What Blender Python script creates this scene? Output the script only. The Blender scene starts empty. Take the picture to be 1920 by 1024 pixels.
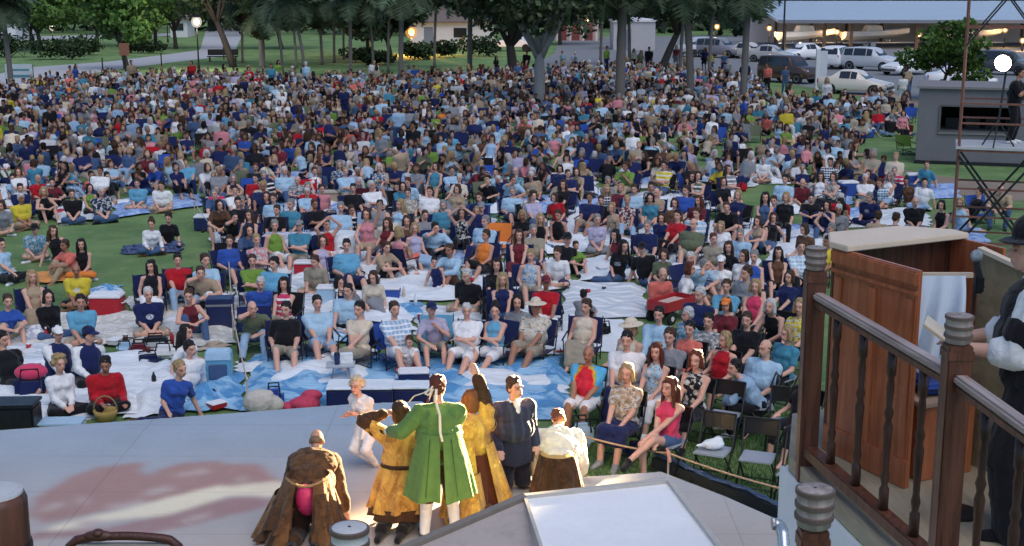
import bpy, bmesh, math, random, numpy as np
from mathutils import Vector, Matrix, Euler
random.seed(7); RNG = np.random.default_rng(11)
sc = bpy.context.scene
COL = sc.collection
PI = math.pi
# ------------------------------------------------------------------ camera
CAMZ = 6.3; TH = math.radians(12.12); FPX = 2500.0
cam = bpy.data.objects.new('camera', bpy.data.cameras.new('camera')); COL.objects.link(cam)
cam.location = (0, 0, CAMZ); cam.rotation_euler = (PI/2 - TH, 0, 0)
cam.data.sensor_width = 36; cam.data.lens = 36*FPX/1920; cam.data.clip_end = 6000; cam.data.clip_start = .1
sc.camera = cam
CT, ST = math.cos(TH), math.sin(TH)
def ray(px, py):
    x = (px-960)/FPX; y = (512-py)/FPX
    return np.array([x, CT + y*ST, -ST + y*CT])
def G(px, py, z=0.0):
    d = ray(px, py); t = (z-CAMZ)/d[2]
    return np.array([d[0]*t, d[1]*t, z])
def P(px, py, Y):
    d = ray(px, py); t = Y/d[1]
    return np.array([d[0]*t, Y, CAMZ + d[2]*t])
def proj(p):
    x, y, z = p[0], p[1], p[2]-CAMZ
    zc = y*CT - z*ST; yc = y*ST + z*CT
    return 960 + FPX*x/zc, 512 - FPX*yc/zc
# ------------------------------------------------------------------ objects
def tag(o, label=None, cat=None, group=None, kind=None):
    if label: o['label'] = label
    if cat: o['category'] = cat
    if group: o['group'] = group
    if kind: o['kind'] = kind
    return o
def link(o, parent=None):
    COL.objects.link(o)
    if parent is not None: o.parent = parent
    return o
def empty(name, loc=(0, 0, 0), rz=0, label=None, cat=None, group=None):
    o = bpy.data.objects.new(name, None); link(o); o.empty_display_size = .2
    o.location = tuple(loc); o.rotation_euler = (0, 0, rz)
    return tag(o, label, cat, group)
def obj(name, me, mat=None, parent=None, loc=(0, 0, 0), rot=(0, 0, 0), color=None):
    o = bpy.data.objects.new(name, me); link(o, parent)
    o.location = tuple(loc); o.rotation_euler = rot
    if mat is not None:
        if len(me.materials) == 0: me.materials.append(mat)
        else:
            o.material_slots[0].link = 'OBJECT'; o.material_slots[0].material = mat
    if color is not None: o.color = tuple(color[:3]) + (1,)
    return o
def children(o): return [c for c in o.children]
def copy_tree(o, parent=None):
    c = o.copy(); COL.objects.link(c); c.parent = parent
    for ch in list(o.children): copy_tree(ch, c)
    return c
# ------------------------------------------------------------------ mesh building
class MB:
    def __init__(s): s.V = []; s.F = []; s.n = 0
    def add(s, V, F):
        V = np.asarray(V, float).reshape(-1, 3)
        s.V.append(V); s.F += [tuple(i+s.n for i in f) for f in F]; s.n += len(V); return s
    def arrays(s): return (np.concatenate(s.V) if s.V else np.zeros((0, 3))), s.F
    def box(s, c, size, R=None, taper=1.0):
        sx, sy, sz = [v/2 for v in size]
        v = np.array([[-sx*1, -sy, -sz], [sx, -sy, -sz], [sx, sy, -sz], [-sx, sy, -sz],
                      [-sx*taper, -sy*taper, sz], [sx*taper, -sy*taper, sz], [sx*taper, sy*taper, sz], [-sx*taper, sy*taper, sz]])
        if R is not None: v = v @ np.asarray(R).T
        return s.add(v+np.asarray(c), [(3, 2, 1, 0), (4, 5, 6, 7), (0, 1, 5, 4), (1, 2, 6, 5), (2, 3, 7, 6), (3, 0, 4, 7)])
    def bar(s, a, b, w, h=None, up=(0, 0, 1)):
        a = np.asarray(a, float); b = np.asarray(b, float); h = h or w
        d = b-a; L = np.linalg.norm(d); d = d/L
        u = np.asarray(up, float)
        if abs(d @ u) > .98: u = np.array([0, 1., 0])
        x = np.cross(d, u); x /= np.linalg.norm(x); y = np.cross(x, d)
        R = np.stack([x, d, y], 1)
        return s.box((a+b)/2, (w, L, h), R)
    def cone(s, a, b, r0, r1, n=10, caps=True):
        a = np.asarray(a, float); b = np.asarray(b, float); d = b-a; d = d/np.linalg.norm(d)
        u = np.array([0, 0, 1.]) if abs(d[2]) < .9 else np.array([1., 0, 0])
        x = np.cross(d, u); x /= np.linalg.norm(x); y = np.cross(d, x)
        t = np.arange(n)*2*PI/n; c = np.cos(t)[:, None]*x+np.sin(t)[:, None]*y
        F = [(i, (i+1) % n, n+(i+1) % n, n+i) for i in range(n)]
        if caps: F += [tuple(range(n-1, -1, -1)), tuple(range(n, 2*n))]
        return s.add(np.concatenate([a+c*r0, b+c*r1]), F)
    def tube(s, pts, r, n=6):
        pts = [np.asarray(p, float) for p in pts]
        rr = r if hasattr(r, '__len__') else [r]*len(pts)
        V = []; prev = None
        for i, p in enumerate(pts):
            d = pts[min(i+1, len(pts)-1)]-pts[max(i-1, 0)]; d = d/(np.linalg.norm(d)+1e-9)
            if prev is None:
                u = np.array([0, 0, 1.]) if abs(d[2]) < .9 else np.array([1., 0, 0])
                x = np.cross(d, u)
            else: x = prev-d*(prev @ d)
            x = x/(np.linalg.norm(x)+1e-9); prev = x; y = np.cross(d, x)
            t = np.arange(n)*2*PI/n
            V.append(p+rr[i]*(np.cos(t)[:, None]*x+np.sin(t)[:, None]*y))
        F = []
        for k in range(len(pts)-1):
            for i in range(n):
                j = (i+1) % n; F.append((k*n+i, k*n+j, (k+1)*n+j, (k+1)*n+i))
        F += [tuple(range(n-1, -1, -1)), tuple(range((len(pts)-1)*n, len(pts)*n))]
        return s.add(np.concatenate(V), F)
    def lathe(s, prof, c=(0, 0, 0), n=16):
        t = np.arange(n)*2*PI/n; V = []
        for r, z in prof: V.append(np.stack([r*np.cos(t), r*np.sin(t), np.full(n, z)], 1))
        F = []
        for k in range(len(prof)-1):
            for i in range(n):
                j = (i+1) % n; F.append((k*n+i, k*n+j, (k+1)*n+j, (k+1)*n+i))
        F += [tuple(range(n-1, -1, -1)), tuple(range((len(prof)-1)*n, len(prof)*n))]
        return s.add(np.concatenate(V)+np.asarray(c), F)
    def ell(s, c, r, R=None, n=12, m=8):
        V = [[0, 0, -1]]
        for k in range(1, m):
            a = -PI/2+PI*k/m
            for i in range(n): V.append([math.cos(a)*math.cos(2*PI*i/n), math.cos(a)*math.sin(2*PI*i/n), math.sin(a)])
        V.append([0, 0, 1]); V = np.array(V)*np.asarray(r)
        if R is not None: V = V @ np.asarray(R).T
        F = [(0, 1+(i+1) % n, 1+i) for i in range(n)]
        for k in range(m-2):
            for i in range(n):
                j = (i+1) % n; F.append((1+k*n+i, 1+k*n+j, 1+(k+1)*n+j, 1+(k+1)*n+i))
        b = 1+(m-2)*n; top = len(V)-1
        F += [(b+i, b+(i+1) % n, top) for i in range(n)]
        return s.add(V+np.asarray(c), F)
    def prism(s, poly, z0, z1):
        n = len(poly); a = [(p[0], p[1], z0) for p in poly]; b = [(p[0], p[1], z1) for p in poly]
        return s.add(a+b, [tuple(range(n-1, -1, -1)), tuple(range(n, 2*n))]+[(i, (i+1) % n, n+(i+1) % n, n+i) for i in range(n)])
    def mesh(s, name, smooth=False, bevel=0):
        V, F = s.arrays(); me = bpy.data.meshes.new(name); me.from_pydata(V.tolist(), [], F); me.update()
        if bevel:
            bm = bmesh.new(); bm.from_mesh(me)
            es = [e for e in bm.edges if len(e.link_faces) == 2 and e.calc_face_angle(0) > .5]
            bmesh.ops.bevel(bm, geom=es, offset=bevel, segments=2, affect='EDGES', clamp_overlap=True)
            bm.to_mesh(me); bm.free()
        if smooth: me.polygons.foreach_set('use_smooth', [True]*len(me.polygons))
        return me
    def build(s, name, mat, parent=None, smooth=False, bevel=0, loc=(0, 0, 0), color=None):
        return obj(name, s.mesh(name, smooth, bevel), mat, parent, loc, color=color)
def np_mesh(name, V, F, col=None, smooth=False):
    """fast mesh from arrays, F all of one size"""
    me = bpy.data.meshes.new(name); k = F.shape[1]
    me.vertices.add(len(V)); me.vertices.foreach_set('co', V.astype(np.float32).ravel())
    me.loops.add(F.size); me.loops.foreach_set('vertex_index', F.astype(np.int32).ravel())
    me.polygons.add(len(F)); me.polygons.foreach_set('loop_start', (np.arange(len(F))*k).astype(np.int32))
    me.update(calc_edges=True); me.validate()
    if col is not None: set_col(me, col)
    if smooth: me.polygons.foreach_set('use_smooth', [True]*len(me.polygons))
    return me
def set_col(me, col, name='Col'):
    a = me.attributes.new(name, 'FLOAT_COLOR', 'POINT')
    c = np.ones((len(me.vertices), 4), np.float32); c[:, :3] = col
    a.data.foreach_set('color', c.ravel())
# ------------------------------------------------------------------ materials
class NT:
    def __init__(s, m): m.use_nodes = True; s.t = m.node_tree; s.t.nodes.clear()
    def n(s, typ, **kw):
        nd = s.t.nodes.new(typ)
        for k, v in kw.items():
            if k in nd.inputs.keys(): nd.inputs[k].default_value = v
            else: setattr(nd, k, v)
        return nd
    def l(s, a, b): s.t.links.new(a, b)
    def mix(s, a, b, fac, mode='MIX'):
        m = s.n('ShaderNodeMix', data_type='RGBA', blend_type=mode)
        for sock, v in ((m.inputs[0], fac), (m.inputs[6], a), (m.inputs[7], b)):
            if hasattr(v, 'is_linked'): s.l(v, sock)
            elif isinstance(v, (int, float)): sock.default_value = v
            else: sock.default_value = tuple(v[:3])+(1,)
        return m.outputs[2]
    def ramp(s, x, stops):
        r = s.n('ShaderNodeValToRGB'); s.l(x, r.inputs[0]); e = r.color_ramp.elements
        while len(e) < len(stops): e.new(.5)
        for k, (p, c) in enumerate(stops):
            e[k].position = p; e[k].color = (c, c, c, 1) if isinstance(c, (int, float)) else tuple(c)+(1,)
        return r.outputs[0]
    def noise(s, co, scale, detail=4, rough=.6, dist=0):
        n = s.n('ShaderNodeTexNoise', Scale=scale, Detail=detail, Roughness=rough, Distortion=dist)
        if co is not None: s.l(co, n.inputs['Vector'])
        return n.outputs['Fac']
    def co(s, kind='Object', scale=None):
        c = s.n('ShaderNodeTexCoord').outputs[kind]
        if scale:
            m = s.n('ShaderNodeMapping'); m.inputs['Scale'].default_value = scale; s.l(c, m.inputs['Vector']); c = m.outputs[0]
        return c
    def finish(s, base, rough=.7, bump=None, bstr=.3, bdist=.01, metal=0, spec=.4, emis=None, estr=0, sheen=0, trans=0):
        b = s.n('ShaderNodeBsdfPrincipled')
        if hasattr(base, 'is_linked'): s.l(base, b.inputs['Base Color'])
        else: b.inputs['Base Color'].default_value = tuple(base[:3])+(1,)
        if hasattr(rough, 'is_linked'): s.l(rough, b.inputs['Roughness'])
        else: b.inputs['Roughness'].default_value = rough
        b.inputs['Metallic'].default_value = metal; b.inputs['Specular IOR Level'].default_value = spec
        if sheen: b.inputs['Sheen Weight'].default_value = sheen
        if trans: b.inputs['Transmission Weight'].default_value = trans
        if emis is not None: b.inputs['Emission Color'].default_value = tuple(emis)+(1,); b.inputs['Emission Strength'].default_value = estr
        if bump is not None:
            bp = s.n('ShaderNodeBump', Strength=bstr, Distance=bdist); s.l(bump, bp.inputs['Height']); s.l(bp.outputs[0], b.inputs['Normal'])
        o = s.n('ShaderNodeOutputMaterial'); s.l(b.outputs[0], o.inputs[0])
_mats = {}
def M(name, c, rough=.65, var=.18, scale=6, bump=.15, metal=0, spec=.4, kind='Object', stretch=None, emis=None, estr=0, bd=.01):
    if name in _mats: return _mats[name]
    m = bpy.data.materials.new(name); t = NT(m); co = t.co(kind, stretch)
    f = t.noise(co, scale, 5); f2 = t.noise(co, scale*7, 3)
    a = t.mix([v*(1-var) for v in c], [min(1, v*(1+var)) for v in c], f)
    a = t.mix(a, [v*(1-var) for v in c], t.ramp(f2, [(.5, 0.), (.75, .5)]))
    t.finish(a, rough, f2, bump, bd, metal, spec, emis, estr)
    _mats[name] = m; return m
def emat(name, c, s):
    if name in _mats: return _mats[name]
    m = bpy.data.materials.new(name); NT(m).finish((.8, .8, .8), .4, emis=c, estr=s); _mats[name] = m; return m
def cloth_mat(name, pattern=None, second=(.8, .8, .8), scale=20, fold=1.0):
    m = bpy.data.materials.new(name); t = NT(m); co = t.co('Object')
    base = t.n('ShaderNodeObjectInfo').outputs['Color']
    if pattern == 'floral':
        v = t.noise(co, scale, 3, .5); base = t.mix(base, second, t.ramp(v, [(.5, 0.), (.56, 1.)]))
        v = t.noise(co, scale*1.7, 2, .5, 1.); base = t.mix(base, (.02, .03, .06), t.ramp(v, [(.58, 0.), (.63, .8)]))
    elif pattern == 'brocade':
        v = t.noise(t.co('Object', (5, 5, 2.2)), 1, 5, .6, 1.5); base = t.mix(base, second, t.ramp(v, [(.40, 0.), (.66, .85)])); v = t.noise(co, 34, 2, .5, .6); base = t.mix(base, (.9, .62, .2) if second[0] > .2 else (.16, .08, .03), t.ramp(v, [(.56, 0.), (.64, .35)]))
    elif pattern in ('check', 'stripe', 'vstripe'):
        sx = t.n('ShaderNodeSeparateXYZ'); t.l(co, sx.inputs[0])
        def wave(o):
            a = t.n('ShaderNodeMath', operation='MULTIPLY'); t.l(o, a.inputs[0]); a.inputs[1].default_value = scale*6.28
            b = t.n('ShaderNodeMath', operation='SINE'); t.l(a.outputs[0], b.inputs[0]); return t.ramp(b.outputs[0], [(.35, 0.), (.6, 1.)])
        if pattern != 'vstripe': base = t.mix(base, second, wave(sx.outputs[2]))
        if pattern != 'stripe':
            base = t.mix(base, second, wave(sx.outputs[0]) if pattern == 'vstripe' else t.mix((0, 0, 0), (.5, .5, .5), wave(sx.outputs[0])))
    elif pattern == 'logo':
        mp = t.n('ShaderNodeMapping'); mp.inputs['Location'].default_value = second[:3]; t.l(co, mp.inputs[0]); mp.inputs['Scale'].default_value = (8, 0, 11)
        ln = t.n('ShaderNodeVectorMath', operation='LENGTH'); t.l(mp.outputs[0], ln.inputs[0])
        nz = t.noise(co, 45, 2)
        msk = t.n('ShaderNodeMath', operation='MULTIPLY'); t.l(t.ramp(ln.outputs['Value'], [(.45, 1.), (.6, 0.)]), msk.inputs[0]); t.l(t.ramp(nz, [(.42, 0.), (.5, 1.)]), msk.inputs[1])
        base = t.mix(base, (.6, .65, .7), msk.outputs[0])
    f = t.noise(co, 9, 4, .6, .8); f2 = t.noise(co, 260, 2)
    base = t.mix(base, t.mix((1-.3*fold,)*3, (1.12,)*3, f), 1.0, 'MULTIPLY')  # fold shade is multiplied into the cloth colour
    t.finish(base, .9, f, .55*fold, .03, 0, .15, sheen=.15)
    _mats[name] = m; return m
CLOTH = cloth_mat('woven_cloth'); FLORAL = cloth_mat('floral_cloth', 'floral', (.55, .55, .5), 16)
CHECK = cloth_mat('checked_cloth', 'check', (.75, .8, .85), 14); STRIPE = cloth_mat('striped_cloth', 'stripe', (.75, .72, .72), 9)
LOGO = cloth_mat('printed_cloth', 'logo', (0, 0, -.42*11)); LOGOC = cloth_mat('printed_cloth_chair', 'logo', (0, 0, -.78*11))
CLOTHS = {None: CLOTH, 'floral': FLORAL, 'check': CHECK, 'stripe': STRIPE, 'logo': LOGO}
def skin_mat():
    m = bpy.data.materials.new('skin'); t = NT(m); co = t.co()
    base = t.n('ShaderNodeObjectInfo').outputs['Color']
    at = t.n('ShaderNodeAttribute', attribute_name='tint')
    base = t.mix(base, at.outputs['Color'], 1., 'MULTIPLY')
    f = t.noise(co, 14, 3); base = t.mix(base, t.mix((.88, .84, .82), (1.06, 1.04, 1.03), f), 1., 'MULTIPLY')
    t.finish(base, .55, t.noise(co, 120, 2), .1, .003, 0, .35); return m
SKIN = skin_mat()
def hair_mat():
    m = bpy.data.materials.new('hair'); t = NT(m); co = t.co('Object', (90, 90, 12))
    base = t.n('ShaderNodeObjectInfo').outputs['Color']; f = t.noise(co, 1, 4, .7)
    base = t.mix(base, t.mix((.45,)*3, (1.35,)*3, f), 1., 'MULTIPLY'); t.finish(base, .55, f, .9, .012, 0, .3); return m
HAIR = hair_mat()
def vcol_mat(name, rough=.85, bump=.3, scale=20):
    m = bpy.data.materials.new(name); t = NT(m); co = t.co()
    at = t.n('ShaderNodeAttribute', attribute_name='Col'); f = t.noise(co, scale, 4)
    base = t.mix(at.outputs['Color'], t.mix((.72,)*3, (1.2,)*3, f), 1., 'MULTIPLY'); t.finish(base, rough, f, bump, .02, 0, .2); return m
CROWDM = vcol_mat('crowd_cloth_and_skin'); LEAFM = vcol_mat('leaves', .6, .1, 3)
OBJM = None
def objcol_mat(name, rough=.4, spec=.5, var=.15, scale=12):
    m = bpy.data.materials.new(name); t = NT(m); co = t.co()
    base = t.n('ShaderNodeObjectInfo').outputs['Color']; f = t.noise(co, scale, 5, .65)
    base = t.mix(base, t.mix((1-var,)*3, (1+var*.5,)*3, f), 1., 'MULTIPLY')
    r = t.ramp(f, [(.3, rough*.8), (.7, min(1, rough*1.3))]); t.finish(base, r, f, .05, .01, 0, spec); return m
PLASTIC = objcol_mat('moulded_plastic'); PAINT = objcol_mat('car_paint', .22, .6, .08, 3)
def wood_mat(name, dark, light, rough=.5, axis=2, scale=1.0):
    m = bpy.data.materials.new(name); t = NT(m)
    s = [26*scale]*3; s[axis] = 1.6*scale
    co = t.co('Object', tuple(s)); f = t.noise(co, 1, 6, .65, .6); g = t.noise(t.co(), 2.2, 4)
    base = t.mix(dark, light, t.ramp(f, [(.3, 0.), (.72, 1.)])); base = t.mix(base, t.mix((.7,)*3, (1.15,)*3, g), 1., 'MULTIPLY')
    t.finish(base, t.ramp(g, [(.3, rough*.8), (.7, rough*1.3)]), f, .25, .004, 0, .4); _mats[name] = m; return m
BLK = M('black_metal', (.012, .012, .014), .45, .3, 8); STEEL = M('grey_steel', (.35, .36, .38), .35, .2, 8, metal=.8)
RUBBER = M('black_rubber', (.015, .015, .015), .8); GLASS = M('dark_window_glass', (.02, .025, .03), .08, .2, 2, 0, spec=.8)
# ------------------------------------------------------------------ colours (linear)
C = dict(white=(.80, .80, .80), sky=(.38, .56, .70), teal=(.06, .24, .34), blue=(.03, .085, .36), navy=(.012, .02, .085), black=(.010, .010, .013),
         grey=(.24, .25, .27), tan=(.40, .30, .20), cream=(.66, .57, .44), red=(.44, .012, .022), pink=(.62, .24, .27), coral=(.66, .16, .12),
         orange=(.75, .21, .04), yellow=(.66, .52, .05), green=(.17, .30, .05), olive=(.13, .15, .09), maroon=(.15, .02, .03), brown=(.12, .06, .035),
         lavender=(.46, .42, .56), khaki=(.33, .29, .22), denim=(.06, .11, .22), paledenim=(.30, .44, .60), rose=(.60, .05, .12),
         silver=(.5, .52, .55), beige=(.5, .43, .33), aqua=(.13, .37, .54))
HC = dict(dark=(.012, .009, .008), brown=(.055, .028, .015), blond=(.36, .25, .12), white=(.55, .54, .52), auburn=(.10, .025, .012), grey=(.24, .23, .22))
SK = dict(l=(.62, .36, .27), m=(.50, .27, .19), t=(.34, .17, .11), d=(.10, .05, .035))
SRTM = bpy.data.scenes.new('workbench')
def remesh(V, F, voxel, sm=3, dec=None, name='m'):
    me = bpy.data.meshes.new('t'); me.from_pydata(np.asarray(V).tolist(), [], F)
    ob = bpy.data.objects.new('t', me); SRTM.collection.objects.link(ob)
    r = ob.modifiers.new('r', 'REMESH'); r.mode = 'VOXEL'; r.voxel_size = voxel; r.use_smooth_shade = True
    if sm: q = ob.modifiers.new('s', 'SMOOTH'); q.factor = .5; q.iterations = sm
    if dec: d = ob.modifiers.new('d', 'DECIMATE'); d.ratio = dec
    vl = SRTM.view_layers[0]; vl.update(); dg = vl.depsgraph
    me2 = bpy.data.meshes.new_from_object(ob.evaluated_get(dg)); me2.name = name
    bpy.data.objects.remove(ob); bpy.data.meshes.remove(me)
    me2.polygons.foreach_set('use_smooth', [True]*len(me2.polygons))
    return me2
def verts(me):
    a = np.zeros(len(me.vertices)*3, np.float32); me.vertices.foreach_get('co', a); return a.reshape(-1, 3)
# ------------------------------------------------------------------ human figures
def v3(*a): return np.array(a, float)
def unit(a): a = np.asarray(a, float); return a/(np.linalg.norm(a)+1e-9)
def ik(a, t, l1, l2, pole):
    a = np.asarray(a, float); t = np.asarray(t, float); d = t-a; L = np.linalg.norm(d)
    if L > (l1+l2)*.995: t = a+d/L*(l1+l2)*.995; d = t-a; L = np.linalg.norm(d)
    L = max(L, abs(l1-l2)+.02); u = d/(np.linalg.norm(d)+1e-9)
    x = (l1*l1-l2*l2+L*L)/(2*L); h = math.sqrt(max(0, l1*l1-x*x))
    p = np.asarray(pole, float); p = p-u*(p @ u); p = unit(p)
    return a+u*x+p*h, t
def rotm(yaw=0, pitch=0, roll=0):   # pitch>0 = nod down (towards -Y)
    return np.array(Euler((pitch, roll, yaw), 'XYZ').to_matrix())
# pose: pel, lean, hands(L=+x,R=-x), feet, arm poles, knee poles
D0 = dict(pel=(0, 0, .46), lean=-.12, roll=0, hy=0, hp=.05, turn=0)
def PO(**k): d = dict(D0); d.update(k); return d
LP = (.16, .5, -.5)      # elbow pole for +x arm (mirrored for -x)
POSES = {
 'lap': PO(h=[(.09, -.33, .55), (-.09, -.35, .54)], f=[(.11, -.55, .07), (-.13, -.5, .07)], k=[(.1, -1, .6), (-.1, -1, .6)], hy=.1),
 'arms': PO(h=[(-.10, -.20, .70), (.10, -.235, .66)], f=[(.12, -.6, .07), (-.1, -.52, .07)], k=[(.1, -1, .6), (-.1, -1, .6)], e=(.6, -.1, -.5)),
 'fwd': PO(lean=.5, hp=-.25, h=[(.04, -.50, .50), (-.05, -.49, .48)], f=[(.17, -.42, .07), (-.17, -.44, .07)], k=[(.4, -1, .5), (-.4, -1, .5)], e=(.6, -.2, -.3)),
 'xleg': PO(lean=-.1, h=[(-.06, -.36, .58), (.02, -.33, .55)], f=[(-.10, -.74, .36), (-.06, -.44, .07)], k=[(.05, -1, 1), (-.1, -1, .6)], hy=-.25),
 'chin': PO(lean=.28, hp=-.05, h=[(.03, -.26, .84), (-.10, -.33, .55)], f=[(.12, -.45, .07), (-.12, -.52, .07)], k=[(.1, -1, .6), (-.1, -1, .6)], e=(.2, -.5, -.7), hy=-.2),
 'recl': PO(lean=-.42, hp=.3, h=[(.28, -.12, .58), (-.28, -.14, .57)], f=[(.1, -.78, .08), (-.12, -.74, .08)], k=[(.1, -.5, 1), (-.1, -.5, 1)]),
 'ind': PO(pel=(0, 0, .13), lean=.1, h=[(.06, -.34, .22), (-.05, -.35, .21)], f=[(-.15, -.34, .06), (.15, -.28, .07)], k=[(1, -.5, .25), (-1, -.5, .25)], hp=-.02, hy=.12),
 'indl': PO(pel=(0, 0, .13), lean=-.15, roll=.12, h=[(.34, .16, .05), (-.12, -.36, .26)], f=[(-.15, -.34, .06), (.15, -.28, .07)], k=[(1, -.5, .25), (-1, -.5, .25)], hy=-.3),
 'knee': PO(pel=(0, 0, .13), lean=.12, h=[(.06, -.46, .38), (-.08, -.45, .36)], f=[(.11, -.54, .05), (-.12, -.48, .05)], k=[(.15, -.3, 1), (-.15, -.3, 1)], e=(.7, .1, -.3), hp=-.02),
 'ext': PO(pel=(0, 0, .13), lean=-.38, h=[(.3, .32, .04), (-.27, .34, .04)], f=[(.12, -.86, .08), (-.03, -.84, .1)], k=[(.2, 0, 1), (-.2, 0, 1)], e=(.3, .6, .2), hp=.2),
 'side': PO(pel=(0, 0, .13), lean=.02, roll=-.22, h=[(.12, -.28, .25), (-.42, .05, .04)], f=[(.52, -.12, .06), (.46, .06, .06)], k=[(-.3, -1, .1), (-.3, -1, .1)], hy=.15),
 'stand': PO(pel=(0, 0, .93), lean=.02, h=[(.25, -.08, .84), (-.25, -.06, .84)], f=[(.11, 0, .07), (-.11, .02, .07)], k=[(.05, -1, 0), (-.05, -1, 0)]),
 'raise': PO(lean=-.1, h=[(.10, -.06, 1.27), (-.10, -.05, 1.27)], f=[(.11, -.55, .07), (-.13, -.5, .07)], k=[(.1, -1, .6), (-.1, -1, .6)], e=(1, -.2, .1)),
 'wave': PO(lean=-.05, h=[(.34, -.2, 1.42), (-.10, -.33, .54)], f=[(.11, -.55, .07), (-.13, -.5, .07)], k=[(.1, -1, .6), (-.1, -1, .6)], e=(1, .2, -.3)),
 'kneel': PO(pel=(0, 0, .50), lean=.08, h=[(.22, -.2, .62), (-.2, -.24, .6)], f=[(.12, .42, .08), (-.1, .4, .08)], k=[(.05, -1, -.25), (-.05, -1, -.25)]),
 'bent': PO(pel=(0, 0, .48), lean=.8, h=[(.2, -.55, .3), (-.1, -.5, .32)], f=[(.12, .40, .08), (-.12, .38, .08)], k=[(.05, -1, -.3), (-.05, -1, -.3)], hp=.3),
 'lie': PO(pel=(0, 0, .12), lean=-1.1, hp=.75, h=[(.32, .2, .06), (-.1, .1, .32)], f=[(.12, -.6, .06), (-.1, -.8, .08)], k=[(.1, 0, 1), (-.1, 0, 1)]),
}
def _low():
    for n in ('lap', 'arms', 'fwd', 'xleg', 'chin', 'recl', 'raise', 'wave'):
        p = dict(POSES[n]); p['pel'] = (0, 0, .29); p['h'] = [(x, y-(.03 if z < .6 else 0), z-.17) for x, y, z in p['h']]; r = random.Random(n)
        p['f'] = [(x*1.1, min(y-.16, -.66)-r.uniform(-.03, .07), z if z > .2 else .07) for x, y, z in p['f']]; p['k'] = [(.12+r.uniform(-.1, .25), -.3, 1), (-.12-r.uniform(-.1, .25), -.3, 1)]; p['lean'] = p['lean']-.08
        POSES['low_'+n] = p
    for n, kw in (('lap', dict(hy=-.45, hp=.12, roll=.08, h=[(.16, -.30, .40), (-.20, -.16, .44)])), ('arms', dict(hy=.4, roll=-.06)), ('fwd', dict(hy=.35, lean=.62, h=[(.10, -.44, .40), (-.02, -.34, .78)])), ('recl', dict(hy=-.3, roll=.1, h=[(.30, -.10, .40), (-.10, -.28, .42)])), ('chin', dict(hy=.35, roll=-.12))):
        p = dict(POSES['low_'+n]); p.update(kw); POSES['low_'+n+'_b'] = p
    for n, kw in (('lap', dict(hy=-.4, hp=.12, roll=.07, h=[(.17, -.30, .56), (-.20, -.20, .60)])), ('fwd', dict(hy=.4, lean=.6)), ('ind', dict(hy=-.4, lean=.28, hp=.1, roll=.06, h=[(.25, -.36, .2), (-.10, -.40, .24)])), ('knee', dict(hy=-.35, lean=.2, roll=-.06, f=[(.16, -.62, .05), (-.1, -.42, .05)])), ('side', dict(hy=-.4, lean=.1)), ('ext', dict(hy=.4, lean=-.5, hp=.3)), ('indl', dict(hy=.35, lean=.05))):
        p = dict(POSES[n]); p.update(kw); POSES[n+'_b'] = p
_low()
CHAIRPOSE = {'lap', 'arms', 'fwd', 'xleg', 'chin', 'recl', 'raise', 'wave'}
BUILDS = dict(m=dict(sh=.195, ch=(.178, .125), be=(.172, .13), hi=(.172, .125), ar=(.057, .046, .033), lg=(.082, .058, .042), bust=0),
              b=dict(sh=.21, ch=(.195, .145), be=(.21, .175), hi=(.18, .135), ar=(.06, .048, .032), lg=(.095, .065, .045), bust=0),
              f=dict(sh=.165, ch=(.148, .11), be=(.13, .105), hi=(.168, .125), ar=(.046, .038, .028), lg=(.082, .053, .037), bust=1),
              g=dict(sh=.17, ch=(.155, .125), be=(.155, .13), hi=(.18, .14), ar=(.052, .042, .028), lg=(.095, .062, .042), bust=1))
for _b in BUILDS.values():
    for _k, _f in (('ch', 1.09), ('be', 1.10), ('hi', 1.06), ('ar', 1.10), ('lg', 1.06)): _b[_k] = tuple(v*_f for v in _b[_k])
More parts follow.
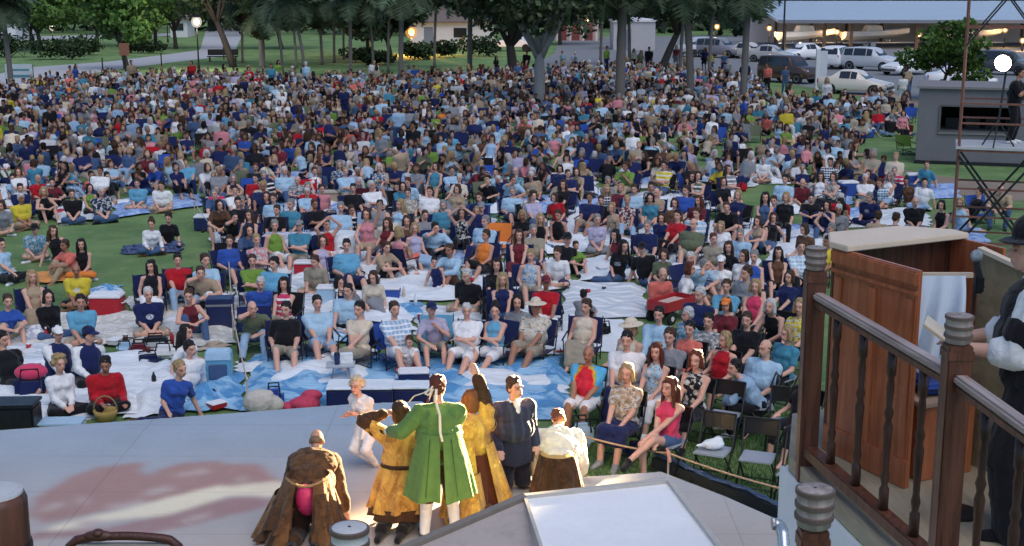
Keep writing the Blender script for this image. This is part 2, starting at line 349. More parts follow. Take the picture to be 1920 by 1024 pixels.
def joints(p, build):
    B = BUILDS[build]; pel = v3(*p['pel']); J = {}
    u = unit((math.sin(p['roll']), -math.sin(p['lean'])*math.cos(p['roll']), math.cos(p['lean'])*math.cos(p['roll'])))
    ct, st_ = math.cos(p['turn']), math.sin(p['turn'])
    sx = unit(v3(ct, st_, 0)-u*(v3(ct, st_, 0) @ u)); fw = np.cross(u, sx)*-1   # fw points to -Y when upright
    fw = -np.cross(u, sx) if (-np.cross(u, sx))[1] < 0 or abs(p['turn']) > 1.5 else np.cross(u, sx)
    J.update(pel=pel, u=u, sx=sx, fw=fw, belly=pel+u*.2, chest=pel+u*.355, neck=pel+u*.52)
    hu = unit(u*.45+v3(0, 0, .55)+fw*.12)
    if p['lean'] < -.8: hu = unit(u+v3(0, -.3, .5))
    J['headc'] = J['neck']+hu*.175+fw*.02
    J['hR'] = rotm(p['hy']+p['turn'], p['hp']+(p['lean']*.35 if abs(p['lean']) < .8 else (p['lean']*.55)), -p['roll']*.5)
    for i, s in ((0, 1), (1, -1)):
        sh = pel+u*.437+sx*s*(B['sh']-.012); e = p.get('e', LP); ep = p['e2'][i] if 'e2' in p else (e[0]*s, e[1], e[2])
        el, wr = ik(sh, p['h'][i], .285, .255, ep); J['sh%d' % i] = sh; J['el%d' % i] = el; J['wr%d' % i] = wr
        hip = pel+sx*s*.088-u*.03; kn, an = ik(hip, p['f'][i], .43, .42, p['k'][i])
        J['hip%d' % i] = hip; J['kn%d' % i] = kn; J['an%d' % i] = an
        d = an-kn; sh_ = unit(d)
        fd = p['ft'][i] if 'ft' in p else None
        if fd is None:
            fd = v3(s*.18, -1, -.1) if abs(sh_[2]) > .35 else unit(v3(0, 0, 1)*.6+sh_*.5) if an[2] > .0 and abs(sh_[1]) > .6 and sh_[1] < 0 else unit(sh_+v3(0, -.3, 0))
            if sh_[1] > .6: fd = unit(sh_+v3(0, .2, -.15))
        J['toe%d' % i] = an+unit(fd)*.17+v3(0, 0, -.03 if abs(sh_[2]) > .35 else 0)
    return J
def torso_prims(J, B, infl=0.0, k=1.0):
    R = np.stack([J['sx'], -J['fw'], J['u']], 1); o = []
    e = lambda c, r: o.append(('e', c, tuple((x+infl)*k for x in r), R))
    e(J['pel']+J['u']*.02, (B['hi'][0], B['hi'][1], .13)); e(J['belly']+J['fw']*.015, (B['be'][0], B['be'][1], .17))
    e(J['chest'], (B['ch'][0]*.94, B['ch'][1], .155))
    for i in (0, 1): o.append(('c', J['neck']-J['u']*.04, J['sh%d' % i]-J['u']*.005, .044+infl, B['ar'][0]+.006+infl))
    if B['bust']:
        for s in (1, -1): o.append(('e', J['chest']+J['sx']*s*.068+J['fw']*.085+J['u']*.0, (.06+infl,)*3, None))
    return o
def lerp(a, b, t): return a+(b-a)*t
def arm_prims(J, B, i, t=1.0, infl=0.0, t0=0):
    """t in 0..2 : 1 = elbow, 2 = wrist"""
    a, e, w = J['sh%d' % i], J['el%d' % i], J['wr%d' % i]; r0, r1, r2 = [x+infl for x in B['ar']]
    o = []; tt = min(t, 1.0); o.append(('c', a, lerp(a, e, tt), r0, r0+(r1-r0)*tt))
    if t > 1: o.append(('c', e, lerp(e, w, t-1), r1, r1+(r2-r1)*(t-1)))
    return o
def leg_prims(J, B, i, t=2.0, infl=0.0):
    a, e, w = J['hip%d' % i], J['kn%d' % i], J['an%d' % i]; r0, r1, r2 = [x+infl for x in B['lg']]
    o = []; tt = min(t, 1.0); o.append(('c', a, lerp(a, e, tt), r0, r0+(r1-r0)*tt))
    if t > 1:
        o.append(('c', e, lerp(e, w, t-1), r1, r1+(r2-r1)*(t-1)))
        if infl < .03: c = lerp(e, w, .3); o.append(('e', c+unit(np.cross(np.cross(w-e, J['fw']), w-e))*-.012, (r1*.98,)*3, None))
    return o
def foot_prims(J, i, infl=0.0):
    a, t = J['an%d' % i], J['toe%d' % i]; dn = v3(0, 0, -.025)
    return [('c', a+dn, t+v3(0, 0, -.005), .040+infl, .030+infl), ('c', a, a+dn*1.2, .04+infl, .042+infl)]
def hand_prims(J, i, fist=False, fine=False):
    w, e = J['wr%d' % i], J['el%d' % i]; d = unit(w-e); s = 1 if i == 0 else -1
    nrm = unit(np.cross(d, J['sx'])); acr = unit(np.cross(nrm, d))
    R = np.stack([acr, d, nrm], 1); o = [('e', w+d*.05, (.040, .055, .018), R)]
    for q, (x, L) in enumerate(((-.03, .055), (-.01, .066), (.01, .062), (.03, .048))):
        b = w+d*.09+acr*x; m = b+d*L*.5+nrm*-.010; tp = m+unit(d*.5-nrm*(.5 if fist else .25))*L*.5
        r = .0085 if fine else .0105
        o += [('c', b-d*.02, m, r, r*.95), ('c', m, tp, r*.95, r*.8)]
    tb = w+d*.03+J['sx']*-s*.0+acr*(.032 if (acr @ J['sx'])*s < 0 else -.032)
    td = unit(d*.7+(tb-(w+d*.03))*12-nrm*.3); o += [('c', tb, tb+td*.035, .011, .010), ('c', tb+td*.035, tb+unit(td+d*.5)*.062, .010, .0085)]
    return o
def head_prims(J):
    c, R = J['headc'], J['hR']; T = lambda *p: c+R @ np.array(p, float)
    o = [('e', T(0, .012, .03), (.075, .093, .098), R), ('e', T(0, -.022, -.03), (.062, .073, .088), R), ('e', T(0, -.042, -.082), (.042, .046, .036), R),
         ('c', T(0, -.088, .01), T(0, -.108, -.028), .009, .015), ('c', T(-.022, -.09, -.06), T(.022, -.09, -.06), .010, .010), ('c', T(-.045, -.078, .028), T(.045, -.078, .028), .012, .012)]
    for s in (1, -1): o.append(('e', T(s*.075, .012, -.012), (.011, .022, .033), R))
    o.append(('c', J['neck']-J['u']*.05, c+R @ v3(0, .02, -.06), .056, .05))
    return o
def to_mb(prims):
    mb = MB()
    for p in prims:
        if p[0] == 'c': # round cone
            a, b, r0, r1 = p[1:5]; a = np.asarray(a, float); b = np.asarray(b, float); L = np.linalg.norm(b-a)
            d = (b-a)/(L+1e-9) if L > 1e-6 else v3(0, 0, 1)
            pts = []; rr = []
            for k in (-80, -45, -15): pts.append(a+d*r0*math.sin(math.radians(k))); rr.append(r0*math.cos(math.radians(k)))
            for k in (15, 45, 80): pts.append(b+d*r1*math.sin(math.radians(k))); rr.append(r1*math.cos(math.radians(k)))
            mb.tube(pts, rr, 12)
        else: mb.ell(p[1], p[2], p[3])
    return mb
def wrinkle(me, amp, fq=22, seed=0, stretch=(1, 1, .45)):
    r = np.random.default_rng(seed+len(me.vertices)); V = verts(me).astype(float); N = np.zeros(len(V)*3, np.float32); me.vertices.foreach_get('normal', N); N = N.reshape(-1, 3); h = np.zeros(len(V)); S = np.array(stretch)
    for k in range(6):
        d = r.normal(size=3)*S; d = d/np.linalg.norm(d); f = fq*(.6+.35*k); h += (1-np.abs(np.sin(V @ d*f+r.uniform(0, 6)+1.3*np.sin(V @ r.normal(size=3)*fq*.4))))**2/(1+.6*k)
    h = h-h.mean(); V += N*np.clip(h*amp, -.6*amp, 2.2*amp)[:, None]; me.vertices.foreach_set('co', V.astype(np.float32).ravel()); me.update(); return me
def blob(prims, voxel=.016, sm=3, dec=None, name='m'):
    V, F = to_mb(prims).arrays(); me = remesh(V, F, voxel, sm, dec, name)
    if name in ('shirt', 'trousers', 'sleeve', 'cape'): wrinkle(me, .011 if name != 'trousers' else .008)
    return me
def head_tint(me, J):
    V = verts(me); L = (V-J['headc']) @ J['hR']; t = np.ones((len(V), 3), np.float32)
    near = np.abs(L).max(1) < .14
    ax = np.abs(L[:, 0]); fr = (L[:, 1] < -.045) & near
    eye = fr & (np.hypot((ax-.031)*.75, L[:, 2]-.004) < .0095); t[eye] = (.30, .25, .24)
    sock = fr & ~eye & (np.hypot((ax-.031)*.7, L[:, 2]-.008) < .024); t[sock] = (.78, .70, .68)  # eye-socket shadow painted into the skin tint
    br = fr & (np.abs(L[:, 2]-.030) < .007) & (ax > .012) & (ax < .055); t[br] = (.55, .47, .42)
    mo = fr & (np.abs(L[:, 2]+.06) < .009) & (ax < .026); t[mo] = (.72, .34, .36)
    ch = fr & (np.hypot(ax-.042, L[:, 2]+.03) < .022); t[ch] = (1.05, .88, .86)
    set_col(me, t, 'tint')
# garments ----------------------------------------------------------
def top_prims(J, B, kind, infl=.013):
    o = torso_prims(J, B, infl)
    if kind == 'tank':
        o = [p for p in o if p[0] == 'e']; 
        for i in (0, 1): o.append(('c', J['chest']+J['u']*.05+J['sx']*(1-2*i)*.09, J['neck']-J['u']*.05+J['sx']*(1-2*i)*.085, .045+infl, .028+infl))
    if kind == 'strapless':
        o = [p for p in o if p[0] == 'e']
    t = {'tee': .68, 'long': 1.93, 'polo': .72}.get(kind)
    if t:
        for i in (0, 1): o += arm_prims(J, B, i, t, infl+.004)
    if kind == 'dress':
        o = [p for p in o if p[0] == 'e']
        for i in (0, 1): o.append(('c', J['chest']+J['u']*.05+J['sx']*(1-2*i)*.09, J['neck']-J['u']*.05+J['sx']*(1-2*i)*.085, .045+infl, .028+infl))
    return o
def bottom_prims(J, B, kind, infl=.017):
    R = np.stack([J['sx'], -J['fw'], J['u']], 1)
    o = [('e', J['pel']+J['u']*.01, (B['hi'][0]+infl, B['hi'][1]+infl, .13), R)]
    if kind == 'skirt':
        for i in (0, 1): o += leg_prims(J, B, i, 1.25, infl+.01)
        for t in (.3, .6, .85, 1.0): o.append(('c', lerp(J['hip0'], J['kn0'], t), lerp(J['hip1'], J['kn1'], t), .07+infl, .07+infl))
        o.append(('c', lerp(J['kn0'], J['an0'], .3), lerp(J['kn1'], J['an1'], .3), .06+infl, .06+infl))
    elif kind == 'longskirt':
        for i in (0, 1): o += leg_prims(J, B, i, 1.85, infl+.012)
        for t in (.3, .6, .85, 1.0): o.append(('c', lerp(J['hip0'], J['kn0'], t), lerp(J['hip1'], J['kn1'], t), .07+infl, .07+infl))
        for t in (.3, .6, .8): o.append(('c', lerp(J['kn0'], J['an0'], t), lerp(J['kn1'], J['an1'], t), .06+infl, .06+infl))
    else:
        t = {'shorts': .92, 'mini': .45, 'trousers': 1.94, 'capri': 1.5, 'breeches': 1.15}[kind]
        for i in (0, 1): o += leg_prims(J, B, i, t, infl+(.008 if kind == 'shorts' else 0))
    return o
# hair (head local) --------------------------------------------------
def hair_prims(st):
    o = []; e = lambda c, r: o.append(('e', v3(*c), r, None)); c = lambda a, b, r0, r1: o.append(('c', v3(*a), v3(*b), r0, r1))
    if st in ('short', 'bob', 'long', 'pony', 'bun'):
        e((0, .030, .060), (.082, .090, .082)); e((0, .054, .0), (.080, .064, .085))
        r = random.Random(hash(st) % 7 if False else len(st))
        for k in range(26):
            a = r.uniform(-2.6, 2.6); z = r.uniform(.25, 1.0); q = math.sqrt(1-z*z*.8); e((math.sin(a)*q*.070, .025-math.cos(a)*q*.082*(1 if abs(a) < 1 else 1.0), .045+z*.085), (.022+r.uniform(0, .012), .022, .018))
        for s in (1, -1): c((s*.072, -.015, .05), (s*.074, .02, -.02), .018, .014)
    if st == 'balding': e((0, .055, -.008), (.080, .055, .055)); [c((s*.073, .0, .02), (s*.072, .03, -.02), .014, .014) for s in (1, -1)]
    if st in ('bob', 'long'):
        e((0, .055, -.04), (.092, .062, .10))
        for s in (1, -1): c((s*.075, -.012, .05), (s*.088, -.01, -.085), .03, .036)
    if st == 'long':
        c((-.03, .075, -.05), (-.04, .095, -.27), .075, .06); c((.03, .075, -.05), (.04, .095, -.27), .075, .06)
        for s in (1, -1): c((s*.085, .0, -.06), (s*.098, -.025, -.24), .036, .022)
    if st == 'pony': c((0, .11, .05), (.02, .15, -.17), .036, .018)
    if st == 'bun': e((0, .05, .15), (.055, .05, .05))
    if st == 'curly':
        r = random.Random(4)
        e((0, .03, .045), (.10, .10, .095))
        for k in range(46):
            a = r.uniform(0, 2*PI); z = r.uniform(-.75, 1); q = math.sqrt(1-z*z)
            x, y = q*math.cos(a), q*math.sin(a)
            if y < -.35 and z < .45: continue
            e((x*.105, .03+y*.10, .045+z*.10), (.032,)*3)
    if st == 'afro':
        return hair_prims('curly')
    return o
def hat_prims(st):
    o = []; e = lambda c, r, R=None: o.append(('e', v3(*c), r, R))
    if st == 'cap': e((0, .012, .068), (.090, .104, .075)); e((0, -.115, .055), (.066, .075, .012), rotm(0, .15))
    if st == 'hat': e((0, .015, .085), (.092, .105, .085)); e((0, .012, .055), (.19, .20, .015))
    if st == 'scarf': e((0, .018, .055), (.089, .10, .088)); o.append(('c', v3(.02, .115, .0), v3(.05, .15, -.14), .024, .016))
    if st == 'bowler': e((0, .015, .10), (.098, .108, .10)); e((0, .012, .055), (.155, .175, .016))
    return o
TPL = {}
def tpl(key, fn):
    if key not in TPL: TPL[key] = fn()
    return TPL[key]
def body_prims(J, B, fine=False, shrink=.93):
    o = torso_prims(J, B, 0, shrink)+head_prims(J)
    for i in (0, 1): o += arm_prims(J, B, i, 2)+hand_prims(J, i, fine=fine)+leg_prims(J, B, i, 2)+foot_prims(J, i)
    return o
def get_J(pose, b): return tpl(('J', pose, b), lambda: joints(POSES[pose], b))
def get_body(pose, b, vox=.016, fine=False):
    def f():
        J = get_J(pose, b); me = blob(body_prims(J, BUILDS[b], fine), vox, 2, name='body'); head_tint(me, J); return me
    return tpl(('B', pose, b), f)
def get_top(pose, b, k): return tpl(('T', pose, b, k), lambda: blob(top_prims(get_J(pose, b), BUILDS[b], k), .019, 3, name='shirt'))
def get_bot(pose, b, k): return tpl(('L', pose, b, k), lambda: blob(bottom_prims(get_J(pose, b), BUILDS[b], k), .019, 3, name='trousers'))
def get_shoe(pose, b, i): return tpl(('S', pose, b, i), lambda: blob(foot_prims(get_J(pose, b), i, .009), .016, 2, name='shoe'))
def get_hair(st): return tpl(('H', st), lambda: blob(hair_prims(st), .011, 3, name='hair'))
def get_hat(st): return tpl(('HT', st), lambda: blob(hat_prims(st), .008, 2, name='hat'))
TOPNAME = {'tee': 't-shirt', 'tank': 'tank top', 'long': 'long-sleeved shirt', 'polo': 'polo shirt', 'dress': 'dress', 'strapless': 'strapless top'}
def person(base, yaw, pose, b, top, topc, bot, botc, hair, hairc, skin='l', scale=1., mirror=False, pat=None, hat=None, hatc=None, shoe=None, label='', group=None, z=0.):
    J = get_J(pose, b)
    o = obj('person', get_body(pose, b), SKIN, None, (base[0], base[1], z), (0, 0, yaw), SK[skin]); o.scale = (-scale*1.03 if mirror else scale*1.03, scale*1.03, scale)
    tag(o, label, 'person', group)
    nm = {'dress': 'dress', 'tank': 'tank_top', 'strapless': 'top'}.get(top, 'shirt')
    obj(nm, get_top(pose, b, top), CLOTHS[pat], o, color=topc)
    obj({'shorts': 'shorts', 'mini': 'shorts', 'skirt': 'skirt', 'longskirt': 'skirt'}.get(bot, 'trousers'), get_bot(pose, b, bot), CLOTH, o, color=botc)
    hr = Matrix(J['hR'].tolist()).to_euler()
    if hair and hair != 'bald': obj('hair', get_hair(hair), HAIR, o, J['headc'], hr, hairc)
    if hat: obj('hat', get_hat(hat), CLOTH, o, J['headc'], hr, hatc)
    if shoe is not None:
        for i in (0, 1): obj('shoe', get_shoe(pose, b, i), CLOTH, o, color=shoe)
    return o
# low-detail figures for the far crowd ------------------------------
def lod(pose, b, top, bot, hair):
    """mesh arrays with a region per vertex: 0 skin 1 hair 2 top 3 bottom"""
    J = get_J(pose, b); B = BUILDS[b]; reg = []
    def add(ps, r): reg.extend([(p, r) for p in ps])
    add(head_prims(J)[:3]+head_prims(J)[-1:], 0); add(top_prims(J, B, top, .012), 2); add(bottom_prims(J, B, bot, .012), 3)
    for i in (0, 1): add(arm_prims(J, B, i, 2), 0); add(leg_prims(J, B, i, 2), 0); add(foot_prims(J, i), 3); add(hand_prims(J, i)[:1], 0)
    hp = []
    for p in hair_prims(hair):
        if p[0] == 'e': hp.append(('e', J['headc']+J['hR'] @ p[1], p[2], J['hR']))
        else: hp.append(('c', J['headc']+J['hR'] @ p[1], J['headc']+J['hR'] @ p[2], p[3], p[4]))
    add(hp, 1)
    me = blob([p for p, r in reg], .034, 1, .30); me.calc_loop_triangles()
    V = verts(me).astype(float); T = np.zeros(len(me.loop_triangles)*3, np.int32); me.loop_triangles.foreach_get('vertices', T)
    best = np.full(len(V), 9.); rg = np.zeros(len(V), int)
    for p, r in reg:
        if p[0] == 'c':
            a, c = p[1], p[2]; d = c-a; L2 = d @ d+1e-9; t = np.clip((V-a) @ d/L2, 0, 1)
            dist = np.linalg.norm(V-a-t[:, None]*d, axis=1)-(p[3]+(p[4]-p[3])*t)
        else:
            q = V-p[1]; q = q @ p[3] if p[3] is not None else q
            s = np.asarray(p[2]); dist = (np.linalg.norm(q/s, axis=1)-1)*min(s)
        if r == 0: dist = dist+.004
        if r == 1: dist = dist-.004
        m = dist < best; best[m] = dist[m]; rg[m] = r
    bpy.data.meshes.remove(me); return V, T.reshape(-1, 3), rg
# ------------------------------------------------------------------ the setting
def grid_axis(a, b, st, lo, hi):
    c = list(np.arange(a, b+1e-6, st)); d = st; x = a; l = []
    while x > lo: d *= 1.35; x -= d; l.append(x)
    d = st; x = b; r = []
    while x < hi: d *= 1.35; x += d; r.append(x)
    return np.array(l[::-1]+c+r)
def grass_mat():
    m = bpy.data.materials.new('lawn'); t = NT(m); co = t.co()
    a = t.noise(co, .35, 5, .65); b = t.noise(co, 1.7, 5, .7); c = t.noise(t.co('Object', (34, 12, 30)), 1, 5, .75)
    base = t.mix((.105, .20, .075), (.21, .33, .125), t.ramp(a, [(.35, 0.), (.65, 1.)]))
    base = t.mix(base, (.34, .35, .17), t.ramp(b, [(.50, 0.), (.72, .6)]))
    base = t.mix(base, t.mix((.45,)*3, (1.5,)*3, c), 1., 'MULTIPLY')
    t.finish(base, .9, c, .9, .05, 0, .15); return m
LAWN = grass_mat()
xs = grid_axis(-48, 48, 1.2, -2600, 2600); ys = grid_axis(8, 130, 1.2, -300, 5000)
X, Y = np.meshgrid(xs, ys); Z = .03*np.sin(X*.31+1)*np.cos(Y*.23)*np.clip((Y-40)/30, 0, 1)*0
V = np.stack([X, Y, Z], -1).reshape(-1, 3); nx, ny = len(xs), len(ys)
i = (np.arange(ny-1)[:, None]*nx+np.arange(nx-1)).ravel(); F = np.stack([i, i+1, i+nx+1, i+nx], 1)
tag(obj('lawn', np_mesh('lawn', V, F, smooth=True), LAWN), kind='structure')
def sheet(name, pts, mat, z=.004, kind='structure', px=True, parent=None, th=0):
    q = [G(p[0], p[1], 0) for p in pts] if px else pts
    m = MB(); n = len(q)
    if th: m.prism([(p[0], p[1]) for p in q], 0, th)
    else: m.add([(p[0], p[1], z) for p in q], [tuple(range(n))])
    o = m.build(name, mat, parent)
    bm = bmesh.new(); bm.from_mesh(o.data); bmesh.ops.recalc_face_normals(bm, faces=bm.faces); 
    if not th:
        for f in bm.faces:
            if f.normal.z < 0: f.normal_flip()
    bm.to_mesh(o.data); bm.free()
    return tag(o, kind=kind) if kind else o
ASPH = M('asphalt', (.20, .21, .22), .9, .22, .6, .4, kind='Object'); CONC = M('path_concrete', (.42, .43, .44), .9, .15, .8, .3)
DIRT = M('bare_earth', (.24, .185, .14), .95, .3, .9, .4)
sheet('parking_lot', [(1000, 122), (1040, 100), (1050, 70), (1480, 66), (2300, 66), (2500, 180), (1700, 186), (1560, 172), (1440, 150), (1330, 140), (1220, 132), (1100, 132)], ASPH, .006)
sheet('path', [(-220, 215), (-200, 170), (0, 138), (60, 126), (200, 116), (300, 104), (375, 94), (385, 60), (395, 44), (470, 44), (450, 75), (440, 98), (420, 106), (330, 116), (250, 126), (120, 146), (0, 172)], CONC, .005)
sheet('footpath', [(600, 152), (640, 145), (800, 137), (900, 132), (960, 130), (1000, 126), (1000, 128), (900, 136), (800, 141), (640, 150)], CONC, .008)
sheet('bare_ground', [(1560, 172), (1700, 186), (2300, 190), (2300, 240), (1880, 200), (1720, 200), (1660, 190)], DIRT, .009)
sheet('worn_ground', [(1690, 318), (1760, 330), (1900, 345), (2050, 345), (2050, 375), (1850, 378), (1740, 352)], DIRT, .007)
sheet('road', [(-300, 78), (-300, 70), (0, 70), (330, 62), (350, 66), (0, 78)], CONC, .010)
# ---- trees
BARK = M('palm_bark', (.16, .14, .125), .95, .35, 3, .8, stretch=(6, 6, 14)); BARKD = M('dark_bark', (.055, .045, .04), .95, .4, 3, .9, stretch=(9, 9, 2)); BARKG = M('grey_bark', (.23, .225, .22), .95, .3, 2.5, .8, stretch=(9, 9, 2))
def leaf_cloud(cl, n, size, cols, rng, flat=.6):
    """many small leaf faces in the given clumps (x,y,z,rx,ry,rz)"""
    w = np.array([c[3]*c[4]*c[5] for c in cl])**.66; w = w/w.sum(); k = rng.choice(len(cl), n, p=w); cl = np.array(cl)
    d = rng.normal(size=(n, 3)); d /= np.linalg.norm(d, axis=1)[:, None]; r = rng.uniform(.35, 1, n)**.5
    p = cl[k, :3]+d*cl[k, 3:6]*r[:, None]
    a = rng.normal(size=(n, 3)); a /= np.linalg.norm(a, axis=1)[:, None]; b = np.cross(a, rng.normal(size=(n, 3))); b /= np.linalg.norm(b, axis=1)[:, None]
    s = size*rng.uniform(.6, 1.4, n)[:, None]
    V = np.stack([p-a*s, p+b*s*flat, p+a*s, p-b*s*flat], 1).reshape(-1, 3); F = np.arange(4*n).reshape(-1, 4)
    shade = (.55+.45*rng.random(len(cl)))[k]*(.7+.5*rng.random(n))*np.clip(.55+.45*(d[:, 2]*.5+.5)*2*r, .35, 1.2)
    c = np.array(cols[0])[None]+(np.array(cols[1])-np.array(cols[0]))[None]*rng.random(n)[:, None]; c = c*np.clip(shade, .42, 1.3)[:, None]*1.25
    return V, F, np.repeat(c, 4, 0)
def limb_tube(mb, pts, r0, r1, n=8):
    pts = np.array(pts, float); k = len(pts); mb.tube(list(pts), list(np.linspace(r0, r1, k)), n)
def oak(base, h, r, trunk_r, label, mat=BARKD, cols=((.030, .048, .026), (.09, .135, .06)), seed=0, lean=(0, 0), fork=1.5, n=5200, low=.45, group='trees at the back of the lawn', name='oak_tree', size=.2, vee=0):
    rg = np.random.default_rng(seed); t = empty(name, (base[0], base[1], 0), 0, label, 'tree', group)
    mb = MB(); top = v3(lean[0], lean[1], fork); limb_tube(mb, [(0, 0, -.1), (lean[0]*.2, 0, fork*.25), (lean[0]*.55, lean[1]*.5, fork*.6), top], trunk_r*1.25, trunk_r*.8, 10)
    cl = []
    if vee:
        for sx in (-1, 1): limb_tube(mb, [top-v3(0, 0, .35), top+v3(sx*.35, 0, .35), top+v3(sx*.85, .1, 1.1), top+v3(sx*1.35, .2, 2.2), top+v3(sx*1.9, .3, 3.6)], trunk_r*.78, trunk_r*.3, 9)
    for k in range(7):
        a = k*2*PI/7+rg.uniform(-.3, .3); rr = r*rg.uniform(.55, .95); z = h*rg.uniform(low+.1, .9)
        e = v3(lean[0]+math.cos(a)*rr*.8, lean[1]+math.sin(a)*rr*.8, z); m = lerp(top, e, .5)+v3(rg.uniform(-.3, .3), rg.uniform(-.3, .3), .3)
        limb_tube(mb, [top-v3(0, 0, .2), lerp(top, m, .5)+v3(0, 0, .05), m, lerp(m, e, .6)+v3(0, 0, .15), e], trunk_r*.55, trunk_r*.1)
        for q in range(5):
            c = lerp(m, e, rg.uniform(.3, 1.25))+rg.normal(size=3)*r*.2; s = r*rg.uniform(.18, .34)
            cl.append((c[0], c[1], max(c[2], h*low), s*1.2, s*1.2, s*.75))
    cl.append((lean[0], lean[1], h*.85, r*.5, r*.5, h*.12))
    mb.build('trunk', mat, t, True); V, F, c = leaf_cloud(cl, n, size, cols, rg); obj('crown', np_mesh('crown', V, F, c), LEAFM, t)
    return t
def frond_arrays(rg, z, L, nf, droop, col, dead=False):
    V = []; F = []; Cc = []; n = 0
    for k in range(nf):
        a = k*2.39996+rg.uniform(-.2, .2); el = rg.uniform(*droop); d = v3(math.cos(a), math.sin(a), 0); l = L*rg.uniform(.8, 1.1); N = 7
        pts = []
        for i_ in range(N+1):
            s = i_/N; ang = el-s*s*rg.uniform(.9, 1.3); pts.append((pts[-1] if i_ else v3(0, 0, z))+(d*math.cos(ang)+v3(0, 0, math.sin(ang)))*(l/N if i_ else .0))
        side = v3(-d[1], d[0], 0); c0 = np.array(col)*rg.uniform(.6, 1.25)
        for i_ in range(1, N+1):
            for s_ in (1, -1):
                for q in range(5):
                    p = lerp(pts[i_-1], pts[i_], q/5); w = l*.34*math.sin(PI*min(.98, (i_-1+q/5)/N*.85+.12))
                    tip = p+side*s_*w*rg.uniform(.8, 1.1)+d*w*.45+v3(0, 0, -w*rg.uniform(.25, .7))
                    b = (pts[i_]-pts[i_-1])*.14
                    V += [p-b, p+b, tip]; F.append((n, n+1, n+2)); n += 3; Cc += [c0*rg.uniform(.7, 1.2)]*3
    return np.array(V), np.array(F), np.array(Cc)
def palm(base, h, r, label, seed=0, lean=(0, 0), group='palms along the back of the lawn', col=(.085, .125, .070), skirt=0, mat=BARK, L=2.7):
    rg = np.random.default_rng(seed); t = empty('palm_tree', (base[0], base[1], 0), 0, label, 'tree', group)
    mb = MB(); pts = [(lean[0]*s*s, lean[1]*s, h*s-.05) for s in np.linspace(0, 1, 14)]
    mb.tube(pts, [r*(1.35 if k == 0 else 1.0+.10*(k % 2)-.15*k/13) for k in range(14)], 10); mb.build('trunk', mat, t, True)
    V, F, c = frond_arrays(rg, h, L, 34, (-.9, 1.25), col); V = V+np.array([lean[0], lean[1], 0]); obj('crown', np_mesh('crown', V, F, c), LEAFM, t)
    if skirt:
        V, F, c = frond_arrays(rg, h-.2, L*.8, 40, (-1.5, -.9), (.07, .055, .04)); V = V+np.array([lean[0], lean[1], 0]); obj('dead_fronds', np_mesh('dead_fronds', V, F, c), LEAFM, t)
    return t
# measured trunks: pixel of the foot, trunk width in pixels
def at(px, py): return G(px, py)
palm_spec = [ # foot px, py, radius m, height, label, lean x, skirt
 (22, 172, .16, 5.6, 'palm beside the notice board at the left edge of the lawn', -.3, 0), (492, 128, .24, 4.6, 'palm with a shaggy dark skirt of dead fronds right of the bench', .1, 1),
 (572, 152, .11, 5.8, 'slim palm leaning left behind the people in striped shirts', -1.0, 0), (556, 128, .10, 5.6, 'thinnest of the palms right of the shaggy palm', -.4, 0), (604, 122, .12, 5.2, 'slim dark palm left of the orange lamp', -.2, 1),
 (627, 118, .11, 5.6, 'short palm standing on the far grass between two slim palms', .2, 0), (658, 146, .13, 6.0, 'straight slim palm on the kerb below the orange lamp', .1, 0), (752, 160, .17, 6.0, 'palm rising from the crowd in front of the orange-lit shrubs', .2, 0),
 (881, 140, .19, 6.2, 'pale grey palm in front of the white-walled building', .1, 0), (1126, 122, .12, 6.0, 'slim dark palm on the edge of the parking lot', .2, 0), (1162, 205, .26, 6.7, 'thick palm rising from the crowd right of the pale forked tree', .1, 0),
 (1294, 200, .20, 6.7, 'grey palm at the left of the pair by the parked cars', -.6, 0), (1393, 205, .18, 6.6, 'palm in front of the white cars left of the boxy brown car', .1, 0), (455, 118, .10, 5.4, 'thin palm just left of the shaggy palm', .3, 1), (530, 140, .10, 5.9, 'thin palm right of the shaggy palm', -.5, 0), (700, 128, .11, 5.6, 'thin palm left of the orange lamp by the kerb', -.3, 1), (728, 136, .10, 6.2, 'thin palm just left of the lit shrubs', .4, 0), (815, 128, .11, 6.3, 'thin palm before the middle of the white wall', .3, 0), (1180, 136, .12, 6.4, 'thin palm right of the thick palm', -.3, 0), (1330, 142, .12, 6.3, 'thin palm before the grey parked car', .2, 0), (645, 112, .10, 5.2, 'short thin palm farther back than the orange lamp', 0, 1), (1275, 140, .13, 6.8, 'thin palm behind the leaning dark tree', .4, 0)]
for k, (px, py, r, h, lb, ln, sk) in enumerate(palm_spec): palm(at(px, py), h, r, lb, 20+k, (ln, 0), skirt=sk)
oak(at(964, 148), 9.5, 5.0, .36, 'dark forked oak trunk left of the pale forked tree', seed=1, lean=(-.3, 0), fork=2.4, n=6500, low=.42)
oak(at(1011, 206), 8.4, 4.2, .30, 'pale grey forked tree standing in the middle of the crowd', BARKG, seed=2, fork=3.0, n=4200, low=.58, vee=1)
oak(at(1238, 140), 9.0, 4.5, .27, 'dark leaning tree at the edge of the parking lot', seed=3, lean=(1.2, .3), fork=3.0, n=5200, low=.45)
oak(at(438, 126), 9.0, 4.6, .26, 'dark tree leaning left over the bench', seed=4, lean=(-1.3, .5), fork=3.6, n=5200, low=.42)
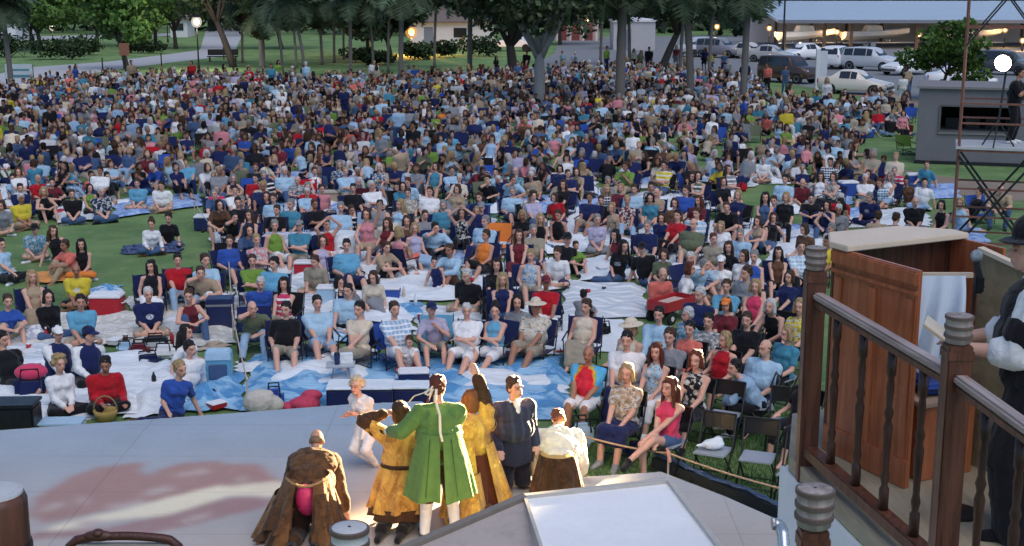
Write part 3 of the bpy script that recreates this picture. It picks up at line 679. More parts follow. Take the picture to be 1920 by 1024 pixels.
for k, (px, py, h, r, lb) in enumerate([(62, 92, 7, 4.5, 'dark tree left of the pale doorway on the left'), (78, 96, 6.5, 4, 'dark trunked tree with a low crown near the notice board'), (182, 88, 7.5, 4.8, 'bushy green tree behind the path bollards'), (238, 130, 6.4, 3.4, 'tree carrying a brown board on its trunk'),
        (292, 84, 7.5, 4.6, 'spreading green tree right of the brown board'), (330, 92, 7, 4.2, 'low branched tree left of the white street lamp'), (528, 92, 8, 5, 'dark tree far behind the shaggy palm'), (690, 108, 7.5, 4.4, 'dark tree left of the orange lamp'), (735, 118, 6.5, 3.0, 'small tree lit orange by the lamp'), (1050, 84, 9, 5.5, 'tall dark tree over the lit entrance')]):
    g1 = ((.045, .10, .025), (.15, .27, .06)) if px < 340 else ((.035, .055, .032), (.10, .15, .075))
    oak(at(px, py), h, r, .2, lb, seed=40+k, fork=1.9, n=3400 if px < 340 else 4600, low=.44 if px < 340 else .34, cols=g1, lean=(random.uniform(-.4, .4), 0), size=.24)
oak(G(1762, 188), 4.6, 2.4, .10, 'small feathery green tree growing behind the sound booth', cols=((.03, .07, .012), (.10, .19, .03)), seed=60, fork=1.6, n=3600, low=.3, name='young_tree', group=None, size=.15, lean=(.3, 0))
# distant wood
rg = np.random.default_rng(5); cl = []
for k in range(230):
    x = rg.uniform(-170, 60); y = rg.uniform(175, 260); s = rg.uniform(3, 6); cl.append((x, y, rg.uniform(1.5, 9), s, s*.8, s*.8))
for k in range(170):
    x = rg.uniform(20, 190); y = rg.uniform(215, 290); s = rg.uniform(3, 6); cl.append((x, y, rg.uniform(2, 9), s, s*.8, s*.8))
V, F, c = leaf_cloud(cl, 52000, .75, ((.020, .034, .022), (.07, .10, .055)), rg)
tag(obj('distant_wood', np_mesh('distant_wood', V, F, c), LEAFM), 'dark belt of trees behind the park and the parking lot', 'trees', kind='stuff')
# shrubs
def shrub(px, py, w, h, label, seed, cols=((.012, .028, .012), (.05, .085, .03)), n=900):
    rg = np.random.default_rng(seed); p = G(px, py); t = empty('shrub', p, 0, label, 'shrub', 'shrubs around the far building')
    cl = [(rg.uniform(-w/2, w/2)*.7, rg.uniform(-.6, .6), h*rg.uniform(.3, .75), w*.24, .7, h*.32) for k in range(9)]
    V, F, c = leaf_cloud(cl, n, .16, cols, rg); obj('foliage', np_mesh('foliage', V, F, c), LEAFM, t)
    mb = MB(); 
    for k in range(5): mb.cone((rg.uniform(-w*.3, w*.3), 0, 0), (rg.uniform(-w*.4, w*.4), 0, h*.6), .03, .015, 5)
    mb.build('stem', BARKD, t)
for k, a in enumerate([(785, 112, 3.6, 1.7, 'dark shrub right of the orange lamp'), (835, 108, 3.2, 1.6, 'shrub under the white wall of the far building'), (895, 106, 3.8, 2.0, 'round dark shrub at the right end of the white wall'),
        (712, 122, 3.0, 1.2, 'low shrub lit from the orange lamp'), (672, 118, 3.2, 1.4, 'dark shrub left of the orange lamp'), (30, 108, 5, 2.2, 'thick green shrub behind the notice board'), (105, 112, 6, 1.8, 'long low shrub along the path'), (160, 104, 5, 1.9, 'green shrub under the left trees'), (268, 100, 4.5, 1.3, 'low shrub on the far side of the path')]):
    shrub(*a, seed=80+k)
# ---- buildings
WALLW = M('white_render', (.62, .63, .64), .9, .1, .5, .15); ROOFB = M('brown_shingle', (.16, .13, .115), .95, .25, 4, .5); WALLG = M('grey_wall', (.40, .41, .42), .9, .12, .6, .2)
METROOF = M('pale_metal_roof', (.46, .55, .62), .45, .08, .3, .1, metal=.1); BLOCK = M('grey_painted_block', (.165, .16, .17), .9, .14, 1.2, .35); TIMB = M('brown_timber', (.17, .10, .06), .8, .3, 3, .4, stretch=(6, 6, 1))
def house(px0, px1, py, h, depth, roofh, label, name, wall, roof, eave=.5):
    a, b = G(px0, py), G(px1, py); w = abs(b[0]-a[0]); c = ((a[0]+b[0])/2, a[1]+depth/2)
    t = empty(name, (c[0], c[1], 0), 0, label, 'building')
    MB().box((0, 0, h/2), (w, depth, h)).build('wall', wall, t)
    x, y = w/2+eave, depth/2+eave; r = MB(); i = min(x, y)*.9
    V = [(-x, -y, h), (x, -y, h), (x, y, h), (-x, y, h), (-x+i, 0, h+roofh), (x-i, 0, h+roofh), (-x, -y, h-.18), (x, -y, h-.18), (x, y, h-.18), (-x, y, h-.18)]
    r.add(V, [(0, 1, 5, 4), (1, 2, 5), (2, 3, 4, 5), (3, 0, 4), (1, 0, 6, 7), (2, 1, 7, 8), (3, 2, 8, 9), (0, 3, 9, 6), (6, 9, 8, 7)]); r.build('roof', roof, t)
    return t, w, depth
t, w, d = house(770, 925, 88, 2.7, 9, 1.8, 'low building with white wall and brown hipped roof behind shrubs', 'park_building', WALLW, ROOFB)
MB().box((-w*.28, -d/2-.02, 1.05), (1.0, .06, 2.1)).build('door', M('blue_grey_door', (.16, .2, .26), .6), t); MB().box((w*.1, -d/2-.02, 1.5), (1.4, .06, 1.0)).build('window', GLASS, t)
t, w, d = house(1040, 1122, 76, 3.0, 8, 1.3, 'small pavilion with a lit pink entrance at the back of the lot', 'entrance_pavilion', M('pink_render', (.5, .36, .33), .9), WALLW)
for k in range(3): MB().box((-w*.32+k*w*.3, -d/2-.03, 1.1), (.9, .08, 2.2)).build('door', M('maroon_door', (.2, .06, .06), .6), t)
for k in range(4): MB().cone((-w*.46+k*w*.3, -d/2-1.0, 0), (-w*.46+k*w*.3, -d/2-1.0, 2.9), .12, .12, 8).build('column', WALLW, t)
for k in range(3):
    MB().ell((-w*.3+k*w*.27, -d/2-.5, 2.45), (.14, .14, .14)).build('lamp', emat('warm_bulb', (1, .72, .4), 14), t)
t, w, d = house(1150, 1228, 94, 3.0, 5, .25, 'plain grey flat-roofed store beside the thick palm', 'utility_building', WALLG, WALLW, .15)
MB().box((-w*.2, -d/2-.02, 1.05), (1.0, .06, 2.1)).build('door', M('blue_grey_door', (.16, .2, .26), .6), t)
t, w, d = house(-30, 30, 74, 2.9, 7, 1.5, 'white building half hidden by the trees at far left', 'park_office', WALLW, ROOFB); MB().box((0, -d/2-.02, 1.4), (1.6, .06, 1.1)).build('window', GLASS, t)
t, w, d = house(320, 352, 70, 2.4, 4, .8, 'pale kiosk seen under the trees left of the white street lamp', 'kiosk', WALLW, ROOFB); MB().box((0, -d/2-.02, 1.3), (1.2, .06, .9)).build('window', GLASS, t)
# long carport
a = G(1470, 92); Yc = a[1]; x0 = P(1455, 60, Yc)[0]; x1 = P(2150, 60, Yc)[0]; zt = 2.95
cp = empty('carport', ((x0+x1)/2, Yc, 0), 0, 'long open carport with a pale blue metal roof across the back', 'carport'); W2 = (x1-x0)/2
r = MB(); r.add([(-W2, -.8, zt), (W2, -.8, zt), (W2, 17, zt+1.75), (-W2, 17, zt+1.75), (-W2, -.8, zt-.25), (W2, -.8, zt-.25), (W2, 17, zt+1.5), (-W2, 17, zt+1.5)], [(0, 1, 2, 3), (1, 0, 4, 5), (2, 1, 5, 6), (3, 2, 6, 7), (0, 3, 7, 4), (7, 6, 5, 4)]); r.build('roof', METROOF, cp)
rb = MB()
for k in range(60):
    x = -W2+.4+k*(2*W2-.8)/59; rb.add([(x-.03, -.8, zt+.03), (x+.03, -.8, zt+.03), (x+.03, 17, zt+1.79), (x-.03, 17, zt+1.79)], [(0, 1, 2, 3)])
rb.build('roof_seam', METROOF, cp)
MB().box((0, -.86, zt-.14), (2*W2, .1, .34)).build('fascia', M('grey_fascia', (.2, .21, .23), .7), cp)
for px in (1470, 1545, 1595, 1718, 1830, 1960, 2080):
    x = P(px, 80, Yc)[0]-(x0+x1)/2; MB().box((x, 0, zt/2-.1), (.32, .32, zt-.2)).build('post', TIMB, cp)
for k in range(9):
    x = -W2+3+k*(2*W2-6)/8; MB().box((x, 15.5, 1.5), (.28, .28, 4.2)).build('post', TIMB, cp)
MB().box((0, 16.6, 1.4), (2*W2, .15, 2.8)).build('back_wall', M('shaded_wall', (.62, .62, .64), .9), cp)
# sound booth
bl = G(1716, 306); H = 2.72; bw = 6.2; bd = 3.2
by = -.29; bo = empty('sound_booth', tuple(bl+rotm(by) @ v3(bw/2, bd/2, 0)), by, 'grey block sound booth with one wide dark window', 'booth')
m = MB(); wx0, wx1 = -bw/2+.75, -bw/2+3.3; wz0, wz1 = 1.18, 2.12
m.box(((wx0-bw/2)/2, 0, H/2), (wx0+bw/2, bd, H)); m.box(((wx1+bw/2)/2, 0, H/2), (bw/2-wx1, bd, H)); m.box(((wx0+wx1)/2, 0, wz0/2), (wx1-wx0, bd, wz0)); m.box(((wx0+wx1)/2, 0, (wz1+H)/2), (wx1-wx0, bd, H-wz1)); m.box(((wx0+wx1)/2, bd/2-.1, (wz0+wz1)/2), (wx1-wx0, .2, wz1-wz0))
m.build('wall', BLOCK, bo); MB().box((0, -.05, H+.04), (bw+.16, bd+.2, .08)).build('roof', M('booth_roof', (.20, .19, .19), .9), bo)
fr = MB(); 
for a, b in (((wx0, wz0), (wx1, wz0)), ((wx0, wz1), (wx1, wz1)), ((wx0, wz0), (wx0, wz1)), ((wx1, wz0), (wx1, wz1))): fr.bar((a[0], -bd/2-.01, a[1]), (b[0], -bd/2-.01, b[1]), .07, .07)
fr.build('window_frame', M('booth_frame', (.1, .1, .1), .7), bo); MB().box(((wx0+wx1)/2, -bd/2-.02, wz0-.05), (wx1-wx0+.1, .1, .05)).build('sill', M('booth_roof', (.20, .19, .19), .9), bo)
MB().box(((wx0+wx1)/2, bd/2-.26, (wz0+wz1)/2), (wx1-wx0+.3, .04, wz1-wz0+.3)).box(((wx0+wx1)/2, .1, wz1+.06), (wx1-wx0, bd-.6, .05)).build('interior_shade', M('painted_shade_black', (.012, .012, .014), .9), bo)  # near-black sheets stand in for the shade inside the booth
mm = MB(); 
for k in range(5): mm.box((wx0+.5+k*.7, .2, wz0+.18), (.5, .5, .36))
mm.build('mixing_desk', BLK, bo); MB().box((0, -bd/2-.05, .06), (bw+.1, .12, .12)).build('plinth', BLK, bo)
# ---- street lamps
def lamp_light(name, loc, col, W, parent, r=.2):
    l = bpy.data.lights.new(name, 'POINT'); l.energy = W; l.color = col; l.shadow_soft_size = r
    o = bpy.data.objects.new(name, l); link(o, parent); o.location = loc; return o
def halo_mat(col):
    n = 'lamp_halo_%d' % (col[2]*100)
    if n in _mats: return _mats[n]
    m = bpy.data.materials.new(n); t = NT(m); e = t.n('ShaderNodeEmission', Strength=1.0); e.inputs[0].default_value = tuple(col)+(1,); tr = t.n('ShaderNodeBsdfTransparent'); mx = t.n('ShaderNodeMixShader'); mx.inputs[0].default_value = .42; t.l(tr.outputs[0], mx.inputs[1]); t.l(e.outputs[0], mx.inputs[2]); o = t.n('ShaderNodeOutputMaterial'); t.l(mx.outputs[0], o.inputs[0]); _mats[n] = m; return m  # glowing see-through shell that gives the bulb a halo
def street_lamp(px, py_foot, py_head, label, col, strength, W, r=.22):
    p = G(px, py_foot); h = P(px, py_head, p[1])[2]
    t = empty('street_lamp', p, 0, label, 'street lamp', 'lamps lit around the park')
    MB().cone((0, 0, 0), (0, 0, h-r), .07, .045, 8).cone((0, 0, 0), (0, 0, .4), .13, .11, 8).build('pole', BLK, t)
    MB().ell((0, 0, h), (r*.5, r*.5, r*.55)).build('bulb', emat('bulb_%d_%d' % (col[2]*100, strength), col, strength), t, True); MB().ell((0, 0, h), (r, r, r*1.1), n=16, m=12).build('halo_globe', halo_mat(col), t, True)
    MB().lathe([(.02, h+r*1.5), (r*.9, h+r*.95), (r*.95, h+r*.85)], n=12).build('cap', BLK, t)
    lamp_light('lamp_light', (0, -.0, h-.5), col, W, t)
WARM = (1, .55, .2); WHT = (1, .86, .68)
street_lamp(373, 132, 41, 'tall white street lamp beside the path', WHT, 30, 900, .40)
street_lamp(772, 104, 60, 'bright orange lamp in front of the shrubs', (1, .42, .08), 12, 5000, .55)
for px, f, hd, lb, q in ((100, 86, 52, 'small white lamp under the far left trees', 16), (315, 80, 15, 'white lamp high among the leaves near the path', 16), (1343, 92, 50, 'orange lamp behind the grey car at the back', 18), (1441, 90, 53, 'orange lamp left of the white boat', 18), (1568, 90, 60, 'orange lamp between two carport posts', 22), (1722, 92, 66, 'orange lamp above the small feathery tree', 22), (1882, 90, 56, 'orange lamp behind the scaffold top', 30), (1916, 96, 76, 'orange lamp at the right edge', 22), (1300, 84, 72, 'small white lamp above the first parked cars', 12), (1500, 92, 81, 'small white lamp on the roof line of the white saloon', 8)):
    street_lamp(px, f, hd, lb, WARM if q > 16 else WHT, (9 if q > 16 else q), 240, .30 if q > 12 else .16)
# ---- path furniture
def notice_board():
    p = G(38, 158); t = empty('notice_board', p, .1, 'white and teal notice board on two posts by the left palm', 'sign')
    for s in (-1, 1): MB().box((s*.85, 0, .65), (.1, .1, 1.3)).build('post', BLK, t)
    b = MB().box((0, -.07, .85), (1.75, .06, .95)).build('board', M('white_board', (.5, .55, .56), .6), t); MB().box((0, -.115, .42+.12), (1.5, .02, .16)).box((0, -.115, .95), (1.3, .02, .1)).build('panel', M('teal_panel', (.08, .22, .25), .6), t)
notice_board()
p = G(236, 137); t = empty('park_sign', p, 0, 'brown board on a dark post by the path', 'sign')
MB().box((0, 0, 1.1), (.12, .12, 2.2)).build('post', BLK, t); MB().box((0, -.1, 1.75), (.72, .06, .9)).build('board', M('brown_sign', (.25, .10, .06), .6), t)
for k, (px, py, lb) in enumerate(((193, 136, 'slim dark bollard left of the brown board'), (303, 124, 'slim dark bollard right of the brown board'), (62, 150, 'slim dark bollard right of the notice board'), (420, 112, 'slim dark bollard beside the bench'))):
    t = empty('bollard', G(px, py), 0, lb, 'bollard', 'bollards along the path'); MB().cone((0, 0, 0), (0, 0, 1.0), .06, .05, 8).build('post', BLK, t); MB().ell((0, 0, 1.03), (.07, .07, .05)).build('cap', BLK, t)
t = empty('bench', G(418, 116), .05, 'dark bench and planter right of the white street lamp', 'bench')
MB().box((0, 0, .45), (2.6, .5, .08)).build('seat', BLK, t); MB().box((0, .25, .8), (2.6, .06, .5)).build('backrest', BLK, t)
for s in (-1, 1): MB().box((s*1.1, 0, .21), (.1, .45, .42)).build('leg', BLK, t)
t = empty('sign_post', G(1531, 168), 0, 'white square post at the back of the boxy brown car', 'post'); MB().box((0, 0, 1.25), (.22, .22, 2.5)).build('post', WALLW, t); MB().box((.34, -.02, 1.4), (.5, .05, 2.0)).build('panel', M('pale_sign', (.55, .58, .62), .5), t)
t = empty('lamp_post', G(1468, 96), 0, 'dark bare pole left of the carport', 'post'); MB().cone((0, 0, 0), (0, 0, 7), .11, .08, 8).build('pole', BLK, t); MB().cone((0, 0, 0), (0, 0, .4), .2, .18, 8).build('base', BLK, t)
# ---- cars
CARK = {}
CAR_ST = { # station x (0=front..1=rear): (z_bottom, z_hood/belt, z_top, half width belt, half width top), glass flag between stations
 'sedan': dict(L=4.3, W=.90, R=.32, st=[(0, .42, .60, .60, .62, .60), (.03, .28, .68, .68, .78, .72), (.22, .22, .82, .84, .90, .80), (.30, .22, .90, .92, .90, .78), (.43, .22, .92, 1.38, .90, .60), (.52, .22, .93, 1.44, .90, .60), (.68, .22, .94, 1.42, .90, .60), (.82, .24, .94, 1.02, .90, .74), (.97, .30, .90, .94, .82, .72), (1, .42, .75, .78, .68, .62)], wh=(.19, .79)),
 'suv': dict(L=4.4, W=.93, R=.37, st=[(0, .5, .75, .78, .70, .66), (.03, .36, .92, .94, .84, .78), (.20, .30, 1.06, 1.08, .92, .82), (.27, .3, 1.10, 1.14, .93, .80), (.39, .3, 1.12, 1.68, .93, .68), (.50, .3, 1.12, 1.76, .93, .70), (.75, .3, 1.12, 1.76, .93, .70), (.93, .32, 1.12, 1.70, .91, .70), (.985, .38, 1.08, 1.16, .86, .78), (1, .5, .9, .95, .74, .7)], wh=(.18, .80)),
 'boxy': dict(L=4.0, W=.92, R=.36, st=[(0, .5, .80, .82, .74, .70), (.03, .36, 1.00, 1.02, .86, .80), (.20, .30, 1.10, 1.12, .92, .84), (.25, .3, 1.12, 1.16, .92, .82), (.36, .3, 1.14, 1.72, .92, .76), (.45, .3, 1.14, 1.80, .92, .78), (.80, .3, 1.14, 1.80, .92, .78), (.95, .32, 1.14, 1.76, .92, .78), (.985, .38, 1.1, 1.2, .88, .8), (1, .5, .9, .95, .78, .72)], wh=(.18, .80))}
def car(px, py, kind, yaw, col, label, cladding=None):
    S = CAR_ST[kind]; L = S['L']; p = G(px, py); t = empty('parked_car', p, yaw, label, 'car', 'cars parked behind the lawn')
    if kind not in CARK:
        rows = []
        for (s, zb, ze, zt, hb, ht) in S['st']:
            y = (s-.5)*L; half = [(hb*.93, zb), (hb, zb+.12), (hb*1.0, (zb+ze)/2), (hb*.985, ze), (ht*1.0, zt-.05 if zt-ze > .2 else lerp(ze, zt, .7)), (ht*.82, zt), (ht*.4, zt+.015)]
            rows.append([(x, y, z) for x, z in half]+[(-x, y, z) for x, z in half[::-1]])
        n = len(rows[0]); V = [q for r_ in rows for q in r_]; F = []; gl = []
        for k in range(len(rows)-1):
            for i_ in range(n-1): F.append((k*n+i_, (k+1)*n+i_, (k+1)*n+i_+1, k*n+i_+1))
            F.append((k*n+n-1, (k+1)*n+n-1, (k+1)*n, k*n))
        F += [tuple(range(n)), tuple(range((len(rows)-1)*n+n-1, (len(rows)-1)*n-1, -1))]
        b = MB().add(V, F); me = b.mesh('body', True); bm = bmesh.new(); bm.from_mesh(me); bmesh.ops.recalc_face_normals(bm, faces=bm.faces); bm.to_mesh(me); bm.free()
        g = MB(); VV = np.array(V).reshape(len(rows), n, 3)
        def q4(a, b_, c_, d_, off):
            Q = np.array([a, b_, c_, d_]); ctr = Q.mean(0); Q = ctr+(Q-ctr)*.92+np.array(off); g.add(Q, [(0, 1, 2, 3)])
        for k in range(3, len(rows)-2):
            if kind != 'sedan' and k == len(rows)-3: pass
            if VV[k, 5, 2]-VV[k, 3, 2] < .2 or VV[k+1, 5, 2]-VV[k+1, 3, 2] < .2: continue
            q4(VV[k, 3], VV[k+1, 3], VV[k+1, 4], VV[k, 4], (.012, 0, .0)); q4(VV[k, 10], VV[k+1, 10], VV[k+1, 9], VV[k, 9], (-.012, 0, 0))
        k = next(i_ for i_ in range(len(rows)) if VV[i_, 5, 2]-VV[i_, 3, 2] > .3)   # windscreen
        q4(VV[k-1, 4], VV[k-1, 9], VV[k, 9], VV[k, 4], (0, -.02, .02)); k2 = max(i_ for i_ in range(len(rows)) if VV[i_, 5, 2]-VV[i_, 3, 2] > .3)
        q4(VV[k2, 4], VV[k2, 9], VV[k2+1, 9], VV[k2+1, 4], (0, .02, .015))
        CARK[kind] = (me, g.mesh('windows'))
    me, gm = CARK[kind]; obj('body', me, PAINT, t, color=col); obj('windows', gm, GLASS, t)
    R = S['R']
    for s in (1, -1):
        for f in S['wh']:
            if ('wheel', R) not in CARK:
                CARK[('wheel', R)] = MB().lathe([(R*.62, -.11), (R*.97, -.11), (R, -.07), (R, .07), (R*.97, .11), (R*.62, .11)], n=18).mesh('tyre', False), MB().lathe([(.02, .085), (R*.3, .10), (R*.58, .118), (R*.6, .10), (R*.6, -.1), (.02, -.1)], n=14).mesh('rim', False)
            w = obj('wheel', CARK[('wheel', R)][0], RUBBER, t, (s*(S['W']-.1), (f-.5)*L, R), (0, s*PI/2, 0)); obj('rim', CARK[('wheel', R)][1], STEEL, w)
        z = .62 if kind == 'sedan' else .85
        MB().ell((s*S['W']*.66, -L*.475, z), (.2, .08, .085)).build('headlight', M('lamp_glass', (.7, .72, .75), .15), t, True); MB().box((s*S['W']*.8, L*.487, z+.15), (.16, .05, .22)).build('tail_light', M('red_lens', (.4, .02, .02), .3), t)
    MB().box((0, -L*.492, .42), (S['W']*1.5, .07, .16)).build('bumper', M('dark_bumper', (.05, .05, .055), .6), t, bevel=.02); MB().box((0, -L*.484, .60 if kind == 'sedan' else .74), (.7, .05, .14)).build('grille', BLK, t)
    if cladding is not None:
        for f in S['wh']: MB().box((0, (f-.5)*L, .62), (S['W']*2+.04, .92, .3), taper=.9).build('wheel_arch', M('brown_cladding', (.10, .055, .035), .7), t)
        MB().box((0, .1, .48), (S['W']*2+.03, L*.5, .22)).build('side_cladding', M('brown_cladding', (.10, .055, .035), .7), t)
    return t
car(1603, 176, 'sedan', 1.02, (.74, .67, .58), 'beige saloon parked on bare ground right of the boxy brown car')
car(1478, 155, 'boxy', .75, (.06, .035, .025), 'boxy brown car with dark open sides', True)
for a in [(1308, 106, 'suv', -.9, C['silver'], 'pale car at the left end of the back row'), (1348, 108, 'suv', .9, (.22, .22, .24), 'grey tall car left of the palm'), (1404, 110, 'sedan', .7, (.60, .55, .48), 'cream saloon behind the palm in the back row'), (1445, 116, 'sedan', 1.1, (.42, .40, .39), 'silver estate car left of the white saloon'), (1506, 112, 'sedan', -1.1, C['white'], 'white saloon with its bonnet to the left'), (1568, 128, 'suv', 2.6, (.74, .75, .77), 'white square tall car seen from its rear corner'), (1632, 132, 'suv', .85, (.55, .57, .60), 'silver tall car right of the square white one'), (1702, 140, 'sedan', -1.0, C['white'], 'low white sports car half behind the feathery tree'), (1800, 166, 'sedan', 1.4, C['white'], 'white car behind the roof of the sound booth'), (1790, 128, 'suv', 1.2, (.10, .12, .16), 'dark blue car behind the feathery tree'), (1880, 140, 'suv', .9, (.06, .06, .07), 'dark car behind the follow spot')]: car(*a)
# boats on trailers under the carport
def boat(px, py, L, label, yaw):
    t = empty('boat', G(px, py), yaw, label, 'boat', 'boats stored under the carport'); m = MB(); rows = []
    for s in np.linspace(0, 1, 8):
        w = 1.15*(1-.85*max(0, s-.45)**1.6*2.0); w = max(w, .06); z = .9+.35*s*s; rows.append([(-w, s*L, z+.75), (-w*.9, s*L, z+.3), (0, s*L, z-.15+.3*s*s), (w*.9, s*L, z+.3), (w, s*L, z+.75)])
    V = [(y-L/2, x, z) for r_ in rows for x, y, z in r_]; F = [(k*5+i_, k*5+i_+1, k*5+i_+6, k*5+i_+5) for k in range(7) for i_ in range(4)]+[(0, 1, 2, 3, 4)]+[(k*5, (k+1)*5, (k+1)*5+4, k*5+4) for k in range(7)]
    m.add(V, F).build('hull', M('white_gelcoat', (.82, .83, .85), .3), t); MB().box((-.3, 0, 1.95), (2.0, 1.4, .7), taper=.75).build('cabin', M('white_gelcoat', (.82, .83, .85), .3), t, bevel=.06); MB().box((.55, 0, 1.98), (.35, 1.2, .4), taper=.8).build('windscreen', GLASS, t)
    tr = MB().bar((-L/2, 0, .5), (L*.6, 0, .5), .12)
    for s in (-1, 1): tr.cone((-.6, s*.95, .3), (-.6, s*1.12, .3), .3, .3, 12); tr.bar((-.6, 0, .5), (-.6, s*1.0, .32), .08); tr.bar((-L*.3, s*.5, .5), (-L*.3, s*.5, .85), .08); tr.bar((L*.2, s*.4, .5), (L*.2, s*.4, .8), .08)
    tr.build('trailer', STEEL, t)
for a in ((1512, 89.5, 6.5, 'large white boat nearest the left end of the carport', .25), (1640, 89, 7.2, 'white boat in the middle of the carport', .12), (1822, 89, 6.4, 'white boat behind the feathery tree and scaffold', .2)): boat(*a)
t = empty('pickup_truck', G(958, 96), 1.35, 'white truck half hidden by the dark forked oak', 'truck')
MB().box((0, 0, .75), (1.9, 5.2, .6), taper=.96).build('body', M('white_gelcoat', (.82, .83, .85), .3), t, bevel=.06); MB().box((0, -.5, 1.4), (1.8, 1.9, .8), taper=.8).build('cab', M('white_gelcoat', (.82, .83, .85), .3), t, bevel=.06); MB().box((0, -.5, 1.42), (1.76, 1.6, .45), taper=.9).build('windows', GLASS, t)
for s in (1, -1):
    for y in (-1.7, 1.6): MB().cone((s*.8, y, .38), (s*1.0, y, .38), .38, .38, 14).build('wheel', RUBBER, t)
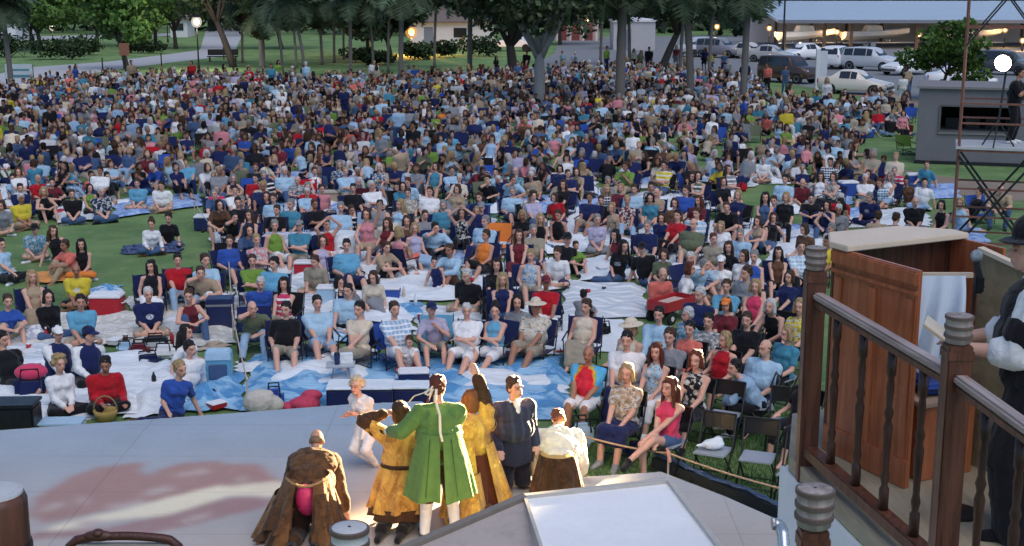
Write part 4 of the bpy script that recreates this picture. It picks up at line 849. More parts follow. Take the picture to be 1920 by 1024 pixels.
# ------------------------------------------------------------------ audience, read off the photograph: head pixel | pose build | top | bottom | hair | options
AUD = '''
65,430|ind m|tee:aqua:floral|shorts:khaki|short:dark|hat=cap:black L=black-capped person in pale printed t-shirt cross-legged on the lawn
99,433|side f|tank:black|shorts:black|long:brown|L=brown-haired person in black tank top behind the coral-shirted one
121,460|knee m|tee:coral|trousers:tan|short:brown|yaw=-.9 skin=t L=coral-shirted person leaning over the white cloth on the lawn
152,458|ind f|tank:black|longskirt:orange|long:dark|yaw=-.1 L=long-black-haired person in black top with orange cloth over the knees
3,458|indl m|tee:sky|trousers:black|short:dark|yaw=.9 L=dark-haired person in pale blue t-shirt cut by the left frame edge on grass
60,519|lap f|dress:tan|longskirt:tan|long:blond|chair=navy yaw=.2 L=long-grey-haired person in tan dress on a chair at left
143,507|ind b|tee:yellow:logo|shorts:black|balding:brown|skin=t L=yellow-shirted person with dark smile print behind the white cooler lid
15,565|knee f|tee:blue|shorts:khaki|short:brown|yaw=.3 L=person in bright blue top hugging bare knees at left edge
90,557|ind f|long:black|trousers:denim|bob:dark|yaw=.3
151,566|ind m|polo:aqua|shorts:khaki|short:dark|skin=m yaw=0 L=person in teal-blue polo shirt in front of the big red cooler
109,626|indl m|long:white|trousers:black|short:dark|hat=cap:white vest=navy yaw=.5 L=person in navy vest over white shirt and white-topped cap
168,628|indl m|long:white|trousers:black|short:dark|hat=cap:navy vest=navy yaw=.4 L=person in navy vest over white shirt and dark navy cap
5,636|ext m|tee:black|trousers:black|short:dark|yaw=.4
284,420|ind f|long:white|trousers:denim|bun:brown|yaw=.15 L=white-bloused person in jeans alone on the open lawn beside a friend in black
316,409|ind f|tee:black|trousers:denim|short:dark|yaw=.1 L=black-shirted person in jeans on the open lawn beside the white blouse
283,499|lap f|tank:black|skirt:white|long:dark|chair=navy yaw=.1 L=person in black tank top and white skirt with long dark hair
333,488|lap b|tee:red|trousers:paledenim|short:dark|chair=navy yaw=.1 L=broad person in deep red t-shirt and pale jeans
385,488|lap m|tee:sky|shorts:white|short:brown|chair=black
376,512|fwd m|tee:tan|shorts:paledenim|short:brown|chair=navy L=person in tan t-shirt leaning forward below the pale blue shirt
278,552|ind b|tee:navy:logo|shorts:khaki|short:white|yaw=.1 L=white-haired person in navy t-shirt on the cream rug
354,555|knee f|tank:maroon|trousers:denim|short:brown|yaw=.2
349,623|side f|tee:white|trousers:grey|long:dark|yaw=1.0 L=long-black-haired person in pale clothes lying beside the camera case
357,654|indl m|long:white|trousers:navy|short:dark|yaw=.3 L=dark-haired person in white shirt beside the blue cooler bag
338,692|side f|tee:blue|trousers:navy|short:blond|mirror yaw=.2 L=blond person in blue t-shirt resting a hand on the face near the stage edge
112,682|ind f|long:white|trousers:black|curly:blond|yaw=.25 L=curly blond person in white blouse cross-legged by the stage edge
198,684|ind b|long:red|trousers:black|short:dark|skin=t yaw=.15 L=person in red shirt and dark glasses behind the wicker basket
473,578|fwd m|tee:olive|trousers:paledenim|balding:dark|chair=navy shoe=black L=person in grey-green t-shirt and jeans at left end of front row
536,580|lap m|tee:black|shorts:khaki|short:dark|chair=navy L=person in black t-shirt and khaki shorts in the front row
595,568|lap b|polo:sky|shorts:paledenim|short:dark|chair=navy shoe=grey L=broad person in pale blue polo holding a dark cup in the front row
673,580|xleg g|tee:cream|capri:khaki|short:dark|chair=navy shoe=white L=person in cream t-shirt with a paper on the lap in the front row
740,580|lap m|polo:paledenim:check|shorts:white|short:brown|chair=blue L=person in checked pale blue shirt and white shorts in front row
809,580|chin f|tee:lavender|shorts:khaki|short:brown|hat=cap:navy chair=aqua L=navy-capped person in pale lavender t-shirt in the front row
875,583|arms b|tee:white|shorts:white|short:white|chair=navy shoe=black L=white-haired person in white t-shirt with folded arms in the front row
928,583|arms g|tank:aqua|shorts:white|bun:dark|chair=navy L=person in turquoise tank top with folded arms and white shorts
768,640|ind f|tee:white:floral|shorts:red|short:brown|sc=.72 yaw=.1 L=small child in white printed t-shirt behind the white cooler
1004,575|lap b|polo:cream:floral|shorts:khaki|short:dark|hat=hat:cream chair=navy skin=t L=person in straw hat and patterned shirt in the front row
1099,575|lap g|tank:cream|longskirt:khaki|short:brown|chair=navy yaw=-.1 L=person in pale tank top and long pale skirt at right of front row
1095,552|knee m|tee:grey|shorts:black|short:dark|sc=.75 yaw=2.6 L=dark-haired child in grey t-shirt seen from behind on the pale rug
489,532|ind b|polo:blue|shorts:navy|short:white|L=white-haired person in royal blue polo shirt left of the small white chest
532,532|lap f|tank:rose:stripe|shorts:khaki|long:dark|chair=black
514,494|lap b|tee:aqua|shorts:navy|short:dark|chair=navy L=dark-haired person in bright sky blue t-shirt beside the folded-arms green shirt
473,489|arms m|tee:green|shorts:khaki|short:brown|chair=navy L=green-shirted person with folded arms right of the aisle rope
481,450|arms g|tee:pink:floral|capri:black|short:blond|chair=navy
515,423|lap g|tank:green|shorts:white|short:grey|chair=navy L=grey-haired person in lime green top behind the table with the cloth
561,423|arms m|tee:teal|shorts:khaki|short:dark|hat=cap:grey chair=navy
612,421|raise f|tank:red|shorts:white|short:dark|chair=navy
650,460|lap b|tee:aqua|shorts:navy|short:dark|chair=navy shoe=grey L=broad person in turquoise t-shirt right of the round white table
636,530|lie f|dress:grey|longskirt:grey|bob:dark|yaw=.8
652,545|indl m|polo:sky|shorts:black|short:dark|L=person in pale blue shirt and glasses behind the front row on the white sheet
725,464|knee m|tee:tan|shorts:black|short:brown|yaw=.9
768,476|ind f|tee:white|shorts:white|short:blond|sc=.68
748,436|lap f|tank:pink|shorts:coral|bob:blond|chair=navy yaw=2.6 L=blond person in pink top seen from behind among friends
778,428|lap f|tank:lavender|skirt:paledenim|bob:blond|yaw=.5 chair=navy
817,428|fwd b|polo:sky|trousers:black|short:dark|chair=navy L=large person in pale sky blue shirt leaning forward with dark trousers
726,418|lap f|tank:maroon|shorts:denim|long:brown|yaw=-.6 chair=navy
763,415|lap f|tee:brown|shorts:denim|bob:brown|yaw=.4 chair=black
842,469|knee m|long:sky|shorts:brown|short:brown|skin=t yaw=-.5
875,517|ind b|polo:black|shorts:khaki|short:white|L=white-haired person in black polo shirt behind the white sheet
814,491|side f|tank:navy|shorts:white|short:dark|sc=.8
440,408|fwd m|tee:black|trousers:black|short:dark|chair=black
468,403|lap f|tank:navy|shorts:white|long:brown|chair=navy
467,433|fwd f|tee:denim|shorts:denim|bob:dark|
1013,410|ind f|tank:black|trousers:denim|long:blond|yaw=.1 L=long-haired blond person in black strapless top cross-legged mid-lawn
911,441|lap g|tank:orange|shorts:black|short:brown|chair=navy skin=m
910,415|lap b|tee:sky|trousers:navy|short:grey|chair=navy
973,441|lap f|tank:maroon|skirt:maroon|long:brown|chair=navy
995,479|lap g|tank:paledenim:floral|shorts:khaki|short:blond|chair=navy L=blond person with glasses in grey-blue sleeveless top
931,497|lap f|tee:black:logo|trousers:black|long:dark|chair=navy L=long-dark-haired person in black t-shirt with white logo
942,524|lap f|tank:navy|trousers:denim|long:blond|chair=navy
1065,448|side m|tee:black|shorts:khaki|short:dark|hat=cap:black mirror
1080,461|knee f|tee:green|shorts:black|short:brown|sc=.8 yaw=.5 L=child in bright green t-shirt sitting with spread knees
1153,440|side f|tank:maroon|trousers:denim|long:dark|L=black-haired person in dark red tank top left of two in black
1170,461|side f|tee:black:logo|trousers:denim|long:dark|mirror L=long-haired person in black t-shirt between the red top and black cap
1203,466|side m|tee:black|trousers:denim|short:dark|hat=cap:black L=black-capped person in black t-shirt holding a green bottle
1214,424|lap m|tee:navy:logo|shorts:khaki|short:grey|chair=navy
1024,530|lap m|tee:red|shorts:white|short:auburn|hat=cap:maroon chair=navy skin=t L=red-shirted person in dark red cap left of the pale rug
970,567|ind f|tee:grey|shorts:white|bob:dark|
1182,615|lap g|tank:cream|skirt:white|bob:blond|hat=hat:cream yaw=-.5
1235,590|lap m|long:sky|trousers:navy|short:dark|chair=black yaw=-.3 L=dark-haired young person in sky blue long-sleeved shirt behind the red cardigan
1243,514|ind m|tee:coral|shorts:khaki|bald:dark|yaw=.5
1294,504|side f|tee:white|trousers:grey|bob:auburn|yaw=1.8
1294,484|ind m|tee:white|shorts:white|short:white|
1322,497|fwd b|tee:sky|shorts:denim|short:grey|yaw=.8 chair=navy
1312,552|lap b|polo:navy:logo|shorts:khaki|short:white|chair=black yaw=-.3 L=white-haired person in navy polo right of the red wagon
1362,537|lap m|polo:aqua|shorts:khaki|short:brown|chair=black yaw=-.2
1416,537|lap g|tank:rose|capri:black|bob:blond|chair=black yaw=-.2 L=fair-haired person in raspberry pink top in the chair block
1444,575|fwd f|tank:black|trousers:black|bob:white|chair=black yaw=-.4 L=platinum-haired person in black tank top with elbows on the knees
1361,572|lap f|tee:maroon|shorts:brown|bob:brown|chair=black hat=cap:orange yaw=-.2
1289,590|lap g|tee:aqua:floral|shorts:white|short:white|chair=black yaw=-.7
1293,617|lap f|long:coral|trousers:black|short:dark|chair=black yaw=-.35 L=black-haired person in open coral red cardigan in the chair block
1328,602|lap g|tee:grey:floral|shorts:black|short:dark|chair=black yaw=-.3 L=person in grey flowered blouse between the coral cardigan and the navy polo
1359,637|lap g|tank:red|shorts:black|bob:blond|chair=black yaw=-.4 L=blond person in bright red tank top in the chair block
1476,626|lap g|tee:teal|capri:black|bob:blond|chair=black yaw=-.5 L=blond bobbed person in teal blouse left of the wooden railing
1435,653|lap b|polo:sky|trousers:navy|balding:dark|chair=black yaw=-.35 L=balding person in sky blue shirt and navy trousers left of the railing
1500,575|lap g|tee:yellow:floral|skirt:tan|bob:blond|chair=black yaw=-.4
1414,481|lap g|tank:blue|shorts:black|short:grey|chair=navy
1459,474|lap f|tank:brown|shorts:black|long:dark|chair=navy
1502,463|lap m|polo:sky:check|trousers:black|short:brown|chair=navy
1552,453|lap m|tee:yellow|shorts:khaki|short:dark|skin=t chair=black
1366,463|indl f|tee:black|trousers:black|long:brown|
1300,420|lap b|polo:olive|shorts:khaki|balding:brown|chair=navy yaw=-.1 L=balding person in grey-green shirt in the middle right of the lawn
1351,425|side f|tee:white|trousers:denim|bob:blond|
1270,404|lap g|tee:red|trousers:black|short:dark|chair=navy L=person in red t-shirt with black apron in the middle of the crowd
1375,408|knee f|tank:black|trousers:black|long:dark|
1421,415|knee f|tank:tan|shorts:denim|bob:brown|
1450,408|ext f|tank:black|shorts:denim|bob:brown|
1508,430|ind f|tee:brown|shorts:white|bob:brown|
1559,428|ind m|tee:cream|shorts:khaki|short:grey|
1363,512|ind f|tank:coral|skirt:red|bob:brown|sc=.7
1352,491|ind f|tee:white|shorts:grey|short:grey|hat=cap:white
1103,664|lap b|tee:aqua|shorts:white|balding:grey|chair=black skin=t yaw=-.25 shoe=navy tiedye L=bald person in red and blue tie-dye t-shirt and white shorts
1175,700|lap g|tee:tan:floral|skirt:navy|bob:blond|chair=black yaw=-.25 L=person in beige flowered blouse with a white bag on the lap
1175,638|lap b|polo:white|trousers:navy|short:dark|chair=black yaw=-.2 L=dark-haired person in white polo shirt behind the beige flowered blouse
1230,659|lap f|tank:sky:floral|capri:white|long:auburn|chair=black yaw=-.3 L=auburn-haired person in blue and white printed top and white trousers
1255,726|xleg f|strapless:rose|mini:denim|long:auburn|chair=black yaw=-.35 shoe=black L=long-haired person in raspberry strapless top with crossed bare legs
1305,675|lap f|tank:black:floral|skirt:black|bob:auburn|chair=black yaw=-.3 L=person in black flowered dress with brown bobbed hair
1377,690|fwd m|long:paledenim|trousers:black|short:dark|chair=black yaw=-1.35 L=dark-haired person in pale blue shirt bending sideways to talk
1512,702|lap f|tee:black|capri:black|bob:brown|chair=black yaw=-.4
1630,370|ind b|tee:navy:logo|trousers:navy|short:grey|
1577,372|ind b|tee:red|trousers:navy|short:white|
1521,372|knee b|tee:black|trousers:navy|short:dark|
1474,370|lap f|tee:black|trousers:black|bob:blond|
1435,370|lap f|tank:denim|shorts:black|long:dark|
1472,336|lap m|tee:sky|shorts:grey|short:dark|
1677,321|fwd m|long:rose:stripe|trousers:black|short:grey|L=person in red and white striped jacket bending forward left of the booth
1699,340|side f|tee:brown|trousers:tan|short:dark|skin=t
1628,327|knee f|tee:brown|shorts:khaki|bob:brown|
1563,344|ind m|polo:denim:check|shorts:grey|short:grey|
1647,405|ind m|tee:tan|shorts:black|short:brown|yaw=2.9
1681,409|ind m|tee:brown|shorts:tan|short:brown|yaw=2.7
1716,379|ind b|tee:black|shorts:grey|bald:dark|L=large bald person in black t-shirt beyond the wooden bench top
1431,299|ind m|tee:white|shorts:grey|short:grey|
1765,385|ind f|tank:black|shorts:tan|bob:dark|
1800,380|side f|tank:sky|skirt:paledenim|bob:blond|
1876,355|fwd b|tee:tan|trousers:denim|balding:grey|
1738,309|indl m|tee:teal|trousers:denim|short:brown|
1734,342|indl m|tee:white|trousers:paledenim|short:dark|
1836,360|ext m|tee:black|trousers:black|short:dark|yaw=-1.2
1694,213|lap f|tee:pink|trousers:black|bob:brown|
40,372|ind b|tee:yellow|shorts:tan|short:white|skin=t L=yellow-shirted person on the grass edge below the crowd at far left
82,359|knee f|tank:black|shorts:black|bob:blond|
135,364|ind m|tee:black|trousers:denim|short:brown|
190,360|ind b|polo:navy:floral|trousers:denim|short:white|L=white-haired person in dark flowered shirt on the front edge of the crowd
168,353|ind f|tank:green|trousers:black|bob:dark|
257,344|ind b|tee:aqua|shorts:khaki|short:brown|L=person in bright sky blue t-shirt on the long blue rug
303,348|ind b|tee:white|shorts:tan|short:dark|L=person in white t-shirt at the right end of the long blue rug
38,353|ind m|tee:navy|trousers:navy|short:dark|
3,385|ind f|tee:grey|shorts:tan|bob:brown|
411,385|fwd f|tee:brown|shorts:tan|bob:dark|
446,380|lap m|tee:black|shorts:black|short:dark|chair=black
519,394|lap m|tee:black|shorts:navy|short:brown|chair=navy
590,383|arms m|tee:black|shorts:navy|short:auburn|skin=t chair=navy
545,383|lap m|tee:teal|shorts:khaki|short:grey|chair=navy
440,357|lap m|tee:white|shorts:khaki|short:dark|chair=navy
405,355|lap g|tee:rose:stripe|shorts:white|short:grey|chair=navy
513,372|lap m|tee:sky|shorts:white|short:brown|chair=navy
453,378|lap m|tee:navy|shorts:grey|short:grey|chair=navy
577,351|lap g|tee:red|shorts:red|short:grey|chair=maroon
639,389|lap b|polo:sky|trousers:denim|short:grey|chair=navy
687,402|wave f|tank:pink|shorts:tan|bob:brown|
712,385|lap m|tee:grey|shorts:black|short:dark|chair=navy
750,383|lap f|tank:sky|shorts:denim|long:blond|chair=navy
797,404|lap m|tee:grey|shorts:grey|short:brown|chair=navy
866,400|raise f|tank:black:floral|capri:black|bob:brown|chair=navy L=person in black sequin top with both hands behind the head
806,359|lap b|tee:white|shorts:khaki|short:brown|chair=navy
746,351|indl m|tee:aqua|trousers:denim|short:dark|yaw=-1.0
831,385|lap m|tee:teal|shorts:khaki|short:grey|chair=navy
858,355|lap f|tee:tan|capri:black|bob:brown|
662,353|lap m|tee:black|shorts:navy|short:dark|chair=navy
699,348|lap m|tee:black|shorts:navy|short:grey|chair=navy
899,370|lap m|tee:navy|shorts:khaki|short:brown|chair=blue
903,389|lap m|tee:navy|shorts:khaki|short:grey|hat=cap:grey chair=navy
765,362|lap b|tee:khaki:floral|shorts:olive|short:brown|chair=navy
961,359|lap b|tee:sky|shorts:navy|short:grey|chair=navy
1000,368|lap g|tee:lavender|capri:denim|curly:brown|chair=navy L=curly-haired person in lavender top with pale jeans mid-crowd
1127,376|ind m|tee:black|shorts:navy|short:brown|
1164,353|lap b|tee:maroon:logo|shorts:khaki|short:blond|chair=navy
1189,355|lap m|tee:sky:logo|shorts:khaki|short:brown|chair=navy
1147,389|side f|tank:tan|skirt:lavender|bob:blond|yaw=-.6
1056,346|lap f|tee:black|trousers:black|long:brown|chair=navy
1219,372|ind f|tee:teal|capri:denim|bob:dark|
1231,361|lap m|tee:tan|shorts:khaki|bald:dark|chair=navy
1286,357|lap b|tee:blue|shorts:khaki|short:brown|chair=navy L=person in vivid royal blue t-shirt in the middle of the crowd
1310,376|lap f|tee:maroon|capri:black|long:auburn|chair=navy
1306,400|lap m|tee:sky:stripe|shorts:white|short:brown|chair=navy
1384,366|lap f|tee:navy|shorts:black|bob:blond|chair=black
1362,389|fwd m|tee:black|shorts:black|short:brown|
1265,381|lap g|tee:brown|capri:black|bob:brown|chair=navy
605,452|indl f|tank:lavender|shorts:denim|bob:brown|
1000,432|lap m|tee:khaki|shorts:denim|short:grey|chair=navy
1045,475|ind m|tee:white|shorts:navy|short:brown|
1120,412|ind g|tee:lavender|capri:grey|short:grey|
1245,478|ind f|tee:olive|trousers:black|bob:brown|
1388,440|ind m|tee:sky|shorts:denim|short:grey|
1400,512|lap m|tee:grey|shorts:black|short:brown|chair=black
1480,520|lap f|tee:navy|capri:black|bob:brown|chair=navy
1338,448|ind g|tee:khaki|shorts:khaki|short:auburn|
590,490|ind m|tee:khaki|shorts:khaki|short:brown|
700,520|ind f|tee:cream|shorts:white|bob:brown|
1255,632|lap m|tee:grey|trousers:black|short:brown|chair=black yaw=-.3
1400,600|lap m|tee:black|trousers:black|short:brown|chair=black yaw=-.3
1395,480|lap f|tee:white|shorts:khaki|bob:brown|chair=navy
430,452|lap m|tee:blue|shorts:denim|short:brown|chair=navy
'''
ANCH = [('the wicker basket', 199, 775), ('the red wagon', 1258, 575), ('the orange camp chair', 933, 456), ('the red striped cooler', 572, 503), ('the white-lidded blue cooler', 728, 548), ('the round white table', 645, 470),
        ('the sound booth', 1800, 240), ('the scaffold tower', 1850, 330), ('the wooden bench top', 1690, 450), ('the tie-dye shirt', 1103, 690), ('the pale grey rug', 1130, 565), ('the curly blond person', 112, 690), ('the straw hat', 1004, 570),
        ('the big red cooler', 203, 580), ('the open lawn couple', 300, 440), ('the pale forked tree', 1011, 190), ('the thick palm', 1162, 190), ('the navy cooler box', 415, 595), ('the long blue rug', 280, 385), ('the lavender top', 1000, 380),
        ('the royal blue t-shirt', 1286, 370), ('the raspberry pink top', 1416, 560), ('the black sequin top', 866, 420), ('the green folded-arms shirt', 473, 500), ('the red folding chair', 575, 365), ('the left palm', 20, 165), ('the parked beige saloon', 1603, 160), ('the striped jacket', 1677, 335), ('the grass-edge yellow shirt', 40, 385), ('the carport', 1700, 60), ('the smile-print yellow shirt', 143, 525)]
USED = set()
PPOSE = {'lap': 'seated', 'arms': 'seated with folded arms', 'fwd': 'leaning forward', 'xleg': 'legs crossed', 'chin': 'hand at chin', 'recl': 'reclining', 'raise': 'hands on head', 'wave': 'waving', 'ind': 'cross-legged', 'indl': 'leaning on one arm', 'knee': 'knees up', 'ext': 'leaning back', 'side': 'legs tucked sideways', 'lie': 'lying back', 'stand': 'standing', 'kneel': 'kneeling'}
CN = dict(sky='pale blue', aqua='turquoise', paledenim='faded blue', rose='raspberry', blue='royal blue', olive='grey-green', coral='coral', khaki='khaki')
def rel(hx, hy, a):
    dx, dy = hx-a[1], hy-a[2]
    if abs(dx) > abs(dy)*1.6: return 'left of' if dx < 0 else 'right of'
    return 'behind' if dy < 0 else 'in front of'
def locate(hx, hy, mk):
    an = sorted(ANCH, key=lambda a: math.hypot(hx-a[1], (hy-a[2])*1.5))
    for q in ('', 'well ', 'far ', 'somewhat ', 'slightly '):
        for a in an[:10]:
            r = rel(hx, hy, a); r = (q+r) if r in ('left of', 'right of', 'behind') else r
            s = mk(r+' '+a[0])
            if s not in USED: USED.add(s); return s
    k = 'nearest' ; s = mk('deep in the crowd %s %s' % (rel(hx, hy, an[0]), an[0])); USED.add(s); return s
# chairs --------------------------------------------------------------
CANVAS = cloth_mat('chair_canvas', None, fold=.6)
def camp_chair_proto():
    r = empty('camp_chair', (0, 0, 0)); W, D, S = .28, .23, .23
    def surf(f, nu=8, nv=6):
        V = [f(u/(nu-1), v/(nv-1)) for v in range(nv) for u in range(nu)]; F = [(v*nu+u, v*nu+u+1, (v+1)*nu+u+1, (v+1)*nu+u) for v in range(nv-1) for u in range(nu-1)]; return MB().add(V, F)
    obj('seat', surf(lambda u, v: ((u-.5)*2*W, -D+v*2*D, S-.05*math.sin(PI*u)*math.sin(PI*(v*.7+.15)))).mesh('seat', True), CANVAS, r)
    obj('backrest', surf(lambda u, v: ((u-.5)*2*W*1.04, D-.02+v*.16+.05*math.sin(PI*u), S+.05+v*.43)).mesh('backrest', True), CANVAS, r)
    fr = MB()
    for s in (1, -1):
        fr.tube([(s*W*1.06, D+.02, S-.02), (s*W*1.06, D+.17, S+.50)], .011, 6); fr.tube([(s*(W+.03), -D, S+.20), (s*(W+.03), D+.08, S+.22)], .016, 6)
        fr.tube([(s*W, -D, S), (s*W, D, S)], .010, 6)
    fr.tube([(-W, -D, .06), (W, -D, S)], .009, 5); fr.tube([(W, -D, .06), (-W, -D, S)], .009, 5); fr.tube([(-W, D, .06), (W, D, S)], .009, 5); fr.tube([(W, D, .06), (-W, D, S)], .009, 5)
    obj('frame', fr.mesh('frame', True), BLK, r)
    lg = [MB().tube([(sx*W, sy*D, 0), (sx*W*1.03, sy*D, S+.2 if sy < 0 else S+.02)], .011, 6).mesh('leg', True) for sx in (1, -1) for sy in (1, -1)]
    for m in lg: obj('leg', m, BLK, r)
    return r
def folding_chair_proto():
    r = empty('folding_chair', (0, 0, 0)); gs = M('grey_seat', (.30, .33, .37), .35, .12, 5)
    MB().box((0, -.01, .44), (.42, .42, .025)).build('seat', gs, r, bevel=.012); 
    V = [((u/5-.5)*.44, .24+.035*math.sin(PI*u/5)+v*.02, .66+v*.2) for v in (0, 1) for u in range(6)]
    b = MB().add(V, [(u, u+1, 7+u, 6+u) for u in range(5)]); b.add(np.array(V)+v3(0, .015, 0), [(6+u, 7+u, u+1, u) for u in range(5)]); b.build('backrest', BLK, r, True)
    for s in (1, -1):
        MB().tube([(s*.225, -.26, 0), (s*.225, .12, .5), (s*.225, .25, .88)], .013, 6).build('leg', BLK, r, True); MB().tube([(s*.205, .28, 0), (s*.205, -.16, .43)], .013, 6).build('leg', BLK, r, True)
    for a, b, q in (((-.225, -.2, .08), (.225, -.2, .08), .009), ((-.205, .25, .06), (.205, .25, .06), .009), ((-.225, .25, .88), (.225, .25, .88), .013)): MB().tube([a, b], q, 5).build('stretcher', BLK, r)
    return r
PROTO = {}
def place_chair(kind, base, yaw, col, label, group):
    if kind not in PROTO:
        o = {'camp': camp_chair_proto, 'fold': folding_chair_proto}[kind](); PROTO[kind] = (o, False)
    o, used = PROTO[kind]; c = o if not used else copy_tree(o); PROTO[kind] = (o, True)
    c.location = (base[0], base[1], 0); c.rotation_euler = (0, 0, yaw); tag(c, label, 'chair', group)
    if kind == 'camp':
        for ch in c.children:
            if ch.name.startswith(('seat', 'backrest')): ch.color = tuple(col)+(1,)
    return c
TOPM = {}
def tiedye_mat():
    m = bpy.data.materials.new('tie_dye'); t = NT(m); mp = t.n('ShaderNodeMapping'); mp.inputs['Location'].default_value = (0, 0, -.74); t.l(t.co(), mp.inputs[0])
    mp2 = t.n('ShaderNodeMapping'); mp2.inputs['Scale'].default_value = (4.3, 0, 2.5); t.l(mp.outputs[0], mp2.inputs[0])
    ln = t.n('ShaderNodeVectorMath', operation='LENGTH'); t.l(mp2.outputs[0], ln.inputs[0]); nz = t.noise(t.co(), 9, 3)
    ad = t.n('ShaderNodeMath', operation='MULTIPLY_ADD'); t.l(nz, ad.inputs[0]); ad.inputs[1].default_value = .5; t.l(ln.outputs['Value'], ad.inputs[2])
    base = t.ramp(ad.outputs[0], [(0, (.35, .02, .03)), (.5, (.60, .03, .06)), (.82, (.55, .02, .03)), (.92, (.65, .35, .05)), (.97, (.2, .32, .1)), (1., (.08, .36, .62))])
    t.finish(base, .9, nz, .4, .02, 0, .15); return m
TIED = tiedye_mat()
LOCS = []   # ground spots taken: x, y
NPERS = 0
def yaw_to_stage(x, y): return math.atan2(x-(-.8), y-12.5)*-1
def add_person(line):
    global NPERS
    f = line.split('|'); hx, hy = [float(v) for v in f[0].split(',')]; pose, b = f[1].split(); tp = f[2].split(':'); bt = f[3].split(':'); hr = f[4].split(':'); op = f[5] if len(f) > 5 else ''
    lab = None
    if 'L=' in op: op, lab = op.split('L=')
    O = dict((x.split('=')+[True])[:2] for x in op.split())
    fold_ = O.get('chair') == 'black' and hx > 1080 and hy > 500
    pose0 = pose
    if pose in CHAIRPOSE and not fold_ and 'chair' in O: pose = 'low_'+pose
    if pose+'_b' in POSES and random.random() < .5: pose += '_b'
    s = float(O.get('sc', random.uniform(.95, 1.04))); J = get_J(pose, b); hz = J['headc'][2]*s
    w = G(hx, hy, hz); yaw = -float(O['yaw']) if 'yaw' in O else yaw_to_stage(w[0], w[1])+random.uniform(-.42, .42); 
    if 'yaw' in O: yaw = yaw_to_stage(w[0], w[1])*.5+float(O['yaw'])*(1 if hx < 1130 else 1)
    off = rotm(yaw) @ (J['headc']*v3(-s*1.03 if 'mirror' in O else s*1.03, s*1.03, 0)); base = (w[0]-off[0], w[1]-off[1]); LOCS.append(base)
    tc = C[tp[1]]; pat = tp[2] if len(tp) > 2 else None; topn = {'tee': 't-shirt', 'polo': 'shirt', 'long': 'shirt', 'tank': 'sleeveless top', 'dress': 'dress', 'strapless': 'strapless top'}[tp[0]]
    pcol = CN.get(tp[1], tp[1]); patn = {'floral': 'printed ', 'check': 'checked ', 'stripe': 'striped ', 'logo': 'printed '}.get(pat, '')
    hn = {'bald': 'bald', 'balding': 'balding'}.get(hr[0], {'dark': 'dark-haired', 'brown': 'brown-haired', 'blond': 'blond', 'white': 'white-haired', 'auburn': 'auburn-haired', 'grey': 'grey-haired'}[hr[1]])
    if lab is None: lab = locate(hx, hy, lambda q: f'{hn} person in {pcol} {patn}{topn} {PPOSE[pose0]} {q}')
    hat = O.get('hat', ':').split(':')
    if pat == 'logo' and pose in CHAIRPOSE: pass
    o = person(base, yaw, pose, b, tp[0], tc, bt[0], C[bt[1]], hr[0], HC[hr[1]], O.get('skin', 'l'), s, 'mirror' in O, pat, hat[0] or None, C[hat[1]] if hat[0] else None, C[O['shoe']] if 'shoe' in O else (None if random.random() < .4 else random.choice([C['white'], C['black'], C['brown'], C['grey']])), lab.strip(), 'people watching from the lawn')
    if 'tiedye' in O:
        for c in o.children:
            if c.name.startswith('shirt'): c.material_slots[0].link = 'OBJECT'; c.material_slots[0].material = TIED
    if 'vest' in O:
        obj('vest', tpl(('V', pose, b), lambda: blob([p for p in torso_prims(J, BUILDS[b], .034) if p[0] == 'e']+[('e', J['chest']+J['fw']*-.03, (BUILDS[b]['ch'][0]+.03, BUILDS[b]['ch'][1]+.03, .2), np.stack([J['sx'], -J['fw'], J['u']], 1))], .019, 3, name='vest')), CLOTH, o, color=C[O['vest']])
    if pose0 in CHAIRPOSE and 'chair' in O:
        cc = C[O['chair']]; k = 'fold' if fold_ else 'camp'; ck = 'black' if k == 'fold' else CN.get(O['chair'], O['chair'])
        cl = locate(hx, hy+20, lambda q: f'{ck} chair under the {pcol} {patn}{topn.replace("sleeveless ", "")} {q}')
        place_chair(k, base, yaw, cc, cl, 'chairs the audience sits on')
    NPERS += 1; return o
for ln in AUD.strip().split('\n'): add_person(ln)
# ------------------------------------------------------------------ the rest of the crowd
def inpoly(x, y, poly):
    r = False; n = len(poly); j = n-1
    for i in range(n):
        xi, yi = poly[i]; xj, yj = poly[j]
        if (yi > y) != (yj > y) and x < (xj-xi)*(y-yi)/(yj-yi)+xi: r = not r
        j = i
    return r
CROWD_AREA = [(-150, 190), (0, 178), (60, 166), (200, 156), (420, 152), (520, 155), (640, 158), (900, 150), (1000, 142), (1200, 138), (1330, 150), (1420, 165), (1450, 195), (1560, 203), (1690, 205), (1706, 290), (1600, 300), (1700, 345), (1712, 372), (1690, 440), (1560, 470), (1470, 470), (1250, 470), (1100, 470), (560, 480), (400, 460), (372, 420), (350, 395), (0, 408), (-150, 420)]
HOLES = [[(1385, 255), (1455, 258), (1455, 296), (1385, 300)], [(1610, 262), (1712, 258), (1712, 318), (1610, 312)], [(1300, 310), (1345, 300), (1345, 330), (1300, 335)], [(1000, 500), (1230, 480), (1230, 600), (1000, 600)], [(440, 555), (560, 470), (870, 480), (870, 600), (440, 600)], [(1400, 350), (1440, 350), (1440, 420), (1390, 420)], [(200, 384), (372, 372), (372, 470), (200, 470)]]
cand = []; Yv = 30.0
while Yv < 112:
    half = Yv*.42+4; x = -half+random.uniform(0, 1)
    while x < half:
        px, py = proj((x, Yv, 0))
        stp = .92 if Yv > 44 else 1.05
        if inpoly(px, py, CROWD_AREA) and not any(inpoly(px, py, h) for h in HOLES) and random.random() < .93:
            p = (x+random.uniform(-.3, .3), Yv+random.uniform(-.35, .35)); cand.append(p)
        x += stp*random.uniform(.7, 1.3)
    Yv += 1.12
from mathutils.kdtree import KDTree
